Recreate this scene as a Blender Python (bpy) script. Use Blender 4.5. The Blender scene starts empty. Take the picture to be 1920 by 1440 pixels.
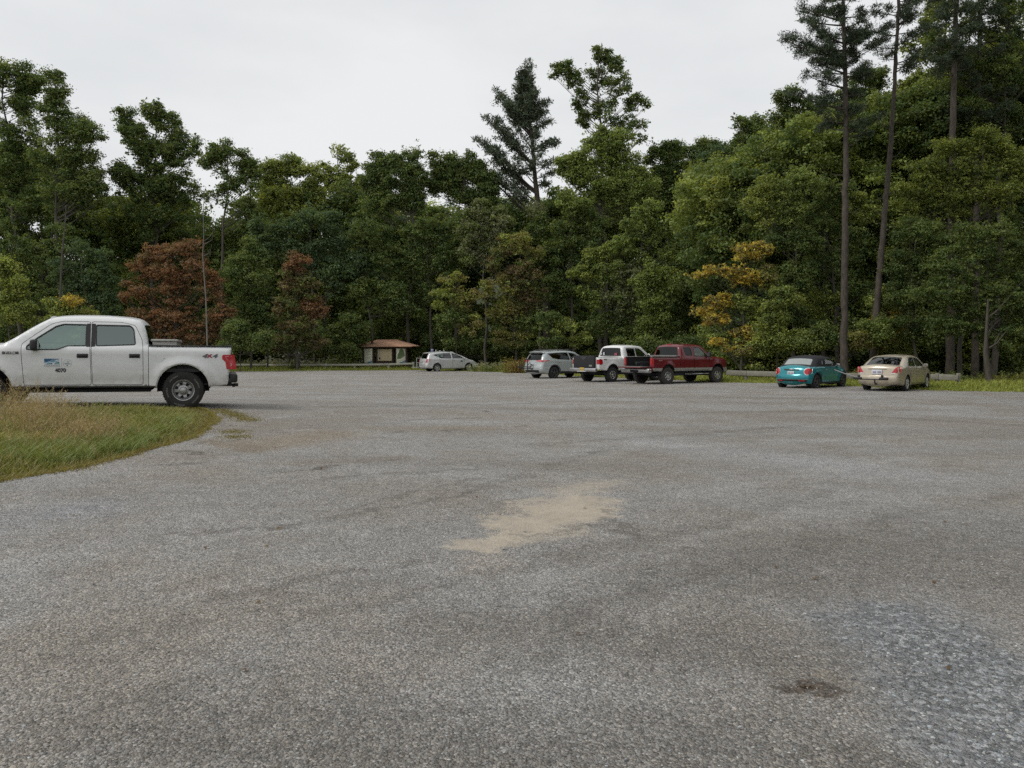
import bpy, bmesh, math, random
import numpy as np
from mathutils import Vector, Matrix
from mathutils.geometry import delaunay_2d_cdt, tessellate_polygon

S = bpy.context.scene
COL = S.collection
PI = math.pi
rad = math.radians
# ------------------------------------------------------------------ camera
FOC, HORIZON, EYE = 1445.0, 658.0, 1.65          # focal length and horizon in pixels of a 1920 x 1440 frame
PITCH = math.atan((720 - HORIZON) / FOC)
cam_d = bpy.data.cameras.new('camera')
cam_d.sensor_width = 36.0
cam_d.lens = 36.0 * FOC / 1920.0
cam_d.clip_start, cam_d.clip_end = 0.05, 2000
cam = bpy.data.objects.new('camera', cam_d)
COL.objects.link(cam)
cam.location = (0, 0, EYE)
cam.rotation_euler = (PI / 2 - PITCH, 0, 0)
S.camera = cam
# ------------------------------------------------------------------ world: overcast sky
W = bpy.data.worlds.new('World')
S.world = W
W.use_nodes = True
wn, wl = W.node_tree.nodes, W.node_tree.links
wn.clear()
SUN_EL, SUN_AZ = rad(46), rad(248)                # azimuth measured clockwise from +Y
sky = wn.new('ShaderNodeTexSky'); sky.sky_type = 'NISHITA'; sky.sun_disc = False
sky.sun_elevation = SUN_EL; sky.sun_rotation = SUN_AZ; sky.air_density = 1.0; sky.dust_density = 4.0
hsv = wn.new('ShaderNodeHueSaturation'); hsv.inputs['Saturation'].default_value = 0.25
bg1 = wn.new('ShaderNodeBackground'); bg1.inputs['Strength'].default_value = 0.08
wl.new(sky.outputs[0], hsv.inputs['Color']); wl.new(hsv.outputs[0], bg1.inputs['Color'])
tc = wn.new('ShaderNodeTexCoord'); mp = wn.new('ShaderNodeMapping'); mp.inputs['Scale'].default_value = (1, 1, 2.6)
nz = wn.new('ShaderNodeTexNoise'); nz.inputs['Scale'].default_value = 1.7; nz.inputs['Detail'].default_value = 5; nz.inputs['Roughness'].default_value = 0.55
cr = wn.new('ShaderNodeValToRGB')
cr.color_ramp.elements[0].position = 0.36; cr.color_ramp.elements[0].color = (0.745, 0.77, 0.79, 1)
cr.color_ramp.elements[1].position = 0.66; cr.color_ramp.elements[1].color = (0.90, 0.915, 0.925, 1)
wl.new(tc.outputs['Generated'], mp.inputs[0]); wl.new(mp.outputs[0], nz.inputs['Vector']); wl.new(nz.outputs['Fac'], cr.inputs[0])
bg2 = wn.new('ShaderNodeBackground'); bg2.inputs['Strength'].default_value = 1.0
wl.new(cr.outputs[0], bg2.inputs['Color'])
mxw = wn.new('ShaderNodeMixShader'); mxw.inputs[0].default_value = 0.9
wo = wn.new('ShaderNodeOutputWorld')
wl.new(bg1.outputs[0], mxw.inputs[1]); wl.new(bg2.outputs[0], mxw.inputs[2]); wl.new(mxw.outputs[0], wo.inputs['Surface'])
# ------------------------------------------------------------------ veiled sun
sl = bpy.data.lights.new('sun', 'SUN'); sl.energy = 1.35; sl.angle = rad(16); sl.color = (1.0, 0.96, 0.9)
so = bpy.data.objects.new('sun', sl); COL.objects.link(so)
sd = Vector((math.sin(SUN_AZ) * math.cos(SUN_EL), math.cos(SUN_AZ) * math.cos(SUN_EL), math.sin(SUN_EL)))
so.rotation_euler = (-sd).to_track_quat('-Z', 'Y').to_euler()
so.location = (-20, -30, 40)
# ------------------------------------------------------------------ render settings
S.view_settings.view_transform = 'Standard'
try: S.view_settings.look = 'None'
except Exception: pass
S.view_settings.exposure = 0.0
S.view_settings.gamma = 1.0
cy = S.cycles
cy.max_bounces = 6; cy.diffuse_bounces = 4; cy.glossy_bounces = 3; cy.transmission_bounces = 4; cy.transparent_max_bounces = 12
cy.caustics_reflective = False; cy.caustics_refractive = False
cy.use_denoising = False
S.render.filter_size = 1.5 if hasattr(S.render, 'filter_size') else 1.5

# ================================================================== helpers
def tag(o, label=None, cat=None, group=None, kind=None):
    if label: o['label'] = label
    if cat: o['category'] = cat
    if group: o['group'] = group
    if kind: o['kind'] = kind
    return o

def empty(name, loc=(0, 0, 0), rz=0.0, **k):
    o = bpy.data.objects.new(name, None); COL.objects.link(o)
    o.empty_display_size = 0.3
    o.location = loc; o.rotation_euler = (0, 0, rz)
    return tag(o, **k)

def ray(px, py):
    d = Vector((px - 960.0, FOC * math.cos(PITCH) + (720 - py) * math.sin(PITCH), -FOC * math.sin(PITCH) + (720 - py) * math.cos(PITCH)))
    return d
def at(px, py, Y):
    d = ray(px, py); return Vector((0, 0, EYE)) + d * (Y / d.y)
BUMP = 0.4305 / math.exp(-((11 - 6.86) ** 2 + 1.05 ** 2) / 98.0)
def gz(x, y):
    return BUMP * np.exp(-((x + 11) ** 2 + (y - 15) ** 2) / 98.0)
def onground(px, py, dz=0.0):
    d = ray(px, py); Y = 1.0
    lo, hi = 0.5, 400.0
    f = lambda Y: EYE + d.z / d.y * Y - gz(d.x / d.y * Y, Y) - dz
    for _ in range(60):
        m = (lo + hi) / 2
        if f(m) > 0: lo = m
        else: hi = m
    return Vector((d.x / d.y * lo, lo, 0))

class MB:
    """collects faces; build() links them as one mesh object"""
    def __init__(self): self.v = []; self.f = []; self.m = []; self.sm = True
    def add(self, vs, fs, mi=0):
        b = len(self.v); self.v += [tuple(p) for p in vs]
        for f in fs: self.f.append(tuple(b + i for i in f)); self.m.append(mi)
        return self
    def box(self, x0, x1, y0, y1, z0, z1, mi=0, M=None):
        vs = [Vector(p) for p in ((x0,y0,z0),(x1,y0,z0),(x1,y1,z0),(x0,y1,z0),(x0,y0,z1),(x1,y0,z1),(x1,y1,z1),(x0,y1,z1))]
        if M is not None: vs = [M @ p for p in vs]
        return self.add(vs, [(0,3,2,1),(4,5,6,7),(0,1,5,4),(1,2,6,5),(2,3,7,6),(3,0,4,7)], mi)
    def rbox(self, cx, cy_, cz, sx, sy, sz, bev=0.02, mi=0, M=None, seg=2):
        bm = bmesh.new(); bmesh.ops.create_cube(bm, size=1.0)
        bmesh.ops.scale(bm, vec=(sx, sy, sz), verts=bm.verts)
        bev = min(bev, 0.49 * min(sx, sy, sz))
        bmesh.ops.bevel(bm, geom=bm.edges[:], offset=bev, segments=seg, profile=0.5, affect='EDGES')
        bmesh.ops.translate(bm, vec=(cx, cy_, cz), verts=bm.verts)
        bm.verts.index_update()
        vs = [(M @ v.co if M is not None else v.co.copy()) for v in bm.verts]
        self.add(vs, [tuple(v.index for v in f.verts) for f in bm.faces], mi); bm.free(); return self
    def tube(self, pts, radii, n=8, mi=0, cap=True):
        pts = [Vector(p) for p in pts]
        if not hasattr(radii, '__len__'): radii = [radii] * len(pts)
        vs = []; fs = []
        a = None
        for i, p in enumerate(pts):
            t = (pts[min(i + 1, len(pts) - 1)] - pts[max(i - 1, 0)]).normalized()
            if a is None:
                a = t.cross(Vector((0, 0, 1)))
                if a.length < 0.2: a = t.cross(Vector((1, 0, 0)))
            a = a - t * a.dot(t); a.normalize(); b = t.cross(a)
            for k in range(n):
                w = 2 * PI * k / n
                vs.append(p + (a * math.cos(w) + b * math.sin(w)) * radii[i])
        for i in range(len(pts) - 1):
            for k in range(n):
                fs.append((i*n+k, i*n+(k+1)%n, (i+1)*n+(k+1)%n, (i+1)*n+k))
        if cap:
            fs.append(tuple(range(n))[::-1]); fs.append(tuple(range((len(pts)-1)*n, len(pts)*n)))
        return self.add(vs, fs, mi)
    def lathe(self, prof, n=32, axis='y', c=(0,0,0), mi=0, close=False):
        """prof: (radius, axial) pairs"""
        vs = []; fs = []
        for k in range(n):
            w = 2 * PI * k / n; cw, sw = math.cos(w), math.sin(w)
            for r, a in prof:
                p = (r * cw, a, r * sw) if axis == 'y' else (r * cw, r * sw, a)
                vs.append((p[0] + c[0], p[1] + c[1], p[2] + c[2]))
        m = len(prof)
        for k in range(n):
            for j in range(m - 1 if not close else m):
                j2 = (j + 1) % m
                fs.append((k*m+j, k*m+j2, ((k+1)%n)*m+j2, ((k+1)%n)*m+j))
        return self.add(vs, fs, mi)
    def prism(self, poly, a0, a1, axis='y', mi=0, M=None):
        """poly of (u,v); extruded along axis"""
        n = len(poly)
        def P(u, v, a):
            p = Vector((u, a, v)) if axis == 'y' else (Vector((a, u, v)) if axis == 'x' else Vector((u, v, a)))
            return M @ p if M is not None else p
        vs = [P(u, v, a0) for u, v in poly] + [P(u, v, a1) for u, v in poly]
        fs = [(i, (i+1) % n, n + (i+1) % n, n + i) for i in range(n)]
        tris = tessellate_polygon([[Vector((u, v, 0)) for u, v in poly]])
        fs += [tuple(t) for t in tris] + [tuple(n + i for i in t) for t in tris]
        return self.add(vs, fs, mi)
    def build(self, name, mats, parent=None, smooth=40, weld=0.0):
        me = bpy.data.meshes.new(name)
        me.from_pydata(self.v, [], self.f)
        if not isinstance(mats, (list, tuple)): mats = [mats]
        for m in mats: me.materials.append(m)
        if len(mats) > 1: me.polygons.foreach_set('material_index', self.m)
        bm = bmesh.new(); bm.from_mesh(me)
        if weld: bmesh.ops.remove_doubles(bm, verts=bm.verts, dist=weld)
        bmesh.ops.recalc_face_normals(bm, faces=bm.faces)
        bm.to_mesh(me); bm.free()
        if smooth:
            me.shade_smooth(); me.set_sharp_from_angle(angle=rad(smooth))
        o = bpy.data.objects.new(name, me); COL.objects.link(o)
        if parent: o.parent = parent
        return o

# ================================================================== materials
MATS = {}
def new_mat(name):
    m = bpy.data.materials.new(name); m.use_nodes = True
    m.node_tree.nodes.clear()
    return m, m.node_tree.nodes, m.node_tree.links
def simple(name, col, rough=0.6, metal=0.0, var=0.12, scale=6.0, bump=0.0, coat=0.0, spec=0.5, bscale=None, stretch=None, col2=None, dirt=0.0):
    if name in MATS: return MATS[name]
    m, n, l = new_mat(name)
    o = n.new('ShaderNodeOutputMaterial'); p = n.new('ShaderNodeBsdfPrincipled')
    p.inputs['Roughness'].default_value = rough; p.inputs['Metallic'].default_value = metal
    p.inputs['Coat Weight'].default_value = coat; p.inputs['Coat Roughness'].default_value = 0.06
    p.inputs['Specular IOR Level'].default_value = spec
    t = n.new('ShaderNodeTexCoord'); mpn = n.new('ShaderNodeMapping')
    if stretch: mpn.inputs['Scale'].default_value = stretch
    z = n.new('ShaderNodeTexNoise'); z.inputs['Scale'].default_value = scale; z.inputs['Detail'].default_value = 4
    l.new(t.outputs['Object'], mpn.inputs[0]); l.new(mpn.outputs[0], z.inputs['Vector'])
    mx = n.new('ShaderNodeMix'); mx.data_type = 'RGBA'
    c2 = col2 if col2 else tuple(c * (1 - 2 * var) for c in col)
    c1 = col if col2 else tuple(min(1, c * (1 + var)) for c in col)
    mx.inputs['A'].default_value = (*c1, 1); mx.inputs['B'].default_value = (*c2, 1)
    l.new(z.outputs['Fac'], mx.inputs['Factor'])
    out = mx.outputs['Result']
    if dirt:                                   # road dust low on the bodywork
        sx = n.new('ShaderNodeSeparateXYZ'); l.new(t.outputs['Object'], sx.inputs[0])
        mr = n.new('ShaderNodeMapRange'); mr.inputs['From Min'].default_value = 0.95; mr.inputs['From Max'].default_value = 0.35
        mr.inputs['To Min'].default_value = 0; mr.inputs['To Max'].default_value = dirt
        l.new(sx.outputs['Z'], mr.inputs[0])
        z2 = n.new('ShaderNodeTexNoise'); z2.inputs['Scale'].default_value = 5; z2.inputs['Detail'].default_value = 8; z2.inputs['Roughness'].default_value = 0.7
        l.new(t.outputs['Object'], z2.inputs['Vector'])
        mu = n.new('ShaderNodeMath'); mu.operation = 'MULTIPLY'; l.new(mr.outputs[0], mu.inputs[0]); l.new(z2.outputs['Fac'], mu.inputs[1])
        md = n.new('ShaderNodeMix'); md.data_type = 'RGBA'; l.new(mu.outputs[0], md.inputs['Factor']); l.new(out, md.inputs['A'])
        md.inputs['B'].default_value = (0.25, 0.21, 0.16, 1); out = md.outputs['Result']
    l.new(out, p.inputs['Base Color'])
    if bump:
        zb = n.new('ShaderNodeTexNoise'); zb.inputs['Scale'].default_value = bscale or scale * 4; zb.inputs['Detail'].default_value = 5
        l.new(mpn.outputs[0], zb.inputs['Vector'])
        b = n.new('ShaderNodeBump'); b.inputs['Strength'].default_value = bump; b.inputs['Distance'].default_value = 0.02
        l.new(zb.outputs['Fac'], b.inputs['Height']); l.new(b.outputs[0], p.inputs['Normal'])
    l.new(p.outputs[0], o.inputs['Surface'])
    MATS[name] = m; return m

def glass(name, tint, clear=0.75, refl=0.05, gcol=(0.95, 0.97, 0.97)):
    if name in MATS: return MATS[name]
    m, n, l = new_mat(name)
    o = n.new('ShaderNodeOutputMaterial')
    tr = n.new('ShaderNodeBsdfTransparent'); tr.inputs['Color'].default_value = (*[c * clear for c in tint], 1)
    gl = n.new('ShaderNodeBsdfGlossy'); gl.inputs['Roughness'].default_value = 0.02; gl.inputs['Color'].default_value = (*gcol, 1)
    z = n.new('ShaderNodeTexNoise'); z.inputs['Scale'].default_value = 2.5
    t = n.new('ShaderNodeTexCoord'); l.new(t.outputs['Object'], z.inputs['Vector'])
    b = n.new('ShaderNodeBump'); b.inputs['Strength'].default_value = 0.02; b.inputs['Distance'].default_value = 0.05
    l.new(z.outputs['Fac'], b.inputs['Height']); l.new(b.outputs[0], gl.inputs['Normal'])
    ge = n.new('ShaderNodeNewGeometry'); dt = n.new('ShaderNodeVectorMath'); dt.operation = 'DOT_PRODUCT'
    l.new(ge.outputs['Normal'], dt.inputs[0]); l.new(ge.outputs['Incoming'], dt.inputs[1])
    def mt(op, x, y):
        q = n.new('ShaderNodeMath'); q.operation = op
        for k, v in enumerate((x, y)):
            if v is None: continue
            if isinstance(v, (int, float)): q.inputs[k].default_value = v
            else: l.new(v, q.inputs[k])
        return q
    ab = mt('ABSOLUTE', dt.outputs['Value'], None); om = mt('SUBTRACT', 1.0, ab.outputs[0]); pw = mt('POWER', om.outputs[0], 5.0)
    sc = mt('MULTIPLY', pw.outputs[0], 0.9); ad = mt('ADD', sc.outputs[0], 0.045 + refl); ad.use_clamp = True
    mx = n.new('ShaderNodeMixShader'); l.new(ad.outputs[0], mx.inputs[0]); l.new(tr.outputs[0], mx.inputs[1]); l.new(gl.outputs[0], mx.inputs[2])
    l.new(mx.outputs[0], o.inputs['Surface'])
    MATS[name] = m; return m

def foliage_mat(name='foliage', rough=0.55, trans=0.35):
    """leaf colour comes from the leaf's own attribute; slight gloss and light passing through"""
    if name in MATS: return MATS[name]
    m, n, l = new_mat(name)
    o = n.new('ShaderNodeOutputMaterial')
    a = n.new('ShaderNodeAttribute'); a.attribute_name = 'leaf_colour'
    d = n.new('ShaderNodeBsdfPrincipled'); d.inputs['Roughness'].default_value = rough; d.inputs['Specular IOR Level'].default_value = 0.35
    t = n.new('ShaderNodeBsdfTranslucent')
    g = n.new('ShaderNodeMix'); g.data_type = 'RGBA'; g.blend_type = 'MULTIPLY'; g.inputs['Factor'].default_value = 1.0
    g.inputs['B'].default_value = (1.35, 1.25, 0.55, 1)
    l.new(a.outputs['Color'], g.inputs['A']); l.new(g.outputs['Result'], t.inputs['Color'])
    l.new(a.outputs['Color'], d.inputs['Base Color'])
    mx = n.new('ShaderNodeMixShader'); mx.inputs[0].default_value = trans
    l.new(d.outputs[0], mx.inputs[1]); l.new(t.outputs[0], mx.inputs[2]); l.new(mx.outputs[0], o.inputs['Surface'])
    MATS[name] = m; return m
# ================================================================== terrain
def pip(pts, poly):
    """points (N,2) inside polygon (M,2)"""
    x, y = pts[:, 0], pts[:, 1]; inside = np.zeros(len(pts), bool)
    P = np.asarray(poly, float); Q = np.roll(P, -1, axis=0)
    for (x1, y1), (x2, y2) in zip(P, Q):
        if y1 == y2: continue
        c = ((y1 > y) != (y2 > y)) & (x < (x2 - x1) * (y - y1) / (y2 - y1) + x1)
        inside ^= c
    return inside
def seg_dist(pts, A, B):
    """distance of every point to every segment -> (N,M)"""
    pts = np.asarray(pts, float); A = np.asarray(A, float); B = np.asarray(B, float)
    d = B - A; L = (d * d).sum(1) + 1e-12
    ap = pts[:, None, :] - A[None]
    t = np.clip((ap * d[None]).sum(2) / L, 0, 1)
    q = ap - t[..., None] * d[None]
    return np.sqrt((q * q).sum(2)), t

EDGE_PX = [(-900,698),(-400,697.5),(0,697.5),(440,697),(600,695.5),(780,694.5),(890,697),(985,700),(1100,707),(1240,712),(1370,718.5),(1450,719),(1600,725),(1740,733),(1920,736.5),(2300,742),(2900,750)]
_r = np.random.default_rng(5)
edge = []
for (a, b), (c, d) in zip(EDGE_PX[:-1], EDGE_PX[1:]):
    for k in range(14):
        t = k / 14; p = onground(a + (c - a) * t, b + (d - b) * t)
        edge.append((p.x, p.y + _r.normal(0, 0.25)))
FAR_EDGE = np.array(edge)
gravel_poly = np.array(edge + [(70, 26), (70, -25), (-70, -25), (-70, 40)])
ISLAND_PX = [(-420,985),(-250,958),(-100,925),(0,905),(60,896),(130,884),(200,868),(240,858),(280,845),(330,832),(372,815),(398,798),(403,788),(398,778),(385,771),(372,767)]
isl = [onground(*p) for p in ISLAND_PX]
isl = [(p.x, p.y) for p in isl]
TR_TH = rad(200.5)                                              # heading of the near truck
_tx, _ty = -6.86, 16.05
isl += [(_tx - 0.937 * s + 0.12, _ty - 0.350 * s - 0.30) for s in (0.25, 1.0, 2.2, 3.4, 4.6, 7.0)]
def subdiv_poly(P, step, jit, rng):
    out = []
    for a, b in zip(P, P[1:] + P[:1]):
        n = max(1, int(math.dist(a, b) / step))
        for k in range(n):
            t = k / n; out.append((a[0] + (b[0]-a[0])*t + rng.normal(0, jit), a[1] + (b[1]-a[1])*t + rng.normal(0, jit)))
    return out
ISLAND = np.array(subdiv_poly(isl, 0.25, 0.035, _r))

# ground: one sheet to the horizon
def axis_vals(lo, hi, fine_lo, fine_hi, step):
    a = list(np.arange(fine_lo, fine_hi + 1e-6, step)); x = fine_lo; s = step; pre = []
    while x > lo: s *= 1.5; x -= s; pre.append(x)
    x = fine_hi; s = step; post = []
    while x < hi: s *= 1.5; x += s; post.append(x)
    return np.array(pre[::-1] + a + post)
xs = axis_vals(-900, 900, -30, 12, 0.5); ys = axis_vals(-400, 1500, -2, 36, 0.5)
X, Y = np.meshgrid(xs, ys); Z = gz(X, Y)
_s = lambda a, b, v: np.clip((v - a) / (b - a), 0, 1) ** 2 * (3 - 2 * np.clip((v - a) / (b - a), 0, 1))
Z = Z + 26 * _s(100, 190, Y) + 20 * _s(46, 110, X) * _s(-60, 20, Y) * (1 - _s(100, 190, Y))   # wooded slopes beyond the lot
nx, ny = len(xs), len(ys)
gv = np.stack([X.ravel(), Y.ravel(), Z.ravel()], 1)
ii = (np.arange(ny - 1)[:, None] * nx + np.arange(nx - 1)[None]).ravel()
gf = np.stack([ii, ii + 1, ii + nx + 1, ii + nx], 1)
me = bpy.data.meshes.new('ground'); me.from_pydata(gv.tolist(), [], gf.tolist()); me.shade_smooth()
ground = bpy.data.objects.new('ground', me); COL.objects.link(ground); tag(ground, kind='structure')

m, n, l = new_mat('soil_under_grass')
o = n.new('ShaderNodeOutputMaterial'); p = n.new('ShaderNodeBsdfPrincipled'); p.inputs['Roughness'].default_value = 0.95
t = n.new('ShaderNodeTexCoord'); z1 = n.new('ShaderNodeTexNoise'); z1.inputs['Scale'].default_value = 0.9; z1.inputs['Detail'].default_value = 9; z1.inputs['Roughness'].default_value = 0.7
c = n.new('ShaderNodeValToRGB'); c.color_ramp.elements[0].position = 0.35; c.color_ramp.elements[0].color = (0.07, 0.075, 0.026, 1)
c.color_ramp.elements[1].position = 0.65; c.color_ramp.elements[1].color = (0.14, 0.115, 0.055, 1)
l.new(t.outputs['Object'], z1.inputs['Vector']); l.new(z1.outputs['Fac'], c.inputs[0]); sx = n.new('ShaderNodeSeparateXYZ'); l.new(t.outputs['Object'], sx.inputs[0]); hr = n.new('ShaderNodeMapRange'); hr.inputs['From Min'].default_value = 0.8; hr.inputs['From Max'].default_value = 4.0; l.new(sx.outputs['Z'], hr.inputs[0])
hm = n.new('ShaderNodeMix'); hm.data_type = 'RGBA'; l.new(hr.outputs[0], hm.inputs['Factor']); l.new(c.outputs[0], hm.inputs['A']); hm.inputs['B'].default_value = (0.028, 0.040, 0.014, 1)   # wooded hillside
l.new(hm.outputs['Result'], p.inputs['Base Color'])
b = n.new('ShaderNodeBump'); b.inputs['Distance'].default_value = 0.05; l.new(z1.outputs['Fac'], b.inputs['Height']); l.new(b.outputs[0], p.inputs['Normal'])
l.new(p.outputs[0], o.inputs['Surface']); ground.data.materials.append(m)

# gravel lot: a sheet on the ground with a hole where the grass island is
def grid_pts(x0, x1, y0, y1, s):
    a, b = np.meshgrid(np.arange(x0, x1, s), np.arange(y0, y1, s)); return np.stack([a.ravel(), b.ravel()], 1)
inner = np.concatenate([grid_pts(-26, 5, 1, 32, 0.6), grid_pts(-68, 68, -24, 62, 4.0)])
inner = inner[pip(inner, gravel_poly) & ~pip(inner, ISLAND)]
V2 = [Vector(p) for p in np.concatenate([gravel_poly, ISLAND, inner])]
ng, ni = len(gravel_poly), len(ISLAND)
ed = [(i, (i + 1) % ng) for i in range(ng)] + [(ng + i, ng + (i + 1) % ni) for i in range(ni)]
vo, eo, fo, *_ = delaunay_2d_cdt(V2, ed, [], 0, 1e-5)
vo = np.array([tuple(v) for v in vo]); fo = [f for f in fo]
cen = np.array([vo[list(f)].mean(0) for f in fo])
keep = pip(cen, gravel_poly) & ~pip(cen, ISLAND)
fo = [f for f, k in zip(fo, keep) if k]
me = bpy.data.meshes.new('gravel_lot')
me.from_pydata([(x, y, gz(x, y) + 0.02) for x, y in vo], [], [tuple(f) for f in fo]); me.shade_smooth()
lot = bpy.data.objects.new('gravel_lot', me); COL.objects.link(lot); tag(lot, kind='structure')

def gravel_material():
    m, n, l = new_mat('grey_crushed_gravel')
    o = n.new('ShaderNodeOutputMaterial'); p = n.new('ShaderNodeBsdfPrincipled')
    p.inputs['Roughness'].default_value = 0.85; p.inputs['Specular IOR Level'].default_value = 0.3
    t = n.new('ShaderNodeTexCoord'); P = t.outputs['Object']
    def N(scale, det=4, rough=0.55, vec=None, stretch=None, dist=0.0, loc=(0, 0, 0)):
        z = n.new('ShaderNodeTexNoise'); z.inputs['Scale'].default_value = scale; z.inputs['Detail'].default_value = det
        z.inputs['Roughness'].default_value = rough; z.inputs['Distortion'].default_value = dist
        mp = n.new('ShaderNodeMapping'); mp.inputs['Location'].default_value = loc
        if stretch: mp.inputs['Scale'].default_value = stretch[0]; mp.inputs['Rotation'].default_value = (0, 0, stretch[1])
        l.new(vec or P, mp.inputs[0]); l.new(mp.outputs[0], z.inputs['Vector']); return z.outputs['Fac']
    def ramp(fac, stops):
        c = n.new('ShaderNodeValToRGB'); e = c.color_ramp.elements
        while len(e) < len(stops): e.new(0.5)
        for k, (pos, col) in enumerate(stops):
            e[k].position = pos; e[k].color = (*col, 1) if hasattr(col, '__len__') else (col, col, col, 1)
        l.new(fac, c.inputs[0]); return c.outputs[0]
    def math_(op, a, b=None, c=None):
        q = n.new('ShaderNodeMath'); q.operation = op
        for k, v in enumerate((a, b, c)):
            if v is None: continue
            if isinstance(v, (int, float)): q.inputs[k].default_value = v
            else: l.new(v, q.inputs[k])
        return q.outputs[0]
    def mix(f, a, b, mode='MIX'):
        q = n.new('ShaderNodeMix'); q.data_type = 'RGBA'; q.blend_type = mode
        for nm, v in (('Factor', f), ('A', a), ('B', b)):
            if isinstance(v, (int, float)): q.inputs[nm].default_value = v
            elif isinstance(v, tuple): q.inputs[nm].default_value = (*v, 1)
            else: l.new(v, q.inputs[nm])
        return q.outputs['Result']
    def vor(scale, rnd=1.0):
        v = n.new('ShaderNodeTexVoronoi'); v.inputs['Scale'].default_value = scale; v.inputs['Randomness'].default_value = rnd
        l.new(P, v.inputs['Vector']); return v
    # large patches: bluish stone, grey stone, earthy fines
    big = N(0.11, 5, 0.6); mid = N(0.5, 6, 0.65, loc=(7, 3, 0))
    streak = N(0.35, 5, 0.6, stretch=((0.25, 1.6, 1), rad(-20)))
    base = ramp(big, [(0.30, (0.325, 0.315, 0.298)), (0.48, (0.385, 0.378, 0.363)), (0.62, (0.41, 0.404, 0.393)), (0.8, (0.35, 0.344, 0.334))])
    base = mix(ramp(mid, [(0.38, 0.75), (0.60, 0.0)]), base, (0.31, 0.275, 0.232))
    base = mix(ramp(streak, [(0.46, 0.0), (0.66, 0.55)]), base, (0.245, 0.228, 0.205))
    # named patches of the lot
    dx = N(3.0, 4, 0.7, loc=(3, 1, 0)); dy = N(3.0, 4, 0.7, loc=(9, 5, 2))
    sx = n.new('ShaderNodeSeparateXYZ'); l.new(P, sx.inputs[0])
    warp = 0.22
    wx = math_('ADD', sx.outputs[0], math_('MULTIPLY', math_('SUBTRACT', dx, 0.5), warp * 4))
    wy = math_('ADD', sx.outputs[1], math_('MULTIPLY', math_('SUBTRACT', dy, 0.5), warp * 4))
    def blob(px0, py0, px1, py1, width, soft=0.35):
        """capsule-shaped patch between two spots of the lot, width in metres"""
        a = onground(px0, py0); b = onground(px1, py1)
        d = (b - a); L2 = max(d.x**2 + d.y**2, 1e-4)
        ux = math_('SUBTRACT', wx, a.x); uy = math_('SUBTRACT', wy, a.y)
        tt = math_('ADD', math_('MULTIPLY', ux, d.x / L2), math_('MULTIPLY', uy, d.y / L2))
        q = n.new('ShaderNodeClamp'); l.new(tt, q.inputs[0]); tt = q.outputs[0]
        ex = math_('SUBTRACT', ux, math_('MULTIPLY', tt, d.x)); ey = math_('SUBTRACT', uy, math_('MULTIPLY', tt, d.y))
        dd = math_('SQRT', math_('ADD', math_('MULTIPLY', ex, ex), math_('MULTIPLY', ey, ey)))
        mr = n.new('ShaderNodeMapRange'); mr.interpolation_type = 'SMOOTHSTEP'
        mr.inputs['From Min'].default_value = width * (1 + soft); mr.inputs['From Max'].default_value = width * (1 - soft)
        l.new(dd, mr.inputs[0]); return mr.outputs[0]
    dn = N(11, 5, 0.8, loc=(2, 2, 0))
    def dither(f):
        # ragged: the edge breaks up into stones and fines
        q = n.new('ShaderNodeMapRange'); q.interpolation_type = 'SMOOTHSTEP'
        l.new(math_('ADD', math_('MULTIPLY', f, 0.72), math_('MULTIPLY', math_('SUBTRACT', dn, 0.5), math_('MULTIPLY', math_('MULTIPLY', f, math_('SUBTRACT', 1.3, f)), 1.7))), q.inputs[0])
        q.inputs['From Min'].default_value = 0.0; q.inputs['From Max'].default_value = 0.72; return q.outputs[0]
    SAND = (0.41, 0.36, 0.29)
    patch_list = [  # px0,py0,px1,py1,width,soft,colour,strength
        (985, 985, 1100, 962, 0.34, 0.45, SAND, 1.0), (1020, 955, 1095, 945, 0.34, 0.6, SAND, 0.9),
        (885, 1032, 1000, 990, 0.15, 0.7, SAND, 0.85), (940, 1020, 1080, 1000, 0.14, 0.8, SAND, 0.6),
        (1060, 925, 1128, 910, 0.30, 0.75, SAND, 0.6),
        (890, 1080, 930, 1050, 0.2, 0.9, (0.38, 0.325, 0.27), 0.45),
        (500, 835, 640, 815, 0.5, 0.9, (0.32, 0.265, 0.195), 0.6),
        (400, 830, 470, 845, 0.3, 0.8, (0.27, 0.225, 0.17), 0.7),
        (560, 872, 760, 862, 0.2, 0.9, (0.27, 0.235, 0.19), 0.5),
        (700, 805, 900, 805, 0.4, 0.9, (0.32, 0.27, 0.20), 0.5),
        (780, 775, 1200, 785, 1.0, 0.9, (0.33, 0.285, 0.22), 0.4),
        (1000, 800, 1060, 840, 0.5, 0.9, (0.36, 0.31, 0.24), 0.3),
        (1430, 780, 1900, 800, 1.6, 0.9, (0.30, 0.27, 0.23), 0.45),
        (1488, 1300, 1540, 1300, 0.075, 0.7, (0.10, 0.07, 0.045), 1.0),
        (1520, 1262, 1580, 1275, 0.07, 0.95, (0.40, 0.34, 0.25), 0.6),
        (1250, 1080, 1900, 1000, 0.7, 0.9, (0.22, 0.208, 0.19), 0.55),
        (0, 980, 160, 960, 0.5, 0.9, (0.32, 0.335, 0.36), 0.5),
        (300, 1400, 1500, 1440, 0.55, 0.95, (0.20, 0.187, 0.168), 0.6), (900, 1180, 1500, 1240, 0.5, 0.95, (0.22, 0.205, 0.185), 0.6), (1500, 1100, 1950, 1080, 0.5, 0.95, (0.21, 0.195, 0.175), 0.5), (420, 800, 640, 790, 0.9, 0.95, (0.28, 0.24, 0.19), 0.5),
        (1150, 820, 1750, 900, 0.9, 0.95, (0.42, 0.42, 0.42), 0.55),
    ]
    DK, LG = (0.17, 0.155, 0.135), (0.46, 0.45, 0.43)
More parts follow.
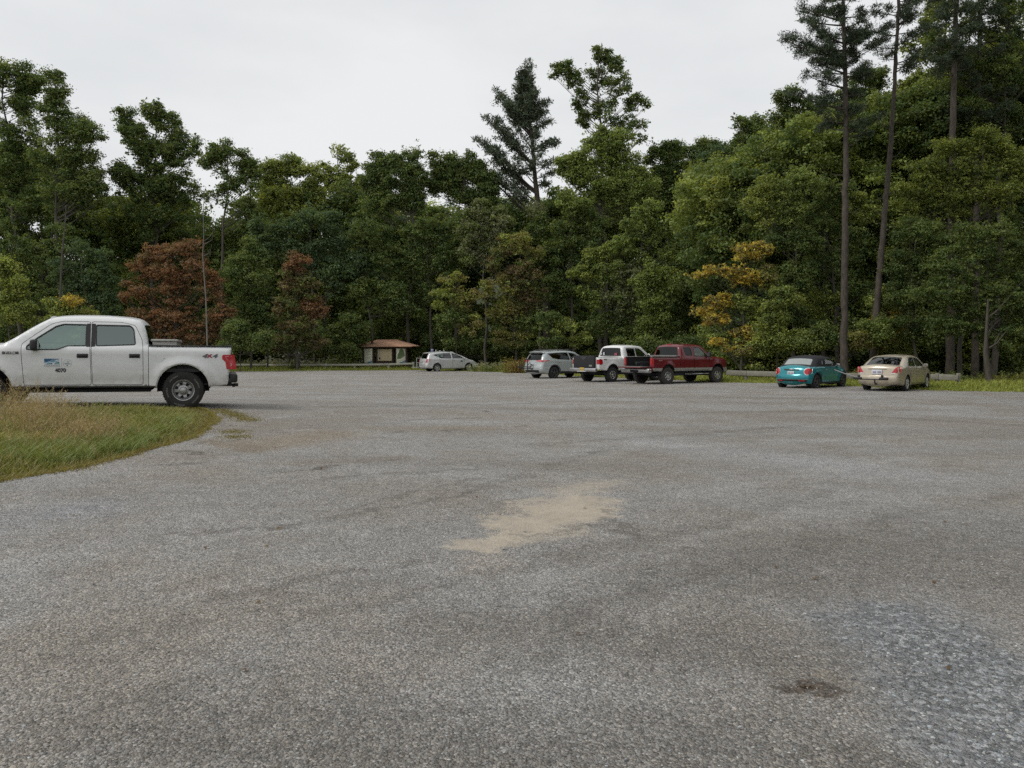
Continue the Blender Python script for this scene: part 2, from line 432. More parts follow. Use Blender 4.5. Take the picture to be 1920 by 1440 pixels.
    ruts = [(880,925,1140,845,.10,DK,.5),(560,905,900,880,.06,DK,.5),(640,960,900,900,.05,DK,.45),(400,1130,760,1060,.08,DK,.45),(1180,1030,1560,925,.13,DK,.3),(1260,935,1700,860,.12,LG,.4),(1600,780,1920,800,.2,DK,.5),(1300,775,1700,770,.25,DK,.4),(1500,1000,1920,930,.1,DK,.45),(745,790,900,785,.09,DK,.5),(1020,790,1200,782,.12,DK,.45),
          # tyre scuffs and small ridges
        (490, 1000, 900, 925, 0.07, DK, .6), (300, 1010, 520, 990, 0.05, DK, .5), (0, 1070, 480, 1000, 0.10, LG, .4), (730, 1000, 960, 940, 0.07, DK, .45), (760, 985, 1000, 925, 0.08, LG, .5),
        (300, 876, 388, 868, 0.045, DK, .9), (500, 888, 610, 880, 0.05, DK, .6), (595, 880, 645, 876, 0.06, DK, .9), (690, 870, 750, 864, 0.06, DK, .7),
        (735, 815, 757, 810, 0.07, DK, .9), (832, 810, 858, 807, 0.07, DK, .9), (905, 772, 925, 776, 0.09, DK, .8), (968, 803, 990, 800, 0.06, DK, .7), (340, 850, 385, 852, 0.07, DK, .8),
        (350, 838, 440, 826, 0.05, DK, .7), (420, 800, 480, 802, 0.06, DK, .5), (500, 787, 540, 783, 0.09, LG, .6), (545, 810, 585, 808, 0.07, LG, .6),
        (1050, 1160, 1700, 980, 0.12, DK, .4), (1000, 1100, 1500, 960, 0.10, LG, .3), (600, 1160, 1200, 1010, 0.09, DK, .35), (1000, 836, 1500, 800, 0.16, DK, .4), (1100, 845, 1800, 815, 0.2, LG, .35),
        (600, 752, 1000, 742, 0.25, LG, .4), (560, 765, 1000, 757, 0.22, DK, .4), (1100, 740, 1500, 748, 0.2, DK, .35), (200, 1200, 800, 1080, 0.10, DK, .3), (0, 1180, 500, 1090, 0.08, LG, .3),
        (1180, 1010, 1140, 960, 0.05, DK, .7), (1060, 1000, 1130, 985, 0.035, DK, .6), (960, 1010, 1060, 1000, 0.03, DK, .5)]
    fines = None
    for a0, b0, a1, b1, w_, sf, colr, st in patch_list:
        f = math_('MULTIPLY', blob(a0, b0, a1, b1, w_, sf), st)
        f = dither(f)
        base = mix(f, base, colr)
        if colr is SAND: fines = f if fines is None else math_('MAXIMUM', fines, f)
    rn = ramp(N(1.6, 5, 0.75, loc=(4, 8, 1)), [(0.34, 0.0), (0.52, 1.0)])
    for a0, b0, a1, b1, w_, colr, st in ruts:
        f = math_('MULTIPLY', math_('MULTIPLY', blob(a0, b0, a1, b1, w_, 0.85), st), rn)
        base = mix(f, base, colr)
    coarse = blob(1700, 1180, 2050, 1500, 0.45, 0.6)       # freshly spread larger stone, bottom right
    base = mix(math_('MULTIPLY', coarse, 0.8), base, (0.265, 0.278, 0.29))
    # single stones
    v1 = vor(78); v2 = vor(36); v3 = vor(170)
    def val(v):
        s = n.new('ShaderNodeSeparateColor'); l.new(v.outputs['Color'], s.inputs[0]); return s
    s1, s2, s3 = val(v1), val(v2), val(v3)
    k1 = ramp(s1.outputs[0], [(0.0, 0.22), (0.25, 0.55), (0.6, 1.02), (0.86, 1.5), (1.0, 2.4)])
    k3 = ramp(s3.outputs[1], [(0.0, 0.45), (0.5, 0.98), (1.0, 1.55)])
    k2 = ramp(s2.outputs[0], [(0.0, 0.35), (0.5, 0.85), (0.8, 1.3), (1.0, 2.3)])
    stone = mix(0.38, k1, k3)
    stone = mix(math_('MULTIPLY', coarse, 0.7), stone, k2)
    stone = mix(0.18, stone, ramp(N(24, 3, 0.6), [(0.3, 0.55), (0.7, 1.45)]))
    # fines fill the sand patches
    fc = fines
    stone = mix(math_('MULTIPLY', fc, 0.80), stone, (1.0, 1.0, 1.0))
    # traffic wear: mid-size clumps
    stone = mix(0.5, stone, ramp(N(5.0, 6, 0.75), [(0.3, 0.66), (0.7, 1.32)]), 'MULTIPLY')
    colr = mix(1.0, base, stone, 'MULTIPLY')
    tint = mix(0.35, (1.0, 1.0, 1.0), mix(s1.outputs[1], (1.12, 1.0, 0.86), (0.9, 0.99, 1.12)))
    colr = mix(1.0, colr, tint, 'MULTIPLY')
    l.new(colr, p.inputs['Base Color'])
    # relief
    hgt = math_('ADD', math_('MULTIPLY', v1.outputs['Distance'], -0.9), math_('MULTIPLY', v3.outputs['Distance'], -0.35))
    hgt = math_('ADD', hgt, math_('MULTIPLY', math_('MULTIPLY', v2.outputs['Distance'], -0.9), coarse))
    hgt = math_('ADD', hgt, math_('MULTIPLY', N(9, 5, 0.7), 0.9))
    hgt = math_('MULTIPLY', hgt, math_('SUBTRACT', 1.0, math_('MULTIPLY', fc, 0.75)))
    b = n.new('ShaderNodeBump'); b.inputs['Strength'].default_value = 1.0; b.inputs['Distance'].default_value = 0.018
    l.new(hgt, b.inputs['Height']); l.new(b.outputs[0], p.inputs['Normal'])
    l.new(p.outputs[0], o.inputs['Surface'])
    return m
lot.data.materials.append(gravel_material())

# ------------------------------------------------------------------ fast numpy meshes
def quads_mesh(name, V, cols=None, mat=None, vpf=4):
    """V: (N*vpf,3) vertices, every vpf of them one face"""
    N = len(V) // vpf
    me = bpy.data.meshes.new(name)
    me.vertices.add(len(V)); me.vertices.foreach_set('co', V.astype(np.float32).ravel())
    me.loops.add(len(V)); me.loops.foreach_set('vertex_index', np.arange(len(V), dtype=np.int32))
    me.polygons.add(N); me.polygons.foreach_set('loop_start', np.arange(0, len(V), vpf, dtype=np.int32))
    try: me.polygons.foreach_set('loop_total', np.full(N, vpf, np.int32))
    except Exception: pass
    if cols is not None:
        a = me.color_attributes.new('leaf_colour', 'FLOAT_COLOR', 'POINT')
        c4 = np.ones((len(V), 4), np.float32); c4[:, :3] = np.repeat(cols, vpf, axis=0)
        a.data.foreach_set('color', c4.ravel())
    me.update(calc_edges=True)
    if mat: me.materials.append(mat)
    return me
def mesh_obj(name, me, parent=None):
    o = bpy.data.objects.new(name, me); COL.objects.link(o)
    if parent: o.parent = parent
    return o
def norm(a): return a / (np.linalg.norm(a, axis=-1, keepdims=True) + 1e-9)

def blades(base, h, w, lean, col, rng, tipcol=None):
    """grass blades: two quads each, bent over; returns V, C"""
    N = len(base); az = rng.uniform(0, 2 * PI, N)
    d = np.stack([np.cos(az), np.sin(az), np.zeros(N)], 1)
    s = np.stack([-np.sin(az + 0.8), np.cos(az + 0.8), np.zeros(N)], 1) * (w / 2)[:, None]
    L = (h * lean)[:, None]; up = np.zeros((N, 3)); up[:, 2] = h
    p0 = base; p1 = base + up * 0.55 + d * L * 0.3; p2 = base + up + d * L
    q1 = np.stack([p0 - s, p0 + s, p1 + s * 0.8, p1 - s * 0.8], 1); q2 = np.stack([p1 - s * 0.8, p1 + s * 0.8, p2 + s * 0.15, p2 - s * 0.15], 1)
    V = np.concatenate([q1.reshape(-1, 3), q2.reshape(-1, 3)])
    C = np.concatenate([col, col if tipcol is None else tipcol])
    return V, C
def rand_in_poly(poly, N, rng):
    lo, hi = poly.min(0), poly.max(0); out = []
    while sum(map(len, out)) < N:
        p = rng.uniform(lo, hi, (N, 2)); out.append(p[pip(p, poly)])
    return np.concatenate(out)[:N]
GR = foliage_mat('grass_blade', 0.6, 0.25)
def place3(p): return np.stack([p[:, 0], p[:, 1], gz(p[:, 0], p[:, 1]) - 0.01], 1)
rng = np.random.default_rng(11)
def fnoise(p, s, seed=0):
    r = np.random.default_rng(seed); v = 0
    for k in range(5):
        a = r.uniform(0, 2 * PI); f = s * (1.7 ** k); v = v + np.sin((p[:, 0] * math.cos(a) + p[:, 1] * math.sin(a)) * f + r.uniform(0, 6)) * np.sin((p[:, 0] * math.sin(a + 1) - p[:, 1] * math.cos(a)) * f * 0.9 + r.uniform(0, 6)) / (1.3 ** k)
    return v / 2.0

# grass island
vis = ISLAND.copy(); vis[:, 0] = np.maximum(vis[:, 0], -14.0)
NB = 105000
p = rand_in_poly(vis, NB, rng)
din = seg_dist(p, ISLAND, np.roll(ISLAND, -1, 0))[0].min(1)
fn = fnoise(p, 1.3, 3)
k = np.clip(din / 0.7, 0, 1)
h = (0.03 + 0.105 * k + 0.05 * np.clip(fn, -1, 1) * k) * rng.uniform(0.5, 1.35, NB)
h *= np.where(rng.random(NB) < np.clip(din * 1.8, 0.12, 1), 1, 0.3)
w = rng.uniform(0.007, 0.014, NB)
g1, g2, dry = np.array([0.19, 0.21, 0.05]), np.array([0.35, 0.34, 0.11]), np.array([0.46, 0.39, 0.21])
mix_ = np.clip(0.45 + 0.35 * fnoise(p, 2.3, 8) + rng.normal(0, 0.22, NB), 0, 1)[:, None]
col = g1 * (1 - mix_) + g2 * mix_
edgey = (np.clip(1 - din / 0.42, 0, 1) * 0.85)[:, None] * (rng.random((NB, 1)) < 0.75)
col = col * (1 - edgey) + np.array([0.30, 0.225, 0.07]) * edgey
isdry = rng.random(NB) < (0.13 + 0.10 * np.clip(fn, 0, 1))
col[isdry] = dry * rng.uniform(0.7, 1.2, (isdry.sum(), 1))
col *= rng.uniform(0.7, 1.25, (NB, 1))
V, C = blades(place3(p), h, w, rng.uniform(0.2, 1.1, NB), col, rng)
o = mesh_obj('island_grass', quads_mesh('island_grass', V, C, GR)); tag(o, kind='stuff', label='short green grass covering the island by the white crew cab truck', cat='grass')
# tall seeded grass of the island
def stalks(cents, n_each, rng, hr, colA, colB, spread):
    P = []; H = []
    for (cx, cy_, hs) in cents:
        q = rng.normal(0, spread, (n_each, 2)) + (cx, cy_); P.append(q); H.append(rng.uniform(hr[0], hr[1], n_each) * hs)
    P = np.concatenate(P); H = np.concatenate(H); ok = pip(P, ISLAND) & (seg_dist(P, ISLAND, np.roll(ISLAND, -1, 0))[0].min(1) > 0.3); P, H = P[ok], H[ok]; N = len(P)
    t = rng.random((N, 1)); col = colA * (1 - t) + colB * t; col = col * rng.uniform(0.75, 1.25, (N, 1))
    base = place3(P); lean = rng.uniform(0.15, 0.75, N); st = rng.bit_generator.state
    V, C = blades(base, H, np.full(N, 0.006), lean, col, rng)
    # seed heads: clusters of tiny flecks round the tips
    az = rng.uniform(0, 2 * PI, N)
    tip = V[2 * 0: 0]
    q2 = V[4 * N:].reshape(N, 4, 3); tipc = q2[:, 2:].mean(1); midc = q2[:, :2].mean(1)
    K = 7; tt = rng.uniform(0.35, 1.05, (N, K, 1)); cc = midc[:, None] * (1 - tt) + tipc[:, None] * tt + rng.normal(0, 0.012, (N, K, 3))
    u = norm(rng.normal(0, 1, (N, K, 3)) + np.array([0, 0, 1.0])) * 0.022; v = norm(rng.normal(0, 1, (N, K, 3))) * 0.004
    SV = np.stack([cc - u, cc + v, cc + u, cc - v], 2).reshape(-1, 3)
    SC = np.repeat(col * np.array([1.0, 0.93, 0.85]), K, axis=0)
    return np.concatenate([V, SV]), np.concatenate([C, SC])
straw = np.array([0.50, 0.43, 0.27]); rust = np.array([0.30, 0.225, 0.13]); grn = np.array([0.24, 0.27, 0.09])
cl = []
for px_, py_, s_ in [(175,838,.6),(190,822,.65),(160,825,.7),(182,830,.6),(85,800,.8),(70,815,.85),(60,795,.95),(48,812,.95),(95,785,.8),(110,795,.75),(20,800,.8),(0,790,.8),(-25,790,1.1),(40,775,1.0),(120,812,.7),(-60,800,1.1),(75,840,.6)]:
    q = onground(px_, py_); cl.append((q.x, q.y, s_))
V1, C1 = stalks(cl, 85, rng, (0.25, 0.66), rust, straw, 0.22)
cl2 = []
for px_, py_, s_ in [(30,770,.7),(0,775,.7),(65,765,.7),(-30,780,.8),(110,775,.55),(150,780,.5),(210,790,.42),(260,790,.4),(300,790,.38),(180,800,.45),(-70,780,1.0),(230,775,.42),(330,790,.3)]:
    q = onground(px_, py_); cl2.append((q.x, q.y, s_))
V2_, C2_ = stalks(cl2, 55, rng, (0.25, 0.6), grn * 0.8, grn * 1.4, 0.45)
o = mesh_obj('tall_grass', quads_mesh('tall_grass', np.concatenate([V1, V2_]), np.concatenate([C1, C2_]), GR)); tag(o, kind='stuff', label='tall dry seeded grass standing on the island in front of the white truck', cat='dry grass')

# broad green tufts at the front of the island
cl3 = [onground(*q) for q in [(10,850),(60,860),(110,850),(150,862),(200,850),(240,845),(300,815),(330,800),(20,870),(260,830),(180,838),(90,872),(-30,870),(230,820),(280,800)]]
PP = np.concatenate([rng.normal(0, 0.13, (150, 2)) + (q.x, q.y) for q in cl3 for _ in (0,)]); PP = PP[pip(PP, ISLAND)]
NP_ = len(PP); tt = rng.random((NP_, 1))
V, C = blades(place3(PP), rng.uniform(0.08, 0.27, NP_), rng.uniform(0.009, 0.015, NP_), rng.uniform(0.4, 1.3, NP_), (np.array([0.15, 0.21, 0.05]) * (1 - tt) + np.array([0.28, 0.33, 0.12]) * tt), rng)
o = mesh_obj('broad_grass', quads_mesh('broad_grass', V, C, GR)); tag(o, kind='stuff', label='arching broad green blades along the near side of the island', cat='grass')

# grass verge beyond the gravel, out to the woods
N0 = 120000
fe = FAR_EDGE[(FAR_EDGE[:, 0] > -60) & (FAR_EDGE[:, 0] < 60)]
tt = rng.uniform(0, 1, N0) ** 0.85 * (len(fe) - 1); i0 = tt.astype(int); i0 = np.minimum(i0, len(fe) - 2); fr_ = (tt - i0)[:, None]
q = fe[i0] * (1 - fr_) + fe[i0 + 1] * fr_
depth = rng.uniform(0, 1, N0) ** 1.3 * 14
q = q + np.stack([depth * 0.12, depth], 1) + rng.normal(0, 0.05, (N0, 2))
ngt = np.clip(depth / 4, 0, 1)
fn = fnoise(q, 0.35, 21)
h = (0.10 + 0.20 * ngt + 0.14 * np.clip(fn, 0, 1) * ngt) * rng.uniform(0.5, 1.4, N0)
h *= np.where(q[:, 0] > 12, 0.62, 0.85)
w = rng.uniform(0.02, 0.045, N0)
c1, c2 = np.array([0.24, 0.30, 0.055]), np.array([0.40, 0.42, 0.10])
mx_ = np.clip(0.5 + 0.3 * fnoise(q, 0.8, 4) + rng.normal(0, 0.25, N0), 0, 1)[:, None]
col = (c1 * (1 - mx_) + c2 * mx_) * rng.uniform(0.7, 1.25, (N0, 1))
e_ = depth < 0.35; col[e_] = np.array([0.40, 0.38, 0.20]) * rng.uniform(0.8, 1.2, (e_.sum(), 1)); h[e_] *= 0.45
V, C = blades(place3(q), h, w, rng.uniform(0.1, 0.8, N0), col, rng)
o = mesh_obj('verge_grass', quads_mesh('verge_grass', V, C, GR)); tag(o, kind='stuff', label='bright green grass verge between the gravel and the woods', cat='grass')

# moss creeping out over the gravel edge
NE = 26000; ei = rng.integers(0, len(ISLAND), NE); A_ = ISLAND[ei]; B_ = ISLAND[(ei + 1) % len(ISLAND)]; t_ = rng.random((NE, 1)); pe = A_ * (1 - t_) + B_ * t_
pe = pe + rng.normal(0, 1, (NE, 2)) * (0.03 + 0.06 * np.clip(fnoise(pe, 2.1, 31) + 0.4, 0, 1.3))[:, None]
ok_ = (pe[:, 0] > -13) & (pe[:, 1] < 16.5); pe = pe[ok_]; NE = len(pe); t_ = rng.random((NE, 1))
V, C = blades(place3(pe) + np.array([0, 0, 0.028]), rng.uniform(0.008, 0.05, NE), rng.uniform(0.006, 0.012, NE), rng.uniform(.3, 1.6, NE), (np.array([0.31, 0.22, 0.07]) * (1 - t_) + np.array([0.27, 0.28, 0.08]) * t_) * rng.uniform(.6, 1.2, (NE, 1)), rng)
o = mesh_obj('edge_moss', quads_mesh('edge_moss', V, C, GR)); tag(o, kind='stuff', label='yellow brown moss and cut grass fringing the island edge', cat='moss')

# moss and weeds growing in the gravel beside the island
q0 = [onground(*c) for c in [(412,770),(420,773),(428,776),(437,779),(446,782),(455,786),(464,790),(436,812),(442,822)]]
PP = np.concatenate([rng.normal(0, 1, (330, 2)) * (0.13, 0.14) + (c.x, c.y) for c in q0]); n_ = len(PP)
V, C = blades(place3(PP) + np.array([0, 0, 0.03]), rng.uniform(0.006, 0.022, n_), np.full(n_, 0.014), rng.uniform(.3, 1.5, n_), np.array([0.27, 0.235, 0.085]) * rng.uniform(0.6, 1.2, (n_, 1)), rng)
o = mesh_obj('low_moss', quads_mesh('low_moss', V, C, GR)); tag(o, kind='stuff', label='low yellowish moss growing in the gravel past the island tip', cat='moss')

# loose stones of the near gravel
def stones(name, P, size, colr, rng, mat):
    ico = bmesh.new(); bmesh.ops.create_icosphere(ico, subdivisions=1, radius=1.0)
    tv = np.array([v.co[:] for v in ico.verts]); tf = np.array([[v.index for v in f.verts] for f in ico.faces]); ico.free()
    N = len(P); nv = len(tv)
    def rotz(a):
        c, s = np.cos(a), np.sin(a); R = np.zeros((len(a), 3, 3)); R[:, 0, 0] = c; R[:, 0, 1] = -s; R[:, 1, 0] = s; R[:, 1, 1] = c; R[:, 2, 2] = 1; return R
    jit = 1 + rng.uniform(-0.28, 0.28, (N, nv, 1))
    V = tv[None] * jit * (size[:, None] * rng.uniform([0.7, 0.5, 0.35], [1.1, 0.8, 0.6], (N, 3)))[:, None, :]
    V = np.einsum('nij,nvj->nvi', rotz(rng.uniform(0, 6.28, N)), V)
    V = V + np.stack([P[:, 0], P[:, 1], gz(P[:, 0], P[:, 1]) + 0.02 + size * 0.12], 1)[:, None]
    F = (tf[None] + (np.arange(N) * nv)[:, None, None]).reshape(-1, 3)
    W3 = V.reshape(-1, 3)[F.ravel()]
    return quads_mesh(name, W3, np.repeat(colr, len(tf), axis=0), mat, vpf=3)
m, n, l = new_mat('loose_stone'); oo = n.new('ShaderNodeOutputMaterial'); pp = n.new('ShaderNodeBsdfPrincipled'); aa = n.new('ShaderNodeAttribute'); aa.attribute_name = 'leaf_colour'
zz = n.new('ShaderNodeTexNoise'); zz.inputs['Scale'].default_value = 150; tcc = n.new('ShaderNodeTexCoord'); l.new(tcc.outputs['Object'], zz.inputs['Vector'])
mm = n.new('ShaderNodeMix'); mm.data_type = 'RGBA'; mm.blend_type = 'OVERLAY'; mm.inputs['Factor'].default_value = 0.5; l.new(aa.outputs['Color'], mm.inputs['A']); l.new(zz.outputs['Fac'], mm.inputs['B'])
l.new(mm.outputs['Result'], pp.inputs['Base Color']); pp.inputs['Roughness'].default_value = 0.8; l.new(pp.outputs[0], oo.inputs['Surface'])
STONE = m
def cols_stone(N, rng, lo=0.09, hi=0.5):
    v = lo + (hi - lo) * rng.random((N, 1)) ** 1.6; t = rng.random((N, 1)); return v * (np.array([1.06, 1.0, 0.9]) * t + np.array([0.93, 1.0, 1.05]) * (1 - t))
N1 = 15000
u_ = rng.random(N1); Yn = 2.6 + 7.5 * u_ ** 1.2; Xn = rng.uniform(-0.74, 0.74, N1) * Yn
P1 = np.stack([Xn, Yn], 1)
sand_a, sand_b = onground(930, 1010), onground(1120, 930)
ds = seg_dist(P1, [(sand_a.x, sand_a.y)], [(sand_b.x, sand_b.y)])[0][:, 0]
P1 = P1[~pip(P1, ISLAND) & (ds > 0.55)]
sz = 0.0035 + 0.0065 * rng.random(len(P1)) ** 2.5
ca, cb = onground(1760, 1230), onground(2000, 1500)
N2 = 4500; P2 = np.stack([rng.uniform(1.2, 2.9, N2), rng.uniform(2.5, 5.0, N2)], 1)
dd = seg_dist(P2, [(ca.x, ca.y)], [(cb.x, cb.y)])[0][:, 0]; P2 = P2[rng.random(len(P2)) < np.exp(-(dd / 0.4) ** 2)]
sz2 = 0.005 + 0.009 * rng.random(len(P2)) ** 2
PA = np.concatenate([P1, P2]); SZ = np.concatenate([sz, sz2]); CA = cols_stone(len(PA), rng); CA[len(P1):] *= np.array([0.92, 0.96, 0.98])
o = mesh_obj('loose_stones', stones('loose_stones', PA, SZ, CA, rng, STONE)); tag(o, kind='stuff', label='loose grey stones scattered over the near gravel', cat='gravel')
# ================================================================== trees
LEAF = foliage_mat('leaf', 0.6, 0.42)
NEEDLE = foliage_mat('needle', 0.55, 0.12)
BARK = simple('bark_grey_brown', (0.10, 0.088, 0.072), 0.95, var=0.35, scale=5, bump=0.9, bscale=14, stretch=(3, 3, 0.5))
BARK_P = simple('bark_pine', (0.095, 0.078, 0.063), 0.95, var=0.45, scale=5, bump=1.0, bscale=9, stretch=(2.2, 2.2, 0.7))
BARK_L = simple('bark_pale', (0.20, 0.185, 0.16), 0.9, var=0.3, scale=4, bump=0.4, bscale=10)
PAL = dict(
    dk=((0.036, 0.062, 0.020), (0.060, 0.088, 0.026)), md=((0.058, 0.088, 0.024), (0.094, 0.124, 0.034)),
    lt=((0.090, 0.130, 0.034), (0.140, 0.180, 0.050)), yg=((0.088, 0.118, 0.027), (0.145, 0.168, 0.040)),
    ol=((0.100, 0.100, 0.036), (0.150, 0.138, 0.052)), br=((0.175, 0.106, 0.052), (0.265, 0.150, 0.070)),
    rb=((0.105, 0.085, 0.042), (0.145, 0.114, 0.056)), yl=((0.300, 0.225, 0.036), (0.420, 0.315, 0.058)),
    bl=((0.038, 0.068, 0.034), (0.062, 0.098, 0.046)), pn=((0.034, 0.056, 0.026), (0.060, 0.086, 0.038)), pg=((0.045, 0.066, 0.036), (0.080, 0.105, 0.055)),
    gg=((0.085, 0.105, 0.055), (0.125, 0.140, 0.075)))
PALK = dict(yl=1.75, br=1.3, rb=1.45, pn=1.1, pg=1.35, lt=2.2, yg=2.45, md=2.1, dk=2.1, ol=1.95, gg=2.15, bl=2.1)
PAL = {k: tuple(tuple(min(0.6, c * f_ * PALK[k]) for c, f_ in zip(q, (1.07, 1.0, 1.16))) for q in v) for k, v in PAL.items()}
MIXA = {'br': 'rb', 'rb': 'md', 'yl': 'ol', 'dk': 'md', 'md': 'dk', 'lt': 'md', 'yg': 'md', 'ol': 'yg', 'bl': 'dk', 'gg': 'md'}
def leaf_quads(C, Nrm, size, rng, aspect=0.62):
    N = len(C)
    a = norm(np.cross(Nrm, norm(rng.normal(0, 1, (N, 3))))); b = np.cross(Nrm, a)
    a = a * (size * 0.5)[:, None]; b = b * (size * 0.5 * aspect)[:, None]
    k = rng.uniform(-0.35, 0.35, (N, 1))
    return np.stack([C - a, C + b + a * k, C + a, C - b + a * k], 1).reshape(-1, 3)
MIXP = {PAL[k]: PAL[v] for k, v in MIXA.items()}
def clump_leaves(cc, rc, n, ls, pal, rng, flat=0.6, up=0.5, vv=0.30):
    """cc (K,3) clump centres with radii rc (K,); n leaves each"""
    K = len(cc); idx = np.repeat(np.arange(K), n); N = len(idx)
    d = norm(rng.normal(0, 1, (N, 3))); d[:, 2] = np.abs(d[:, 2]) * np.where(rng.random(N) < 0.72, 1, -1)
    r = rng.uniform(0.25, 1.0, N) ** 0.6
    off = d * (r * rc[idx])[:, None]; off[:, 2] *= flat
    off += norm(rng.normal(0, 1, (N, 3))) * (rng.random(N) ** 3 * rc[idx] * 0.55)[:, None]
    P = cc[idx] + off
    nr = norm(d * 0.5 + norm(rng.normal(0, 1, (N, 3))) * 0.75 + np.array([0, 0, up]))
    sz = ls * rng.uniform(0.6, 1.3, N)
    t = np.clip(rng.random(K)[idx] * 0.75 + rng.random(N) * 0.35 - 0.05, 0, 1)[:, None]
    p0, p1 = np.array(pal[0]), np.array(pal[1]); base_ = p0 * (1 - t) + p1 * t
    alt = MIXP.get(pal)
    if alt:
        pick = ((rng.random(K) < 0.35)[idx] | (rng.random(N) < 0.12))[:, None]; base_ = np.where(pick, np.array(alt[0]) * (1 - t) + np.array(alt[1]) * t, base_)
    col = base_ * (1 + rng.normal(0, vv * 0.5, K))[idx][:, None].clip(0.5, 1.7) * rng.uniform(0.75, 1.25, (N, 1))
    return leaf_quads(P, nr, sz, rng), col
def curve_pts(a, b, sag, n=5):
    a, b = Vector(a), Vector(b); m = (a + b) / 2 + Vector(sag)
    return [a * (1-t)**2 + m * 2*t*(1-t) + b * t*t for t in [k/(n-1) for k in range(n)]]
TREES = []
G1 = 'broadleaf trees along the far edge of the woods'
def noise3(p, s, seed):
    r = np.random.default_rng(seed); v = np.zeros(len(p))
    for k in range(4):
        A = r.normal(0, 1, (3, 3)); q = p @ A.T * (s * 1.6 ** k) / 1.7 + r.uniform(0, 6, 3); v += np.sin(q[:, 0]) * np.sin(q[:, 1]) * np.sin(q[:, 2]) / 1.25 ** k
    return v
def tree(name, label, cat, Y, lobes, pal, base=None, group=None, ls=None, rc=None, dens=1.0, flat=0.6, trunk_r=None, bark=None, shell=0.45, seed=None, lean=0.0, trunkless=False, pals=None, depthk=0.55, fork=0.35, carve=-0.40):
    sd_ = seed if seed is not None else len(TREES) + 101
    rng = np.random.default_rng(sd_); rr = random.Random(sd_)
    TREES.append(name)
    m = Y / FOC
    ls = (ls * 0.75 if ls else (0.0024 * Y + 0.012)); rc = rc or (0.0078 * Y + 0.15)
    if group == G1 and name != 'tall_poplar':                                       # close the crown between its main boughs
        ext = []; low = max(q[1] for q in lobes)
        for q in lobes:
            near = sorted((p_ for p_ in lobes if p_ is not q and p_[1] > q[1]), key=lambda p_: math.dist(p_[:2], q[:2]))[:1]
            for p_ in near: ext.append(((q[0] + p_[0]) / 2, (q[1] + p_[1]) / 2, (q[2] + p_[2]) * 0.40, (q[3] + p_[3]) * 0.40))
        if pals: pals = list(pals) + [None] * len(ext)
        lobes = list(lobes) + ext
    r0_ = random.Random(sd_ + 7); lob2 = []; pal2 = []
    for q_i, q in enumerate(lobes):                       # break every lobe into smaller, uneven boughs
        pq = pals[q_i] if pals else None
        if (q[2] + q[3]) / 2 < 19: lob2.append(q); pal2.append(pq); continue
        lob2.append((q[0], q[1], q[2] * 0.66, q[3] * 0.66)); pal2.append(pq); w0 = r0_.uniform(0, 6.28)
        for s_ in range(4):
            w_ = w0 + s_ * 1.57 + r0_.uniform(-0.5, 0.5); f_ = r0_.uniform(0.45, 0.72); g_ = r0_.uniform(0.32, 0.52)
            lob2.append((q[0] + math.cos(w_) * q[2] * f_, q[1] + math.sin(w_) * q[3] * f_, q[2] * g_, q[3] * g_ * r0_.uniform(0.8, 1.25))); pal2.append(pq)
    lobes = lob2; pals = pal2 if pals else None
    bx = base if base is not None else sum(q[0] for q in lobes) / len(lobes)
    bp = at(bx, 700, Y); b0 = Vector((bp.x, Y, float(gz(bp.x, Y))))
    root = empty(name, b0, label=label, cat=cat, group=group)
    mb = MB()
    L = []
    for q in lobes:
        cx, cy_, rx, ry = q[:4]; c = at(cx, cy_, Y); R = (rx + ry) / 2 * m
        c.y += rr.uniform(-depthk, depthk) * R if len(q) < 5 else q[4]
        L.append((c - b0, rx * m, R * 0.9, ry * m))
    top = max(L, key=lambda q: q[0].z + q[3]); H = top[0].z + top[3] * 0.5
    tr = trunk_r or (0.0075 * H + 0.04)
    steps = 9; tp = []
    for k in range(steps):
        t = k / (steps - 1); tx = top[0] * (t ** 1.5)
        tp.append(Vector((tx.x + rr.uniform(-1, 1) * 0.012 * H * (0 if k == 0 else 1), tx.y + rr.uniform(-1, 1) * 0.012 * H * (0 if k == 0 else 1), H * t)))
    if not trunkless:
        mb.tube([tp[0] - Vector((0, 0, 0.2))] + tp, [tr * 1.35] + [tr * (1 - 0.82 * (k / (steps - 1)) ** 0.8) for k in range(steps)], 9, cap=False)
    Vs, Cs = [], []
    for li, (c, rx, rd, ry) in enumerate(L):
        R = (rx + rd + ry) / 3
        K = max(4, int(0.62 * 4 * (R / rc) ** 2 * dens + 1))
        d = norm(rng.normal(0, 1, (K, 3))); d[:, 2] = np.where(d[:, 2] < -0.35, -d[:, 2], d[:, 2])
        f = rng.uniform(shell, 1.0, K) ** 0.7
        cc = np.array(c) + d * f[:, None] * np.array([max(rx - rc * 0.4, 0.2), max(rd - rc * 0.4, 0.2), max(ry - rc * 0.3, 0.2)])
        hv = norm(rng.normal(0, 1, (5, 3))); lum = 1 + 0.28 * np.clip((d @ hv[:2].T).max(1), 0, 1) ** 3 - 0.34 * np.clip((d @ hv[2:].T).max(1), 0, 1) ** 3
        cc = np.array(c) + (cc - np.array(c)) * lum[:, None]
        kp = noise3(cc, 0.95, sd_) > carve
        if kp.sum() >= 3: cc = cc[kp]; K = len(cc)
        cr_ = rc * rng.uniform(0.45, 1.4, K)
        nl = int(0.80 * PI * rc * rc / (0.31 * ls * ls))
        pl = PAL[pals[li]] if pals and pals[li] else PAL[pal]
        v, co = clump_leaves(cc, cr_, nl, ls, pl, rng, flat)
        Vs.append(v); Cs.append(co)
        # small outer sprays give the crown its ragged edge
        K2 = int(K * 9.0); r2 = rc * 0.30
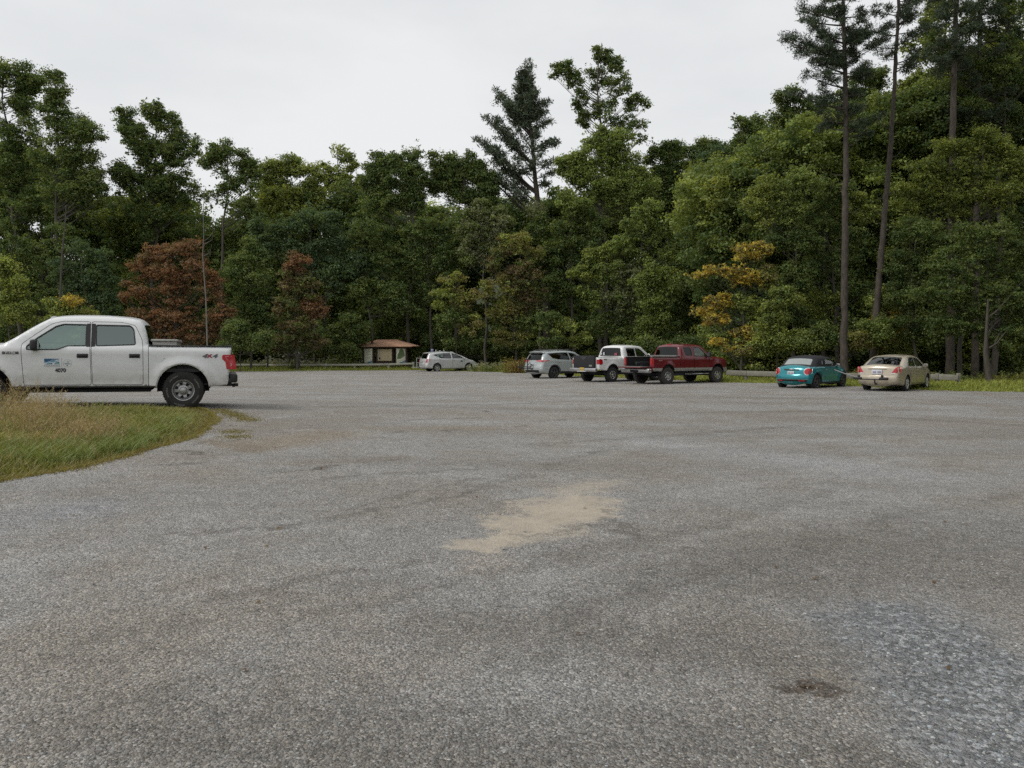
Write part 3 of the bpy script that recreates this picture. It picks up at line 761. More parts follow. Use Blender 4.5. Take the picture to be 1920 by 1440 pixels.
        d = norm(rng.normal(0, 1, (K2, 3))); f = rng.uniform(0.2, 1.0, K2) ** 0.6 * (1 + np.abs(rng.normal(0, 0.30, K2)) * (0.4 + np.clip(d[:, 2], 0, 1)))
        c2 = np.array(c) + d * f[:, None] * np.array([rx, rd, ry])
        kp = noise3(c2, 0.95, sd_) > carve - 0.05; c2 = c2[kp]; K2 = len(c2)
        if not K2: continue
        v, co = clump_leaves(c2, r2 * rng.uniform(0.5, 1.5, K2), int(0.75 * PI * r2 * r2 / (0.31 * ls * ls)) + 2, ls, pl, rng, 0.75)
        Vs.append(v); Cs.append(co)
        if not trunkless:
            hd = math.hypot(c.x, c.y); hz = max(fork * H, min(c.z - 0.75 * hd - 0.25 * R, H * 0.92)); hz = min(hz, H * 0.95)
            tt = hz / H; k0 = min(int(tt * (steps - 1)), steps - 2); ff = tt * (steps - 1) - k0
            a = tp[k0].lerp(tp[k0 + 1], ff); rb = tr * (1 - 0.82 * tt ** 0.8) * 0.5
            pts = curve_pts(a, c, (0, 0, -0.12 * (c - a).length), 6)
            mb.tube(pts, [rb * (1 - 0.72 * k / 5) for k in range(6)], 6, cap=False)
            for j in range(min(K, 5)):
                a2 = pts[rr.randint(2, 5)]
                mb.tube(curve_pts(a2, cc[j], (0, 0, -0.15), 4), [rb * 0.3, rb * 0.22, rb * 0.15, rb * 0.07], 4, cap=False)
    V = np.concatenate(Vs); C = np.concatenate(Cs)
    if not trunkless: mb.build('trunk', bark or BARK, root, smooth=60)
    mesh_obj('crown', quads_mesh('crown', V, C, LEAF), root)
    return root

# ---- tall row behind, left to right
tree('tall_tree', 'tallest dark tree at the far left edge, top rising above its neighbour', 'tree', 74, [(28,150,46,44),(70,160,26,20),(12,230,60,55),(55,290,50,55),(10,330,55,60),(40,400,60,60)], 'dk', 40, G1, dens=1.1, seed=31, rc=0.68, carve=-0.22)
tree('tall_tree', 'narrow topped dark tree, second from the left edge', 'tree', 72, [(105,160,24,32),(98,215,30,30),(140,245,42,30),(170,255,24,24),(95,290,42,45),(150,320,40,45),(110,370,60,50),(185,350,18,30)], 'md', 118, G1, dens=1.05, rc=0.66, carve=-0.22)
tree('dark_tree', 'dark many topped tree left of the small gap of sky', 'tree', 76, [(235,222,20,26),(284,212,22,28),(318,242,26,30),(262,270,45,40),(300,300,45,42),(352,282,28,34),(228,330,26,40),(280,360,66,50),(345,355,38,45),(300,420,80,40)], 'dk', 290, G1, dens=1.1, rc=0.66, carve=-0.22)
tree('thin_tree', 'thin open crowned tree with bare forked trunk against the gap of sky', 'tree', 74, [(420,280,34,22),(452,300,30,24),(395,302,22,18),(472,335,22,24),(430,345,22,18),(398,372,18,16),(462,388,18,20)], 'md', 420, G1, dens=0.9, rc=0.58, carve=-0.22, fork=0.5)
tree('yellow_green_tree', 'yellow green round topped tree right of the gap of sky', 'tree', 78, [(508,322,26,26),(545,315,30,24),(582,330,30,26),(520,375,48,42),(580,390,48,45),(550,440,60,45)], 'yg', 540, G1, dens=0.95)
tree('yellow_green_tree', 'slim tree whose small yellow green tip stands above the left skyline', 'tree', 82, [(632,284,15,15),(655,305,20,18),(607,312,14,9),(622,335,24,22),(660,350,34,30),(640,400,46,45)], 'yg', 642, G1, dens=0.85, rc=0.55)
tree('twin_oak', 'dark oak with a broad domed crown left of the lone pine, branches showing', 'tree', 72, [(715,308,34,24),(765,303,38,24),(700,345,36,32),(745,340,42,32),(790,340,32,28),(718,385,34,26),(770,380,36,20)], 'dk', 765, G1, dens=1.25, rc=0.72, fork=0.4)
tree('dark_oak', 'dark oak touching the lone pine, right half of the double dome', 'tree', 73, [(835,304,32,22),(878,306,30,22),(850,335,38,28),(898,335,34,26),(920,350,22,22),(868,365,36,20),(820,345,22,26),(905,380,28,22)], 'dk', 855, G1, dens=1.25, rc=0.72, fork=0.4)
tree('tall_poplar', 'tallest open crowned tree in the middle of the skyline', 'tree', 76, [(1058,128,26,13),(1040,142,16,8),(1075,150,20,22),(1130,105,20,20),(1152,120,20,22),(1120,150,26,26),(1160,165,32,30),(1190,192,24,22),(1212,198,12,10),(1088,190,20,28),(1130,205,32,30),(1172,235,28,26),(1095,225,20,20),(1205,235,16,20),(1200,262,20,14)], 'md', 1128, G1, dens=0.85, rc=0.52, carve=-0.05, fork=0.5)
tree('green_maple', 'bright green round crown in front of the tallest open tree', 'tree', 71, [(1120,262,34,30),(1158,272,34,30),(1095,305,34,32),(1135,310,40,36),(1178,315,34,34),(1062,310,26,22),(1205,350,34,34),(1110,350,46,34),(1160,365,44,36)], 'lt', 1140, G1, dens=0.9)
tree('evergreen_tree', 'dark bushy evergreen behind the right shoulder of the bright green crown', 'tree', 78, [(1236,300,34,34),(1262,285,26,18),(1225,345,34,34),(1270,330,36,34),(1250,390,44,44)], 'md', 1250, G1, dens=0.9)
tree('green_tree', 'mid green tree on the skyline where it begins to rise to the right', 'tree', 80, [(1300,290,30,20),(1330,278,26,22),(1310,330,36,36),(1290,380,40,40)], 'md', 1310, G1, dens=0.9)
tree('dark_evergreen', 'drooping dark evergreen left of the yellow leaved tree, high on the slope', 'tree', 66, [(1350,290,38,28),(1330,330,44,34),(1385,320,34,36),(1320,380,46,38),(1370,385,44,44),(1330,440,48,40),(1375,455,34,36)], 'bl', 1350, G1, dens=0.95, flat=0.4)
tree('green_tree', 'leafy tree whose crown steps up the skyline beside the drooping evergreen', 'tree', 64, [(1405,240,34,26),(1432,262,34,34),(1392,275,24,20),(1425,310,40,36),(1440,360,44,40)], 'md', 1425, G1, dens=0.92)
# ---- right wood, closer
G2 = 'broadleaf trees of the right wood'
tree('green_tree', 'round dark crown just left of the left tall pine', 'tree', 57, [(1476,190,30,26),(1500,220,40,36),(1462,245,34,34),(1520,270,48,42),(1478,300,46,40),(1540,215,36,36)], 'md', 1500, G2, dens=0.9)
tree('green_tree', 'dark crowned tree filling the gap between the two tall leaning pines', 'tree', 56, [(1610,180,44,44),(1580,240,48,44),(1640,240,44,50),(1600,310,54,48),(1560,300,36,36),(1640,150,24,24)], 'md', 1605, G2, dens=0.9)
tree('yellow_green_tree', 'yellow green tree behind the right tall leaning pine', 'tree', 54, [(1700,210,40,40),(1740,180,40,36),(1715,275,54,48),(1765,250,40,44),(1690,330,44,44),(1745,340,44,44)], 'yg', 1720, G2, dens=0.85)
tree('green_tree', 'dark tree rising out of the top of the picture at the right edge', 'tree', 50, [(1840,60,60,50),(1900,40,44,54),(1800,110,44,44),(1860,140,60,50),(1920,130,40,50),(1895,220,50,44),(1830,215,44,40),(1790,30,38,40),(1760,90,30,34)], 'dk', 1862, G2, dens=0.62, rc=0.5)
tree('yellow_green_tree', 'broad bright yellow green crown high at the right, in front of two trunks', 'tree', 46, [(1790,285,50,28),(1850,270,44,32),(1880,300,44,34),(1740,320,44,30),(1800,340,60,40),(1720,370,54,40),(1770,400,60,44),(1860,365,54,44),(1910,340,30,44)], 'yg', 1800, G2, dens=0.8)
tree('green_tree', 'dark green layered tree low at the right edge behind the grass', 'tree', 41, [(1850,450,70,44),(1900,500,50,50),(1800,500,64,42),(1760,550,60,40),(1860,560,70,44),(1930,580,50,50),(1800,610,64,34),(1880,630,60,34)], 'md', 1850, G2, dens=0.85, flat=0.4)
tree('green_tree', 'green layered tree over the tan sedan, right of the leaning pine', 'tree', 43, [(1720,440,50,40),(1690,500,40,40),(1740,500,44,36),(1700,560,44,36),(1760,460,40,36),(1690,615,44,30),(1740,630,40,28)], 'md', 1715, G2, dens=0.8, flat=0.45)
tree('green_tree', 'dark green tree directly behind the lower trunk of the left tall pine', 'tree', 47, [(1560,370,48,40),(1610,390,44,40),(1530,430,48,42),(1590,460,48,40),(1545,500,50,36),(1600,540,44,36),(1540,570,50,34),(1590,620,40,28)], 'dk', 1572, G2, dens=0.85, flat=0.45, pals=['md','yg','dk','md','dk','md','yg','dk'])
tree('green_tree', 'tree with broad green boughs reaching over the yellow leaves', 'tree', 46, [(1500,350,44,40),(1440,360,40,28),(1480,400,46,34),(1420,390,36,24),(1510,450,40,36),(1465,445,40,30),(1500,520,40,40),(1480,590,36,30),(1512,620,36,26)], 'md', 1492, G2, dens=0.8, flat=0.45, pals=['lt','yg','lt','yg','md','md','md','dk','md'])
tree('yellow_tree', 'small tree turned golden yellow left of the turquoise car', 'tree', 44.5, [(1400,478,34,22),(1425,470,22,18),(1350,510,34,15),(1312,517,20,6),(1395,520,38,22),(1345,568,36,18),(1312,585,18,10),(1400,575,40,26),(1340,600,34,14),(1395,630,38,22),(1440,520,22,26),(1355,640,34,14)], 'yl', 1390, G2, dens=0.5, rc=0.36, ls=0.17, shell=0.3, flat=0.4, fork=0.15, pals=['yl','yl','yl','yl','yl','yl','yl','yg','yl','yl','ol','yg'])
tree('shrub', 'yellow green bush low between the golden tree and the turquoise car', 'shrub', 43, [(1450,600,36,32),(1480,640,36,24),(1430,645,34,22),(1470,560,28,26)], 'yg', 1455, G2, dens=0.9, trunk_r=0.05)
tree('shrub', 'light green bush behind the turquoise car and the pine foot', 'shrub', 42.5, [(1520,645,30,20),(1550,630,30,22),(1610,640,34,22),(1640,620,30,26)], 'yg', 1560, G2, dens=0.8, trunk_r=0.05, pals=['yg','md','ol','lt'])
tree('shrub', 'yellowing bush behind the tan sedan, at the foot of the leaning pine', 'shrub', 44, [(1660,560,26,26),(1668,605,30,26),(1650,645,30,20),(1690,655,30,18)], 'ol', 1665, G2, dens=0.8, trunk_r=0.05, pals=['yg','yl','ol','yg'])
tree('yellow_green_tree', 'tall airy yellow green crown between the leaning pine and the bare pine trunk', 'tree', 55, [(1755,40,36,36),(1730,90,36,32),(1775,100,34,36),(1745,150,40,34),(1715,170,34,28),(1765,-10,36,30)], 'yg', 1752, G2, dens=0.7, rc=0.5)
tree('green_tree', 'tall airy green crown filling the top right corner of the picture', 'tree', 53, [(1880,-20,44,36),(1905,50,40,40),(1860,90,36,34),(1915,120,40,40),(1870,165,40,34),(1925,190,40,44),(1950,20,40,44)], 'md', 1895, G2, dens=0.7, rc=0.5, pals=['md','yg','md','yg','md','dk','md'])
# ---- middle band
G3 = 'smaller trees and bushes under the tall row'
tree('rust_brown_tree', 'broad rust brown tree behind the white crew cab truck', 'tree', 62, [(300,475,40,22),(348,470,40,22),(265,505,34,28),(315,510,46,32),(370,505,38,30),(248,550,30,28),(295,555,46,32),(350,550,48,34),(400,545,34,32),(420,590,30,30),(270,600,42,30),(330,605,50,34),(385,620,44,30),(300,645,50,26)], 'br', 322, G3, dens=0.85, rc=0.5, ls=0.2, flat=0.4, fork=0.12)
tree('brown_tree', 'narrow rust brown tree between the truck and the kiosk', 'tree', 64, [(555,495,26,20),(548,530,36,26),(575,545,28,26),(540,575,36,30),(585,580,30,26),(560,615,48,28),(540,645,40,20),(590,640,30,20)], 'rb', 558, G3, dens=0.85, rc=0.5, ls=0.2, flat=0.4, fork=0.12, pals=['br','rb','rb','rb','br','rb','rb','rb'])
tree('blue_green_tree', 'round blue green tree left of the broad rust brown one', 'tree', 66, [(165,480,42,26),(130,510,36,28),(190,520,36,32),(150,550,50,32),(200,575,40,32)], 'bl', 165, G3, dens=0.9)
tree('dark_tree', 'dark dense tree low at the left edge above the truck hood', 'tree', 68, [(40,470,54,40),(90,500,44,44),(20,530,50,40),(90,570,50,40),(110,450,40,34)], 'dk', 62, G3, dens=0.9)
tree('shrub', 'bright green bush at the left picture edge above the truck', 'shrub', 58, [(12,500,24,22),(25,540,32,28),(8,580,34,28),(45,590,30,24)], 'yg', 18, G3, dens=0.9, trunk_r=0.06)
tree('shrub', 'yellow green bush showing over the cab roof of the white truck', 'shrub', 58, [(105,575,24,16),(135,568,20,12),(118,600,36,18),(160,590,22,14)], 'yg', 120, G3, dens=0.6, trunk_r=0.05, pals=['yg','yl','yg','ol'])
tree('green_tree', 'leafy green tree between the two rust brown trees', 'tree', 65, [(470,480,36,34),(440,520,30,34),(485,530,38,34),(465,580,40,34),(500,600,30,30),(460,630,40,26)], 'md', 470, G3, dens=0.9)
tree('shrub', 'green bush at the right foot of the broad rust brown tree', 'shrub', 60, [(445,620,26,22),(462,645,30,16),(432,650,24,14),(490,640,20,18)], 'md', 450, G3, dens=0.7, trunk_r=0.05)
tree('dark_tree', 'dark blue green mass of a tree above and behind the narrow brown tree', 'tree', 70, [(590,420,50,40),(540,440,40,40),(620,470,50,44),(575,480,44,34),(640,520,44,40),(500,440,34,40)], 'bl', 590, G3, dens=0.9)
tree('dark_tree', 'very dark tree above the left end of the kiosk roof', 'tree', 70, [(690,440,48,40),(720,490,48,42),(670,500,40,36),(700,550,48,40),(740,560,40,40)], 'dk', 700, G3, dens=0.9, pals=['dk','dk','bl','md','dk'])
tree('green_tree', 'green tree directly behind the kiosk roof', 'tree', 74, [(740,580,40,34),(770,610,44,28),(720,615,40,28),(760,540,36,34),(800,620,30,30)], 'md', 755, G3, dens=0.85)
tree('shrub', 'green bush left of the kiosk roof', 'shrub', 69, [(650,610,32,22),(625,635,34,22),(660,640,32,20),(685,620,18,18)], 'md', 645, G3, dens=0.85, trunk_r=0.05, pals=['md','md','dk','md'])
tree('dark_tree', 'dark tree under the double domed oaks', 'tree', 71, [(790,440,46,34),(840,440,44,34),(810,490,44,36),(780,500,36,36),(850,500,36,36),(800,550,40,36)], 'dk', 812, G3, dens=0.9)
tree('olive_tree', 'olive brown tree above and right of the silver wagon', 'tree', 66, [(965,450,36,26),(990,480,30,28),(935,490,40,30),(975,520,44,32),(930,540,40,32),(990,560,38,34),(950,590,50,32),(1000,605,34,28),(960,635,44,22)], 'rb', 965, G3, dens=0.85, rc=0.5, ls=0.21, flat=0.45, fork=0.12, pals=['ol','ol','rb','rb','ol','rb','ol','md','ol'])
tree('grey_green_tree', 'grey green rounded tree left of the lone pine foot', 'tree', 69, [(900,400,34,24),(935,420,34,28),(885,435,30,28),(915,450,40,32),(895,480,32,28)], 'gg', 912, G3, dens=0.9)
tree('shrub', 'yellowish bush above the roof of the silver wagon', 'shrub', 64, [(850,530,26,22),(835,560,30,24),(870,565,32,26),(845,600,36,26),(880,610,32,24),(860,640,36,18)], 'ol', 855, G3, dens=0.8, trunk_r=0.06, rc=0.45, ls=0.2, pals=['ol','yg','ol','md','ol','md'])
tree('green_tree', 'fresh green tree filling the middle, behind the grey hatchback', 'tree', 60, [(1215,400,30,24),(1190,430,34,28),(1240,430,32,28),(1160,465,34,26),(1215,475,44,32),(1255,480,24,26),(1120,480,26,18),(1140,510,36,30),(1190,520,42,34),(1090,515,26,16),(1120,555,40,32),(1170,570,44,34),(1130,610,40,28),(1180,620,40,28)], 'lt', 1180, G3, dens=0.85, rc=0.5, ls=0.2, pals=['lt','lt','lt','lt','lt','lt','yg','lt','gg','yg','lt','gg','md','md'])
tree('green_tree', 'pale green rounded sapling crown over the white pickup', 'tree', 58, [(1228,512,34,20),(1205,535,28,22),(1248,540,28,24),(1225,570,38,26),(1240,600,30,24),(1210,610,28,22)], 'lt', 1226, G3, dens=0.95, rc=0.42, ls=0.18)
tree('dark_tree', 'shaded dark tree between the pale green sapling and the golden tree', 'tree', 60, [(1285,480,34,34),(1300,530,30,34),(1280,570,34,34),(1300,610,36,30),(1270,640,40,22)], 'dk', 1290, G3, dens=0.85)
tree('dark_tree', 'dark tree under the bright green crown, right of the lone pine trunk', 'tree', 69, [(1070,390,36,34),(1105,420,40,34),(1060,440,36,34),(1090,470,38,30),(1040,480,28,34),(1050,540,30,36)], 'md', 1078, G3, dens=0.9, pals=['lt','md','md','dk','dk','md'])
tree('shrub', 'yellow green bush above the grey hatchback', 'shrub', 57, [(1030,600,30,26),(1060,620,30,24),(1085,640,28,18),(1040,640,30,18)], 'yg', 1052, G3, dens=0.7, trunk_r=0.06, rc=0.42, ls=0.18, pals=['md','yg','yg','md'])
tree('shrub', 'low dark bush behind the cab of the red pickup', 'shrub', 52, [(1210,650,34,16),(1250,655,34,14),(1290,650,30,18),(1170,650,30,14)], 'dk', 1230, G3, dens=0.8, trunk_r=0.05, pals=['md','dk','dk','md'])
tree('shrub', 'drooping yellow leaved bush beside the hood of the red pickup', 'shrub', 43, [(1375,655,24,12),(1400,660,26,14),(1345,640,16,8),(1425,660,24,14)], 'yg', 1395, G3, dens=0.6, trunk_r=0.04, rc=0.3, ls=0.14, pals=['yl','ol','yl','yg'])
tree('shrub', 'dark low bush on the verge left of the kiosk', 'shrub', 68, [(520,650,34,14),(590,655,34,12),(640,658,34,10)], 'dk', 585, G3, dens=0.7, trunk_r=0.05)
tree('shrub', 'dark bush behind the two small signs', 'shrub', 72, [(820,640,30,16),(850,650,30,14),(900,650,34,14),(940,655,30,12),(985,655,30,14)], 'dk', 880, G3, dens=0.8, trunk_r=0.05)

tree('green_tree', 'green tree hiding the lower trunk of the lone pine', 'tree', 70, [(1015,430,28,30),(1035,470,30,30),(1005,500,28,30),(1030,545,32,32),(1005,395,18,18)], 'md', 1012, G3, dens=0.9, pals=['md','lt','md','md','gg'])
# ---- pines
def needle_tufts(cc, r, n, pal, rng, up=0.5, ln=0.26, wd=0.05):
    K = len(cc); idx = np.repeat(np.arange(K), n); N = len(idx)
    d = norm(rng.normal(0, 1, (N, 3)) + np.array([0, 0, up])); c = cc[idx] + norm(rng.normal(0, 1, (N, 3))) * (rng.random(N) ** 0.5 * r[idx])[:, None] * np.array([1, 1, 0.55])
    L = ln * rng.uniform(0.7, 1.2, (N, 1)); s = norm(np.cross(d, rng.normal(0, 1, (N, 3)))) * wd * 0.5
    V = np.stack([c - s * 0.5, c + d * L * 0.5 - s, c + d * L, c + d * L * 0.5 + s], 1).reshape(-1, 3)
    t = rng.random((N, 1)); col = (np.array(pal[0]) * (1 - t) + np.array(pal[1]) * t) * (1 + rng.normal(0, 0.2, K))[idx][:, None].clip(0.5, 1.6)
    return V, col
def pine(name, label, cat, Y, base_px, pts_px, r0, r1, branches, pal='pn', group=None, seed=1, ln=0.26, wd=0.05, tuft=0.42, nt=70, stubs=(), bark=None, sweep=0.3, ring=0, ringz=12):
    """pts_px: trunk path (px,py); branches: (px0,py0,px1,py1,droop,weight,ydir)"""
    rng = np.random.default_rng(seed); rr = random.Random(seed)
    bp = at(base_px, 700, Y); b0 = Vector((bp.x, Y, 0)); root = empty(name, b0, label=label, cat=cat, group=group)
    mb = MB(); P = [at(x, y, Y) - b0 for x, y in pts_px]; P = [Vector((0, 0, -0.2))] + [Vector((0, 0, 0.02))] + P
    n = len(P); R_ = [r0 * 1.25, r0 * 1.12] + [r0 + (r1 - r0) * (k / max(1, n - 3)) for k in range(n - 2)]; P2_, R2_ = [], []
    for k in range(n - 1):
        for q in range(6): t_ = q / 6; P2_.append(P[k].lerp(P[k + 1], t_) + Vector((rr.gauss(0, .02), rr.gauss(0, .02), 0))); R2_.append((R_[k] * (1 - t_) + R_[k + 1] * t_) * rr.uniform(0.93, 1.08))
    mb.tube(P2_ + [P[-1]], R2_ + [R_[-1]], 12, cap=False)
    def at_h(z):
        for a, b in zip(P[:-1], P[1:]):
            if a.z <= z <= b.z + 1e-6: return a.lerp(b, (z - a.z) / max(1e-6, b.z - a.z))
        return P[-1]
    Vs, Cs = [], []
    for (x1, y1, h0, depth, wgt) in branches:
        e = at(x1, y1, Y) - b0; e.y += depth
        a = at_h(h0 if h0 > 0 else e.z - sweep * math.hypot(e.x, e.y))
        ln_b = (e - a).length
        pts = curve_pts(a, e, (0, 0, -0.10 * ln_b), 7)
        rb = 0.018 * ln_b + 0.012
        mb.tube(pts, [rb * (1 - 0.8 * k / 6) for k in range(7)], 5, cap=False)
        K = max(3, int(ln_b * 2.6 * wgt)); cc = []
        for k in range(K):
            t = 0.38 + 0.62 * (k + rr.random()) / K; q = pts[min(5, int(t * 6))].lerp(pts[min(6, int(t * 6) + 1)], (t * 6) % 1)
            sp = 0.16 * ln_b * (1.1 - t) + 0.15
            off = Vector((rr.gauss(0, sp * 0.6), rr.gauss(0, sp), rr.gauss(0.10, 0.12)))
            cc.append(q + off)
            if k % 2 == 0: mb.tube([q, q + off], [rb * 0.25, rb * 0.1], 3, cap=False)
        cc = np.array([tuple(c) for c in cc])
        v, c = needle_tufts(cc, tuft * rng.uniform(0.7, 1.25, len(cc)), nt, PAL[pal], rng, ln=ln, wd=wd); Vs.append(v); Cs.append(c)
    zt = max(p.z for p in P)
    for k in range(ring):
        z_ = rr.uniform(ringz, zt); a = at_h(z_); w_ = rr.uniform(0, 2 * PI); L_ = rr.uniform(0.7, 2.2); e = a + Vector((math.cos(w_) * L_, math.sin(w_) * L_, rr.uniform(0.1, 0.5) * L_))
        mb.tube([a, a.lerp(e, .5), e], [0.03, 0.02, 0.008], 4, cap=False)
        cc = np.array([tuple(a.lerp(e, t_)) for t_ in (0.55, 0.75, 0.9, 1.05)]) + rng.normal(0, 0.12, (4, 3))
        v, c = needle_tufts(cc, tuft * rng.uniform(0.7, 1.2, 4), nt, PAL[pal], rng, ln=ln, wd=wd); Vs.append(v); Cs.append(c)
    for k in range(int(zt * 0.8)):
        z_ = rr.uniform(3.0, zt * 0.7); a = at_h(z_); w_ = rr.uniform(0, 2 * PI); L_ = rr.uniform(0.15, 0.6)
        mb.tube([a, a + Vector((math.cos(w_) * L_, math.sin(w_) * L_, rr.uniform(-.2, .2)))], [0.022, 0.008], 4, cap=False)
    for (h0, dx, dy, dz) in stubs:
        a = at_h(h0); mb.tube([a, a + Vector((dx * 0.5, dy * 0.5, dz * 0.2)), a + Vector((dx, dy, dz))], [0.035, 0.02, 0.006], 4, cap=False)
    mb.build('trunk', bark or BARK_P, root, smooth=60)
    mesh_obj('crown', quads_mesh('crown', np.concatenate(Vs), np.concatenate(Cs), NEEDLE), root)
    return root
rr = random.Random(77)
# lone pine in the middle of the skyline
br = []
for x, y, w in [(938,176,1.2),(925,172,.8),(950,195,1.2),(912,216,1.2),(928,226,1.2),(940,240,1),(897,258,1.3),(915,268,1.3),(932,282,1.2),(955,262,1),(960,225,1.2),(1028,190,1.3),(1020,205,1.2),(1012,232,1.3),(1035,230,1),(1042,260,1.2),(1020,275,1.2),(1050,262,.7),(1000,270,1),(968,300,1),(1025,310,1),(945,315,1.2),(1048,318,1),(925,325,1.2),(900,312,.8),(1008,250,1),(975,215,1.2),(962,345,.8),(1030,345,.8)]:
    br.append((x, y, -1, rr.uniform(-1.3, 1.3), w * 1.05))
for x, y in [(986,132),(978,140),(994,142),(984,152),(998,160),(972,160),(985,170),(1002,178),(968,178),(990,188),(975,195),(1004,198),(985,205),(962,200),(1010,212)]:
    br.append((x, y, -1, rr.uniform(-1.2, 1.2), 2.6))
pine('pine_tree', 'lone pine with upswept branches standing above the middle of the skyline', 'pine', 74, 1026, [(1025,600),(1022,500),(1012,420),(1004,340),(997,260),(988,190),(985,140)], 0.38, 0.05, br, group='pines', seed=5, ln=0.36, wd=0.085, tuft=0.50, nt=50, sweep=0.8, pal='pg', ring=12, ringz=17)
# tall pines at the right
br = []
for x, y, w, d in [(1468,72,1.1,0),(1480,60,1,.6),(1500,52,1.2,-.8),(1495,8,1,0),(1510,20,1.2,.8),(1520,88,1.2,0),(1505,110,1.1,-.6),(1530,118,1,0.7),(1512,140,1.1,0),(1535,150,1,-.9),(1540,60,1,.9),(1620,70,1.1,0),(1612,96,1.2,.6),(1640,20,1.2,0),(1625,40,1,-.8),(1618,130,1,-.5),(1550,-20,1.2,.4),(1500,-30,1.2,0),(1640,-30,1.2,.4),(1560,30,1,-1.2),(1600,50,1,1.2),(1480,170,.9,0),(1530,190,.9,-.5),(1625,170,.9,0),(1550,215,.8,.7),(1540,95,1,1.5),(1560,-80,1.2,0),(1620,-70,1.2,0),(1480,-90,1.2,.5),(1650,-110,1.2,.5),(1540,-150,1.4,0),(1620,-160,1.4,0),(1560,-220,1.6,0),(1600,-230,1.6,.3),(1580,-270,2,0)]:
    br.append((x, y, -1, d, w))
pine('pine_tree', 'tall straight pine rising behind the turquoise car', 'pine', 41.5, 1583, [(1583,640),(1584,500),(1585,380),(1586,250),(1585,120),(1581,0),(1578,-120),(1577,-280)], 0.188, 0.05, br, group='pines', seed=6, ln=0.2, wd=0.034, tuft=0.34, nt=120, ring=70, ringz=13,
     stubs=[(9, .9, .2, .3), (11, -.8, .3, .2), (12.5, .7, -.3, .5), (7, -.6, 0, .3)])
br = []
for x, y, w, d in [(1640,88,.8,0),(1650,60,.7,.5),(1665,100,.8,-.5),(1660,20,.8,0),(1712,30,.9,0),(1725,60,.8,.6),(1735,20,.8,-.6),(1730,95,.6,0),(1640,40,.7,.9),(1710,-20,1,0),(1650,-30,1,0),(1750,-20,1,.5),(1720,-80,1.2,0),(1660,-90,1.2,.4),(1700,-150,1.4,0),(1680,-170,1.4,0),(1740,-130,1.2,-.5),(1695,-230,1.8,0),(1645,110,.5,0)]:
    br.append((x, y, -1, d, w))
pine('pine_tree', 'tall pine with a leaning trunk behind the tan sedan', 'pine', 43.5, 1636, [(1638,650),(1645,560),(1652,480),(1659,400),(1667,310),(1674,210),(1680,100),(1685,0),(1690,-110),(1695,-240)], 0.190, 0.055, br, group='pines', seed=7, ln=0.2, wd=0.034, tuft=0.32, nt=100, ring=34, ringz=17,
     stubs=[(9.3, -1.0, -.1, .5), (8.3, .7, .1, .7), (10.2, -.8, .2, -.3), (12.4, .8, 0, .6), (14, -.6, .1, .4)])
br = [(x, y, -1, d, w) for x, y, w, d in [(1760,20,1,0),(1830,10,1,0),(1770,70,1,.6),(1825,60,1,-.5),(1760,-40,1.2,0),(1840,-50,1.2,0),(1775,110,.8,-.6),(1790,-120,1.6,0),(1750,130,.6,0),(1830,120,.6,.5)]]
pine('pine_tree', 'tall bare pine trunk left of the pair near the right edge', 'pine', 48, 1781, [(1782,600),(1784,420),(1786,250),(1790,120),(1794,0),(1797,-150)], 0.225, 0.10, br, group='pines', seed=8, ln=0.2, wd=0.036, tuft=0.36, nt=110, ring=40, ringz=18)
br = [(x, y, -1, d, w) for x, y, w, d in [(1870,20,1,0),(1880,60,1,0),(1890,90,.8,.6),(1820,50,1,-.5),(1870,-40,1.2,0),(1810,-50,1.2,0),(1900,40,1,-.6),(1850,-120,1.6,0),(1900,0,1.2,.4),(1915,60,1.0,0)]]
pine('pine_tree', 'dark pine trunk nearest the right picture edge', 'pine', 50, 1828, [(1829,600),(1831,420),(1834,250),(1836,120),(1838,0),(1840,-150)], 0.20, 0.10, br, group='pines', seed=9, ln=0.2, wd=0.036, tuft=0.36, nt=110, ring=50, ringz=16)
# slender bare stems in front of the woods
def snag(label, Y, pts_px, r, seed, mat_, twigs=5):
    rr = random.Random(seed); P = [at(x, y, Y) for x, y in pts_px]; b0 = Vector((P[0].x, Y, 0)); root = empty('bare_tree', b0, label=label, cat='tree', group='slender bare stems')
    mb = MB(); Q = [p - b0 for p in P]; Q[0].z = -0.1; n = len(Q)
    mb.tube(Q, [r * (1 - 0.75 * k / (n - 1)) for k in range(n)], 7, cap=False); mb.build('trunk', mat_, root, smooth=60)
    for k in range(twigs):
        mb = MB()
        t = rr.uniform(0.45, 0.95) * (n - 1); a = Q[int(t)].lerp(Q[min(n - 1, int(t) + 1)], t % 1); L = rr.uniform(0.5, 1.3); s = rr.choice((-1, 1))
        mb.tube([a, a + Vector((s * L * .5, rr.uniform(-.3, .3), L * .35)), a + Vector((s * L * .75, rr.uniform(-.5, .5), L))], [r * .3, r * .2, r * .08], 4, cap=False)
        mb.build('branch', mat_, root, smooth=60)
snag('slender pale bare stem in front of the broad rust brown tree', 58, [(390,690),(388,620),(386,560),(383,520),(380,480),(382,440),(381,400),(383,360)], 0.062, 3, BARK_L, 9)
snag('thin brown bare stem rising over the cab roof of the white truck', 58, [(110,690),(112,600),(114,530),(117,470),(122,420),(124,385)], 0.10, 4, BARK, 7)
snag('thin grey stem right of the leaning pine', 45, [(1700,690),(1702,610),(1706,560),(1712,500),(1718,440)], 0.07, 5, BARK_L, 6)
snag('grey trunk with a fork low at the right edge beyond the rail end', 38.5, [(1858,716),(1852,690),(1848,660),(1850,620),(1853,560)], 0.19, 6, BARK, 4)
snag('thin grey stem left of the pale stone post', 66, [(502,692),(502,665),(501,630),(500,590),(498,520)], 0.09, 8, BARK, 3)

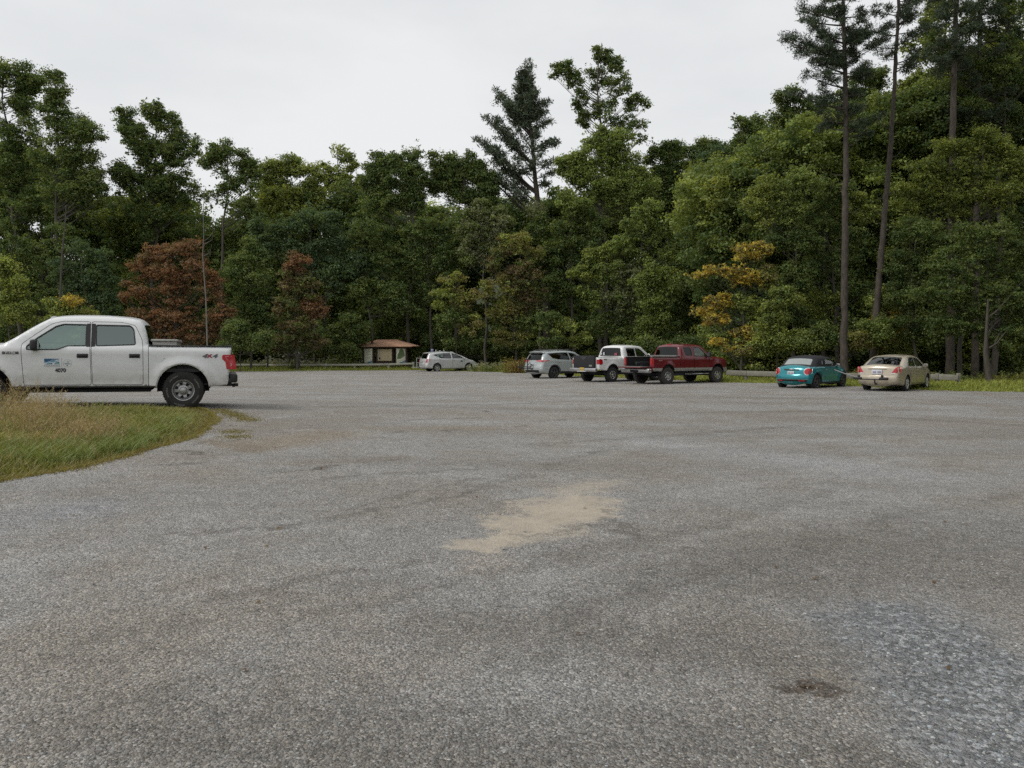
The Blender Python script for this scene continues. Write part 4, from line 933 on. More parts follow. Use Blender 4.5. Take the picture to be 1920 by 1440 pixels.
# ---- the deep wood behind, one mass
rng = np.random.default_rng(99)
SKY_PX = [(-400,170),(-100,200),(0,240),(100,260),(170,330),(205,365),(250,330),(340,340),(375,400),(440,405),(475,335),(560,330),(690,330),(720,360),(880,360),(910,350),(1000,345),(1080,350),(1150,330),(1250,300),(1400,280),(1450,230),(1500,190),(1560,175),(1620,165),(1700,150),(1740,130),(1800,90),(1920,50),(2300,20)]
sx_ = [a for a, b in SKY_PX]; sy_ = [b for a, b in SKY_PX]
Vs, Cs = [], []
pk = ['dk', 'md', 'md', 'bl', 'md', 'yg', 'dk', 'lt']
for row, (Y, cnt, lo, hi, ls_, rc_) in enumerate([(82, 470, -1000, 1480, 0.27, 0.85), (92, 380, -1100, 1480, 0.38, 1.0), (55, 330, 1320, 2250, 0.21, 0.65), (66, 260, 1320, 2250, 0.30, 0.9)]):
    for k in range(cnt):
        x = rng.uniform(lo, hi); yt = np.interp(x, sx_, sy_); R = rng.uniform(38, 66) * (1 if Y > 80 else 1.25)
        y = rng.uniform(yt + R + 8, 700) if rng.random() < 0.8 else yt + R + 10 + rng.uniform(0, 25)
        y = min(y, 685)
        c = at(x, y, Y + rng.uniform(-3, 3)); m_ = Y / FOC; Rm = R * m_
        K = int(2.0 * (Rm / rc_) ** 2) + 3
        d = norm(rng.normal(0, 1, (K, 3))); d[:, 1] = -np.abs(d[:, 1]) * np.where(rng.random(K) < 0.8, 1, -1)
        cc = np.array(c) + d * Rm * rng.uniform(0.5, 1, (K, 1)); cc = cc[cc[:, 2] > 0.2]
        if not len(cc): continue
        kk = pk if Y > 80 else ['md', 'yg', 'lt', 'md', 'dk', 'yg', 'md']
        v, co = clump_leaves(cc, rc_ * rng.uniform(0.7, 1.3, len(cc)), int(1.1 * PI * rc_ ** 2 / (0.31 * ls_ ** 2)), ls_, PAL[kk[rng.integers(len(kk))]], rng)
        Vs.append(v); Cs.append(co)
for k in range(230):
    Y = 79 + rng.uniform(-2, 3) if k < 130 else 50 + rng.uniform(-3, 3) + 4; x = rng.uniform(-150, 1420) if k < 130 else rng.uniform(1330, 2150)
    c = at(x, 700, Y); c.z = rng.uniform(0.3, 5.5); K = 22
    d = norm(rng.normal(0, 1, (K, 3))); cc = np.array(c) + d * rng.uniform(0.6, 1.9, (K, 1)); cc = cc[cc[:, 2] > 0.1]
    v, co = clump_leaves(cc, 0.6 * rng.uniform(0.7, 1.3, len(cc)), 40, 0.22, PAL[pk[rng.integers(len(pk))]], rng); Vs.append(v); Cs.append(co)
for k in range(260):
    yy = rng.uniform(-22, 36); hh = rng.uniform(0.5, 19); xx = 27 + 0.05 * (yy - 30) + rng.uniform(0, 7) + 0.12 * hh
    d = norm(rng.normal(0, 1, (26, 3))); d[:, 0] = -np.abs(d[:, 0]); cc = np.array([xx, yy, hh]) + d * rng.uniform(1.2, 2.4, (26, 1)); cc = cc[cc[:, 2] > 0.2]
    v, co = clump_leaves(cc, 0.9 * rng.uniform(0.7, 1.3, len(cc)), 42, 0.36, PAL[pk[rng.integers(len(pk))]], rng); Vs.append(v); Cs.append(co)
V = np.concatenate(Vs); C = np.concatenate(Cs); print('wood quads', len(C), 'mesh total', sum(len(m.polygons) for m in bpy.data.meshes))
wood = mesh_obj('deep_wood', quads_mesh('deep_wood', V, C, LEAF)); tag(wood, kind='stuff', label='deep green wood filling the background behind the nearer trees', cat='wood')
mb = MB(); rr = random.Random(4)
for k in range(60):
    left = k < 36
    Y = rr.uniform(78, 100) if left else rr.uniform(50, 75); x = rr.uniform(-200, 1450) if left else rr.uniform(1330, 2200)
    yt = np.interp(x, sx_, sy_); a = at(x, 700, Y); a.z = -0.1; b = at(x + rr.uniform(-14, 14), yt + 40, Y)
    mb.tube([a, a.lerp(b, .5) + Vector((rr.uniform(-.3, .3), 0, 0)), b], [rr.uniform(.09, .17), .08, .03], 6, cap=False)
mb.build('wood_trunks', BARK, wood, smooth=60)
print('trees', len(TREES))
# ================================================================== vehicles
GLASS = glass('car_glass', (0.72, 0.86, 0.80), 0.85)
GLASS_D = glass('car_glass_tinted', (0.10, 0.11, 0.11), 0.8, 0.0)
BLACKP = simple('black_plastic', (0.018, 0.018, 0.019), 0.55, var=0.2)
GREYP = simple('grey_plastic', (0.10, 0.10, 0.10), 0.6, var=0.2)
RUBBER = simple('tyre_rubber', (0.028, 0.027, 0.026), 0.85, var=0.25, scale=12, bump=0.3, bscale=60)
RUBBER_D = simple('dusty_tyre_rubber', (0.060, 0.054, 0.047), 0.95, var=0.3, scale=12, bump=0.3, bscale=60)
STEEL = simple('painted_steel_rim', (0.42, 0.42, 0.42), 0.38, 0.55, var=0.12, scale=9)
ALLOY = simple('bright_alloy', (0.62, 0.62, 0.62), 0.28, 0.8, var=0.1, scale=9)
DARKALLOY = simple('dark_alloy', (0.10, 0.10, 0.105), 0.35, 0.6, var=0.1)
CHROME = simple('chrome', (0.62, 0.62, 0.62), 0.16, 1.0, var=0.08)
DARKIN = simple('dark_interior', (0.022, 0.022, 0.024), 0.9, var=0.2)
SEATM = simple('seat_fabric', (0.07, 0.07, 0.072), 0.9, var=0.2)
REDL = simple('red_lamp_lens', (0.50, 0.012, 0.02), 0.15, coat=0.6, var=0.25, scale=18)
PINKL = simple('pale_red_lamp_lens', (0.55, 0.13, 0.15), 0.15, coat=0.6, var=0.2, scale=20)
WHITEL = simple('clear_lamp_lens', (0.62, 0.62, 0.60), 0.12, coat=0.6, var=0.15, scale=18)
PLATE_W = simple('licence_plate_white', (0.66, 0.66, 0.70), 0.5, var=0.1)
PLATE_Y = simple('licence_plate_yellow', (0.66, 0.46, 0.05), 0.5, var=0.1)
CLOTHTOP = simple('black_canvas', (0.022, 0.022, 0.026), 0.85, var=0.2, scale=30, bump=0.2)
INK = simple('dark_lettering', (0.03, 0.03, 0.035), 0.5, var=0.1)

def in_pts(p, poly): return pip(np.asarray(p, float), np.asarray(poly, float))
def inset(poly, d):
    P = [Vector(p) for p in poly]; n = len(P); area = sum(P[i].x * P[(i+1) % n].y - P[(i+1) % n].x * P[i].y for i in range(n))
    sg = 1 if area > 0 else -1; out = []
    for i in range(n):
        a, b, c = P[i-1], P[i], P[(i+1) % n]
        e1 = (b - a).normalized(); e2 = (c - b).normalized()
        n1 = Vector((-e1.y, e1.x)) * sg; n2 = Vector((-e2.y, e2.x)) * sg
        k = n1 + n2; q = max(0.35, 1 + n1.dot(n2)); out.append(tuple(b + k * (d / q)))
    return out
def resample(poly, s, closed=True):
    out = []; m = len(poly)
    for i in range(m if closed else m - 1):
        a, b = poly[i], poly[(i+1) % m]; n = max(1, int(math.dist(a, b) / s + 0.5))
        for k in range(n): out.append((a[0] + (b[0]-a[0])*k/n, a[1] + (b[1]-a[1])*k/n))
    if not closed: out.append(tuple(poly[-1]))
    return out
def spline(pts, s):
    """Catmull-Rom through pts, resampled about every s"""
    if len(pts) < 3: return resample(pts, s, False)
    P = [Vector(p) for p in pts]; P = [P[0] * 2 - P[1]] + P + [P[-1] * 2 - P[-2]]; out = []
    for i in range(1, len(P) - 2):
        L = (P[i+1] - P[i]).length; n = max(2, int(L / s + 0.5))
        for k in range(n):
            t = k / n; a, b, c, d = P[i-1], P[i], P[i+1], P[i+2]
            q = 0.5 * ((2*b) + (c - a)*t + (2*a - 5*b + 4*c - d)*t*t + (3*b - a - 3*c + d)*t**3)
            out.append((q.x, q.y))
    out.append(tuple(pts[-1])); return out
def roundpoly(poly, r, n=3):
    P = [Vector(p) for p in poly]; out = []
    for i in range(len(P)):
        a, b, c = P[i-1], P[i], P[(i+1) % len(P)]
        d1 = min(r, (a-b).length * 0.45); d2 = min(r, (c-b).length * 0.45)
        s = b + (a-b).normalized() * d1; e = b + (c-b).normalized() * d2
        for k in range(n + 1):
            t = k / n; out.append(tuple(s*(1-t)**2 + b*2*t*(1-t) + e*t*t))
    return out
def sstep(a, b, x):
    t = np.clip((x - a) / (b - a), 0, 1); return t * t * (3 - 2 * t)

class Car:
    """x forward from the rear bumper, y to the left, z up; W is half the width"""
    def __init__(s, root, L, W, runs, axles, wr, arch, sill, zb, tum=0.22, step=0.03, taper=(0.10, 0.9, 0.14, 1.0), flare=0.02, grid=0.09, mats=None, creases=()):
        s.root, s.L, s.W, s.axles, s.wr, s.arch, s.zb, s.tum, s.step, s.taper, s.flare = root, L, W, axles, wr, arch, zb, tum, step, taper, flare
        s.mats = mats; s.grid = grid; s.creases = creases
        P, R, CR, TG = [], [], [], []
        for tag_, crown, r, pts in runs:
            if P: pts = [P_last] + pts
            q = spline(pts, grid * 0.8)
            P_last = tuple(q[-1])
            for k in q[:-1]: P.append(tuple(k)); R.append(r); CR.append(crown); TG.append(tag_)
        P.append(P_last); R.append(runs[-1][2]); CR.append(runs[-1][1]); TG.append('under')
        # underside with the two wheel arches, front to rear
        xr, xf = axles; (ra, rz_) = arch
        def arch_pts(cx, zend):
            a0 = math.acos(min(0.999, max(-0.999, 1))) ; out = []
            th = math.asin(max(-0.9, min(0.9, (zend - rz_) / ra)))
            for k in range(15):
                w = th + (PI - 2 * th) * k / 14; out.append((cx + ra * math.cos(w), rz_ + ra * math.sin(w)))
            return out
        zs = sill
        fa = arch_pts(xf, zs); rb = arch_pts(xr, zs)
        bot = fa + resample([fa[-1], rb[0]], grid, False)[1:-1] + rb
        bt = ['arch'] * (len(fa) - 1) + ['under'] * (len(bot) - len(fa) - len(rb) + 1) + ['arch'] * (len(rb) - 1) + ['under']
        for k, t in zip(bot, bt): P.append(k); R.append(0.02 if t == 'arch' else 0.05); CR.append(0.0); TG.append(t)
        s.P, s.R, s.CR, s.TG = np.array(P), np.array(R), CR, TG
        s.A, s.B = s.P, np.roll(s.P, -1, 0); s.RA, s.RB = s.R, np.roll(s.R, -1)
        s.rear = [(p[1], p[0]) for p in P]; s.nrun0 = len(runs)
        s.parts = {}
    def base(s, x, z):
        rl, rx, fl, fx = s.taper
        w = s.W - rl * np.clip((rx - x) / rx, 0, 1) ** 2 - fl * np.clip((x - (s.L - fx)) / fx, 0, 1) ** 2
        w = w - 0.05 * np.clip((0.55 - z) / 0.4, 0, 1) ** 1.5
        w = w - s.step * sstep(s.zb - 0.03, s.zb + 0.04, z) - s.tum * np.clip(z - s.zb, 0, 1) - 0.10 * np.clip(z - s.zb, 0, 1) ** 2
        for ax in s.axles:
            d = np.hypot(x - ax, z - s.arch[1]) - s.arch[0]
            w = w + s.flare * (1 - sstep(0.02, 0.20, d)) * (1 - sstep(s.zb - 0.14, s.zb - 0.03, z))
        for (z0, h, amp) in s.creases: w = w + amp * np.exp(-((z - z0) / h) ** 2)
        return w
    def y(s, pts):
        pts = np.asarray(pts, float)
        d, t = seg_dist(pts, s.A, s.B); r = s.RA[None] * (1 - t) + s.RB[None] * t
        q = np.clip(r - d, 0, None); red = r - np.sqrt(np.clip(r * r - q * q, 0, None)); red = np.where(d < r, red, 0)
        return s.base(pts[:, 0], pts[:, 1]) - red.max(1)
    def tri(s, polys, extra_grid=True, spacing=None, region=None):
        """constrained triangulation of outline + polys"""
        sp = spacing or s.grid; V = []; E = []
        for poly in polys:
            b = len(V); V += [Vector(p) for p in poly]; n = len(poly); E += [(b + i, b + (i+1) % n) for i in range(n)]
        reg = np.array(region if region is not None else s.P); lo, hi = reg.min(0), reg.max(0)
        g = grid_pts(lo[0] + sp/2, hi[0], lo[1] + sp/2, hi[1], sp); g = g[pip(g, reg)]
        if region is None:
            ins = []; A, B = s.A, s.B; nrm_ = norm(np.stack([-(B - A)[:, 1], (B - A)[:, 0]], 1)); mid = (A + B) / 2
            for f in (0.08, 0.28, 0.6): ins.append(mid + nrm_ * (s.RA * f)[:, None]); ins.append(mid - nrm_ * (s.RA * f)[:, None])
            for ax in s.axles:
                for dr in (0.025, 0.06, 0.10, 0.15, 0.20):
                    w = np.linspace(-0.5, PI + 0.5, int(34 * (1 + dr))); ins.append(np.stack([ax + (s.arch[0] + dr) * np.cos(w), s.arch[1] + (s.arch[0] + dr) * np.sin(w)], 1))
            ins = np.concatenate(ins); ins = ins[pip(ins, reg)]
            for ax in s.axles:
                rr_ = np.hypot(g[:, 0] - ax, g[:, 1] - s.arch[1]) - s.arch[0]; g = g[(rr_ > 0.23) | (rr_ < 0)]
            for ax in s.axles:
                rr_ = np.hypot(ins[:, 0] - ax, ins[:, 1] - s.arch[1]) - s.arch[0]; ins = ins[(rr_ > 0.018)]
            dd = seg_dist(ins, s.A, s.B)[0].min(1); ins = ins[dd > 0.006]
            dg = seg_dist(g, s.A, s.B)[0].min(1); g = g[dg > sp * 0.35]; g = np.concatenate([g, ins])
        else:
            R2 = np.array(region); dg = seg_dist(g, R2, np.roll(R2, -1, 0))[0].min(1) if len(g) else np.zeros(0); g = g[dg > sp * 0.3]
        V += [Vector(p) for p in g]
        vo, eo, fo, *_ = delaunay_2d_cdt(V, E, [], 0, 1e-5)
        vo = np.array([tuple(v) for v in vo]); fo = np.array([tuple(f) for f in fo]); return vo, fo, vo[fo].mean(1)
    def put(s, name, V, F, mat, which=None):
        s.parts.setdefault((name, which), [MB(), []]); mb, ml = s.parts[(name, which)]
        if mat not in ml: ml.append(mat)
        mb.add(V, F, ml.index(mat))
    def shell(s, regions, windows, paint, liner=DARKIN):
        """regions: (name, poly, gap, mat); windows: (poly, mat)"""
        sp = s.grid * 0.8
        Rg = [(n_, resample(p, sp), resample(inset(p, g_), sp) if g_ else None, m_) for n_, p, g_, m_ in regions]
        Wn = [(resample(p, sp * 0.8), m_) for p, m_ in windows]
        polys = [s.P.tolist()] + [r[1] for r in Rg] + [r[2] for r in Rg if r[2]] + [w_[0] for w_ in Wn]
        vo, fo, cen = s.tri(polys)
        inside = pip(cen, s.P)
        for w_, _ in Wn: inside &= ~in_pts(cen, w_)
        own = np.full(len(fo), -1); gap = np.zeros(len(fo), bool)
        for k, (n_, p, pin, m_) in enumerate(Rg):
            a = in_pts(cen, p)
            if pin: b = in_pts(cen, pin); own[a & b] = k; gap |= a & ~b
            else: own[a] = k
        yy = s.y(vo)
        for side in (1, -1):
            V3 = np.stack([vo[:, 0], side * yy, vo[:, 1]], 1)
            for k in [-1] + list(range(len(Rg))):
                sel = inside & ~gap & (own == k)
                if not sel.any(): continue
                fs = fo[sel]; used = np.unique(fs); mp_ = {u: i for i, u in enumerate(used)}
                fs2 = [tuple(mp_[i] for i in f) for f in fs]
                if side == -1: fs2 = [f[::-1] for f in fs2]
                nm = 'body' if k < 0 else Rg[k][0]; mt = paint if k < 0 else Rg[k][3]
                single = k >= 0 and nm != 'soft_top'
                s.put(nm, V3[used], fs2, mt, side if single else None)
            # dark lining behind the gaps
            sel = inside; fs = fo[sel]; used = np.unique(fs); mp_ = {u: i for i, u in enumerate(used)}
            V4 = V3[used].copy(); V4[:, 1] -= side * 0.035
            s.put('lining', V4, [tuple(mp_[i] for i in f) for f in fs], liner)
        # surface across, rear to front over the roof
        n = len(s.P); yb = s.y(s.P)
        nrm_ = []
        for i in range(n):
            t = s.P[(i+1) % n] - s.P[i-1]; t = t / (np.linalg.norm(t) + 1e-9); nrm_.append((-t[1], t[0]))
        area = sum(s.P[i][0] * s.P[(i+1) % n][1] - s.P[(i+1) % n][0] * s.P[i][1] for i in range(n)); sg = -1 if area > 0 else 1
        for i in range(n):
            T = s.TG[i]
            if T in ('arch', 'open', 'under'): continue
            j = (i + 1) % n; names = T
            for a, b in s.cols(yb[i], T): pass
            ts = [-1, -.97, -.93, -.8, -.6, -.35, 0, .35, .6, .8, .93, .97, 1]
            V = []; 
            cj = s.CR[j] if s.TG[j] not in ('arch', 'under') else s.CR[i]
            for q, cr_ in ((i, s.CR[i]), (j, cj)):
                for t in ts: V.append((s.P[q][0] + sg * nrm_[q][0] * cr_ * (1 - t*t), t * yb[q], s.P[q][1] + sg * nrm_[q][1] * cr_ * (1 - t*t)))
            m_ = len(ts); glassy = T in ('windshield', 'rear_window')
            for k in range(m_ - 1):
                f = (k, k + 1, m_ + k + 1, m_ + k)
                mt = s.mats.get(T, paint) if s.mats else paint
                if glassy and 2 <= k <= m_ - 4: s.put(T, [V[q] for q in f], [(0, 1, 2, 3)], mt)
                elif glassy: s.put('body', [V[q] for q in f], [(0, 1, 2, 3)], s.mats.get('pillar', paint) if s.mats else paint)
                else:
                    nm = T if T in ('hood', 'roof', 'trunk_lid', 'tailgate', 'rear_hatch', 'soft_top', 'rear_bumper', 'front_bumper') else 'body'
                    s.put(nm, [V[q] for q in f], [(0, 1, 2, 3)], mt)
        for k, (w_, mt) in enumerate(Wn):
            for side in (1, -1): s.patch(w_, side, -0.014, 'window', mt, which=(k, side), skirt=0)
            for side in (1, -1): s.patch(w_, side, 0.004, 'window_trim', BLACKP, which=(k, side), hole=resample(inset(w_, 0.022), sp * 0.8), skirt=0.02)
    def cols(s, *a): return []
    def patch(s, poly, side, off, name, mat, which=None, hole=None, skirt=0.012, spacing=None):
        if which is None and name != 'emblem': s.pn = getattr(s, 'pn', 0) + 1; which = ('p', s.pn if name != 'door_badge' else 0)
        polys = [list(map(tuple, poly))] + ([list(map(tuple, hole))] if hole else [])
        vo, fo, cen = s.tri(polys, region=poly, spacing=spacing or s.grid)
        ins = in_pts(cen, poly)
        if hole: ins &= ~in_pts(cen, hole)
        fs = fo[ins]; used = np.unique(fs); mp_ = {u: i for i, u in enumerate(used)}; yy = s.y(vo[used]) + off
        V = [(vo[u][0], side * q, vo[u][1]) for u, q in zip(used, yy)]; F = [tuple(mp_[i] for i in f) for f in fs]
        if skirt:
            cnt = {}
            for f in F:
                for a, b in zip(f, f[1:] + f[:1]): cnt[(a, b)] = 1
            bd = [(a, b) for a, b in cnt if (b, a) not in cnt]; b0 = len(V); mm = {}
            for e in bd:
                for a in e:
                    if a not in mm: mm[a] = len(V); V.append((V[a][0], V[a][1] - side * skirt, V[a][2]))
            F += [(a, b, mm[b], mm[a]) for a, b in bd]
        s.put(name, V, F, mat, which)
    def end_x(s, z, front=False):
        """x of the rear (or front) end of the outline at height z"""
        best = None
        for (a, b) in zip(s.P, np.roll(s.P, -1, 0)):
            if (a[1] - z) * (b[1] - z) <= 0 and abs(a[1] - b[1]) > 1e-6:
                x = a[0] + (b[0]-a[0]) * (z - a[1]) / (b[1] - a[1])
                if best is None or (x > best if front else x < best): best = x
        return best if best is not None else (s.L if front else 0.0)
    def end_patch(s, poly, off, name, mat, which=None, front=False, crown=0.05, r=0.1, skirt=0.02, mirror=False):
        """patch on the rear/front face; poly of (y,z); wraps round the corner"""
        for sd in ((1, -1) if mirror else (1,)):
            pl = resample([(p[0], p[1]) for p in poly], 0.05)
            vo, fo, cen = s.tri([pl], region=pl, spacing=0.06); fs = fo[in_pts(cen, pl)]; used = np.unique(fs); mp_ = {u: i for i, u in enumerate(used)}
            V = []
            sg = 1 if front else -1
            for u in used:
                yv, z = vo[u]; x0 = s.end_x(z, front); bs = float(s.base(np.array([x0]), np.array([z]))[0]); wb = bs - r; ay = abs(yv)
                if ay <= wb: x = x0 + sg * crown * (1 - (ay / wb) ** 2) + sg * off; yy = yv
                else:
                    q = min(max(bs - ay, 0.0), r); d = r - math.sqrt(max(r*r - (r - q)**2, 0)); 
                    d = r - math.sqrt(max(0.0, r * r - (r - q) ** 2)) if False else r - math.sqrt(max(0.0, r*r - (r - q)**2))
                    x = x0 - sg * d + sg * off * 0.6; yy = math.copysign(ay + off * 0.7, yv)
                V.append((x, yy * sd, z))
            F = [tuple(mp_[i] for i in f) for f in fs]; cnt = {}
            for f in F:
                for a, b in zip(f, f[1:] + f[:1]): cnt[(a, b)] = 1
            bd = [(a, b) for a, b in cnt if (b, a) not in cnt]; mm = {}
            for e in bd:
                for a in e:
                    if a not in mm: mm[a] = len(V); V.append((V[a][0] - sg * skirt, V[a][1] * (1 - 0.01), V[a][2]))
            F += [(a, b, mm[b], mm[a]) for a, b in bd]
            s.put(name, V, F, mat, (which, sd) if mirror else which)
    def finish(s):
        objs = {}
        for (nm, which), (mb, ml) in s.parts.items():
            o = mb.build(nm, ml, s.root, smooth=38, weld=0.0008); objs.setdefault(nm, []).append(o)
        s.objs = objs; return objs
    def cabin(s, x0, x1, z0, rows=((0.35,), (0.7,)), dash=True, under=0.10):
        """floor, seats, underbody, wheel wells"""
        W = s.W; mb = MB(); mb.box(s.axles[0] + s.arch[0], s.axles[1] - s.arch[0], -W * 0.9, W * 0.9, s.arch[1] - under, s.arch[1] + 0.06); mb.box(0.35, s.L - 0.35, -W * 0.62, W * 0.62, s.arch[1] - under + 0.03, s.arch[1] + 0.05)
        for ax in s.axles: mb.tube([(ax, -W * 0.7, s.wr), (ax, W * 0.7, s.wr)], 0.05, 8)
        mb.build('underbody', DARKIN, s.root)
        for ax in s.axles:
            for sd in (1, -1):
                mb = MB(); n = 14; V = []; th = -0.15
                for k in range(n + 1):
                    w = th + (PI - 2 * th) * k / n
                    for yy in (W - 0.05, W - 0.38): V.append((ax + (s.arch[0] + 0.005) * math.cos(w), sd * yy, s.arch[1] + (s.arch[0] + 0.005) * math.sin(w)))
                F = [(2*k, 2*k+1, 2*k+3, 2*k+2) for k in range(n)]
                mb.add(V, F); b = [(ax + (s.arch[0] + 0.005) * math.cos(th + (PI - 2*th) * k / n), sd * (W - 0.38), s.arch[1] + (s.arch[0] + 0.005) * math.sin(th + (PI - 2*th) * k / n)) for k in range(n + 1)]
                mb.add(b, [tuple(range(n + 1))]); mb.build('wheel_well', DARKIN, s.root)
        for xs in rows:
            for yc in (-0.38, 0.38):
                m2 = MB(); m2.rbox(xs + 0.22, yc, z0 + 0.18, 0.5, 0.5, 0.2, 0.06); M = Matrix.Translation((xs, yc, z0 + 0.5)) @ Matrix.Rotation(rad(-12), 4, 'Y')
                m2.rbox(0, 0, 0, 0.14, 0.48, 0.62, 0.06, M=M); M2 = Matrix.Translation((xs - 0.08, yc, z0 + 0.89)) @ Matrix.Rotation(rad(-10), 4, 'Y'); m2.rbox(0, 0, 0, 0.09, 0.26, 0.17, 0.04, M=M2)
                m2.build('seat', SEATM, s.root)
        if dash: MB().rbox(x1, 0, z0 + 0.46, 0.4, W * 1.5, 0.28, 0.08).build('dashboard', DARKIN, s.root)
        if dash:
            sw = MB(); M = Matrix.Translation((x1 - 0.3, 0.38, z0 + 0.52)) @ Matrix.Rotation(rad(65), 4, 'Y'); n = 18
            pts = [M @ Vector((0.18 * math.cos(2*PI*k/n), 0.18 * math.sin(2*PI*k/n), 0)) for k in range(n + 1)]; sw.tube(pts, 0.015, 5); sw.build('steering_wheel', DARKIN, s.root)
    def wheels(s, r, wid, rim_r, style, rubber, rimm, inset_y=0.02, lettering=False, dish=0.03):
        for ax in s.axles:
            for sd in (1, -1):
                yo = sd * (s.W - inset_y)
                wh = MB(); wh.lathe([(0.0, -sd * 0.06), (rim_r * 0.86, -sd * 0.06), (rim_r * 0.86, -sd * (wid - 0.03)), (0.0, -sd * (wid - 0.03))], 28); hub = wh.build('wheel', DARKIN, s.root); hub.location = (ax, yo, r)
                t = MB(); h = wid; b = 0.022
                pf = [(rim_r - 0.005, -0.012), (rim_r + 0.012, -0.004), (rim_r + (r - rim_r) * 0.5, 0.008), (r - 0.035, 0.0), (r - 0.010, -0.014), (r, -0.04), (r, -h + 0.04), (r - 0.010, -h + 0.014), (r - 0.035, -h), (rim_r + 0.02, -h + 0.002), (rim_r - 0.005, -h + 0.012)]
                t.lathe([(a, sd * b_) for a, b_ in pf], 44)
                # tread blocks
                for k in range(44):
                    w = 2 * PI * k / 44; M = Matrix.Rotation(w, 4, 'Y')
                    for yy in (-0.035, -h * 0.5, -h + 0.035): t.box(-0.012, 0.012, sd * yy - 0.024, sd * yy + 0.024, r - 0.004, r + 0.006, M=M @ Matrix.Rotation(0.04 * (yy * 40 % 3), 4, 'Y'))
                ty = t.build('tyre', rubber, hub, smooth=35)
                m = MB(); lip = [(rim_r, -0.014), (rim_r - 0.008, -0.004), (rim_r - 0.022, -0.012), (rim_r - 0.03, -0.05), (rim_r - 0.035, -0.09)]
                m.lathe([(a, sd * b_) for a, b_ in lip], 44)
                ri = rim_r - 0.03
                if style[0] == 'steel':
                    nh = style[1]; NA = nh * 8; rings = [(0.0, 0.035), (0.30, 0.033), (0.36, 0.012), (0.40, -0.015), (0.52, -0.028), (0.62, -0.020), (0.74, -0.012), (0.86, -0.026), (1.0, -0.05)]
                    V = []
                    for f, a in rings:
                        for k in range(NA): w = 2 * PI * (k + 0.5) / NA; V.append((ri * f * math.cos(w), sd * (a - 0.012), ri * f * math.sin(w)))
                    F = []
                    for q in range(len(rings) - 1):
                        for k in range(NA):
                            if q in (5, 6) and (k % 8) in (1, 2, 3, 4): continue
                            if q == 4 and (k % 8) in (2, 3): continue
                            F.append((q*NA+k, q*NA+(k+1) % NA, (q+1)*NA+(k+1) % NA, (q+1)*NA+k))
                    m.add(V, F)
                else:
                    ns, dbl = style[1], style[2]
                    m.lathe([(0.001, sd * 0.004), (ri * 0.14, sd * 0.004), (ri * 0.22, -sd * 0.010), (ri * 0.24, -sd * 0.03)], 24)
                    for k in range(ns):
                        for o_ in ((-0.11, 0.11) if dbl else (0,)):
                            w = 2 * PI * k / ns + o_ * 1.0; M = Matrix.Rotation(w, 4, 'Y')
                            w0, w1 = (0.020, 0.014) if dbl else (0.035, 0.028)
                            M2 = M @ Matrix.Rotation(o_ * -0.9, 4, 'Y') if dbl else M
                            y0, y1 = sd * -0.018, sd * -0.03
                            vs = [(-w0 * 1.2, y0 + sd * .012, ri * .12), (w0 * 1.2, y0 + sd * .012, ri * .12), (w1, y1 + sd * .012, ri * 1.0), (-w1, y1 + sd * .012, ri * 1.0), (-w0 * 1.4, y0 - sd * .03, ri * .12), (w0 * 1.4, y0 - sd * .03, ri * .12), (w1 * 1.3, y1 - sd * .03, ri), (-w1 * 1.3, y1 - sd * .03, ri)]
                            m.add([M @ Vector(v) for v in vs], [(0,1,2,3),(4,7,6,5),(0,4,5,1),(1,5,6,2),(2,6,7,3),(3,7,4,0)])
                m.build('rim', rimm, hub, smooth=35)
                if style[0] == 'steel': MB().lathe([(0.001, sd * 0.038), (ri * 0.2, sd * 0.036), (ri * 0.27, sd * 0.030), (ri * 0.29, sd * 0.012), (ri * 0.34, -sd * 0.008)], 28).build('hub_cap', rimm, hub, smooth=30)
                if lettering and sd == 1:
                    for arc in (0.35, 1.45, 2.6, 3.75, 4.9):
                        lm = MB()
                        for k in range(9):
                            w = arc + k * 0.075; hh = 0.013; rr_ = rim_r + (r - rim_r) * 0.5; M = Matrix.Rotation(w, 4, 'Y')
                            lm.box(-0.009, 0.006, 0.0085, 0.0105, rr_ - hh, rr_ + hh, M=M)
                            if k % 2: lm.box(0.0, 0.014, 0.0085, 0.0105, rr_ + hh - 0.005, rr_ + hh, M=M)
                            if k % 3: lm.box(0.0, 0.012, 0.0085, 0.0105, rr_ - hh, rr_ - hh + 0.005, M=M)
                        lm.build('raised_lettering', simple('worn_white_lettering', (0.20, 0.195, 0.185), 0.9, var=0.4, scale=30), hub, smooth=0)
def text_obj(body, size, mat, parent, loc, rot, name='lettering', align='CENTER', bold=0.0, sx=1.0, shear=0.0, extrude=0.0015):
    c = bpy.data.curves.new(name, 'FONT'); c.body = body; c.size = size; c.align_x = align; c.align_y = 'CENTER'; c.extrude = extrude; c.offset = bold; c.shear = shear
    c.materials.append(mat); f = bpy.data.objects.new('tmp', c); COL.objects.link(f); bpy.context.view_layer.update()
    me = bpy.data.meshes.new_from_object(f.evaluated_get(bpy.context.evaluated_depsgraph_get())); me.name = name
    bpy.data.objects.remove(f); bpy.data.curves.remove(c); me.materials.clear(); me.materials.append(mat)
    o = bpy.data.objects.new(name, me); COL.objects.link(o); o.location = loc; o.rotation_euler = rot; o.scale = (sx, 1, 1); o.parent = parent; return o
def place_car(root, theta, local, world, pitch=0.0, roll=0.0):
    root.rotation_euler = (roll, -pitch, theta)
    Rm = root.rotation_euler.to_matrix(); w = Vector(world) - Rm @ Vector(local); root.location = w
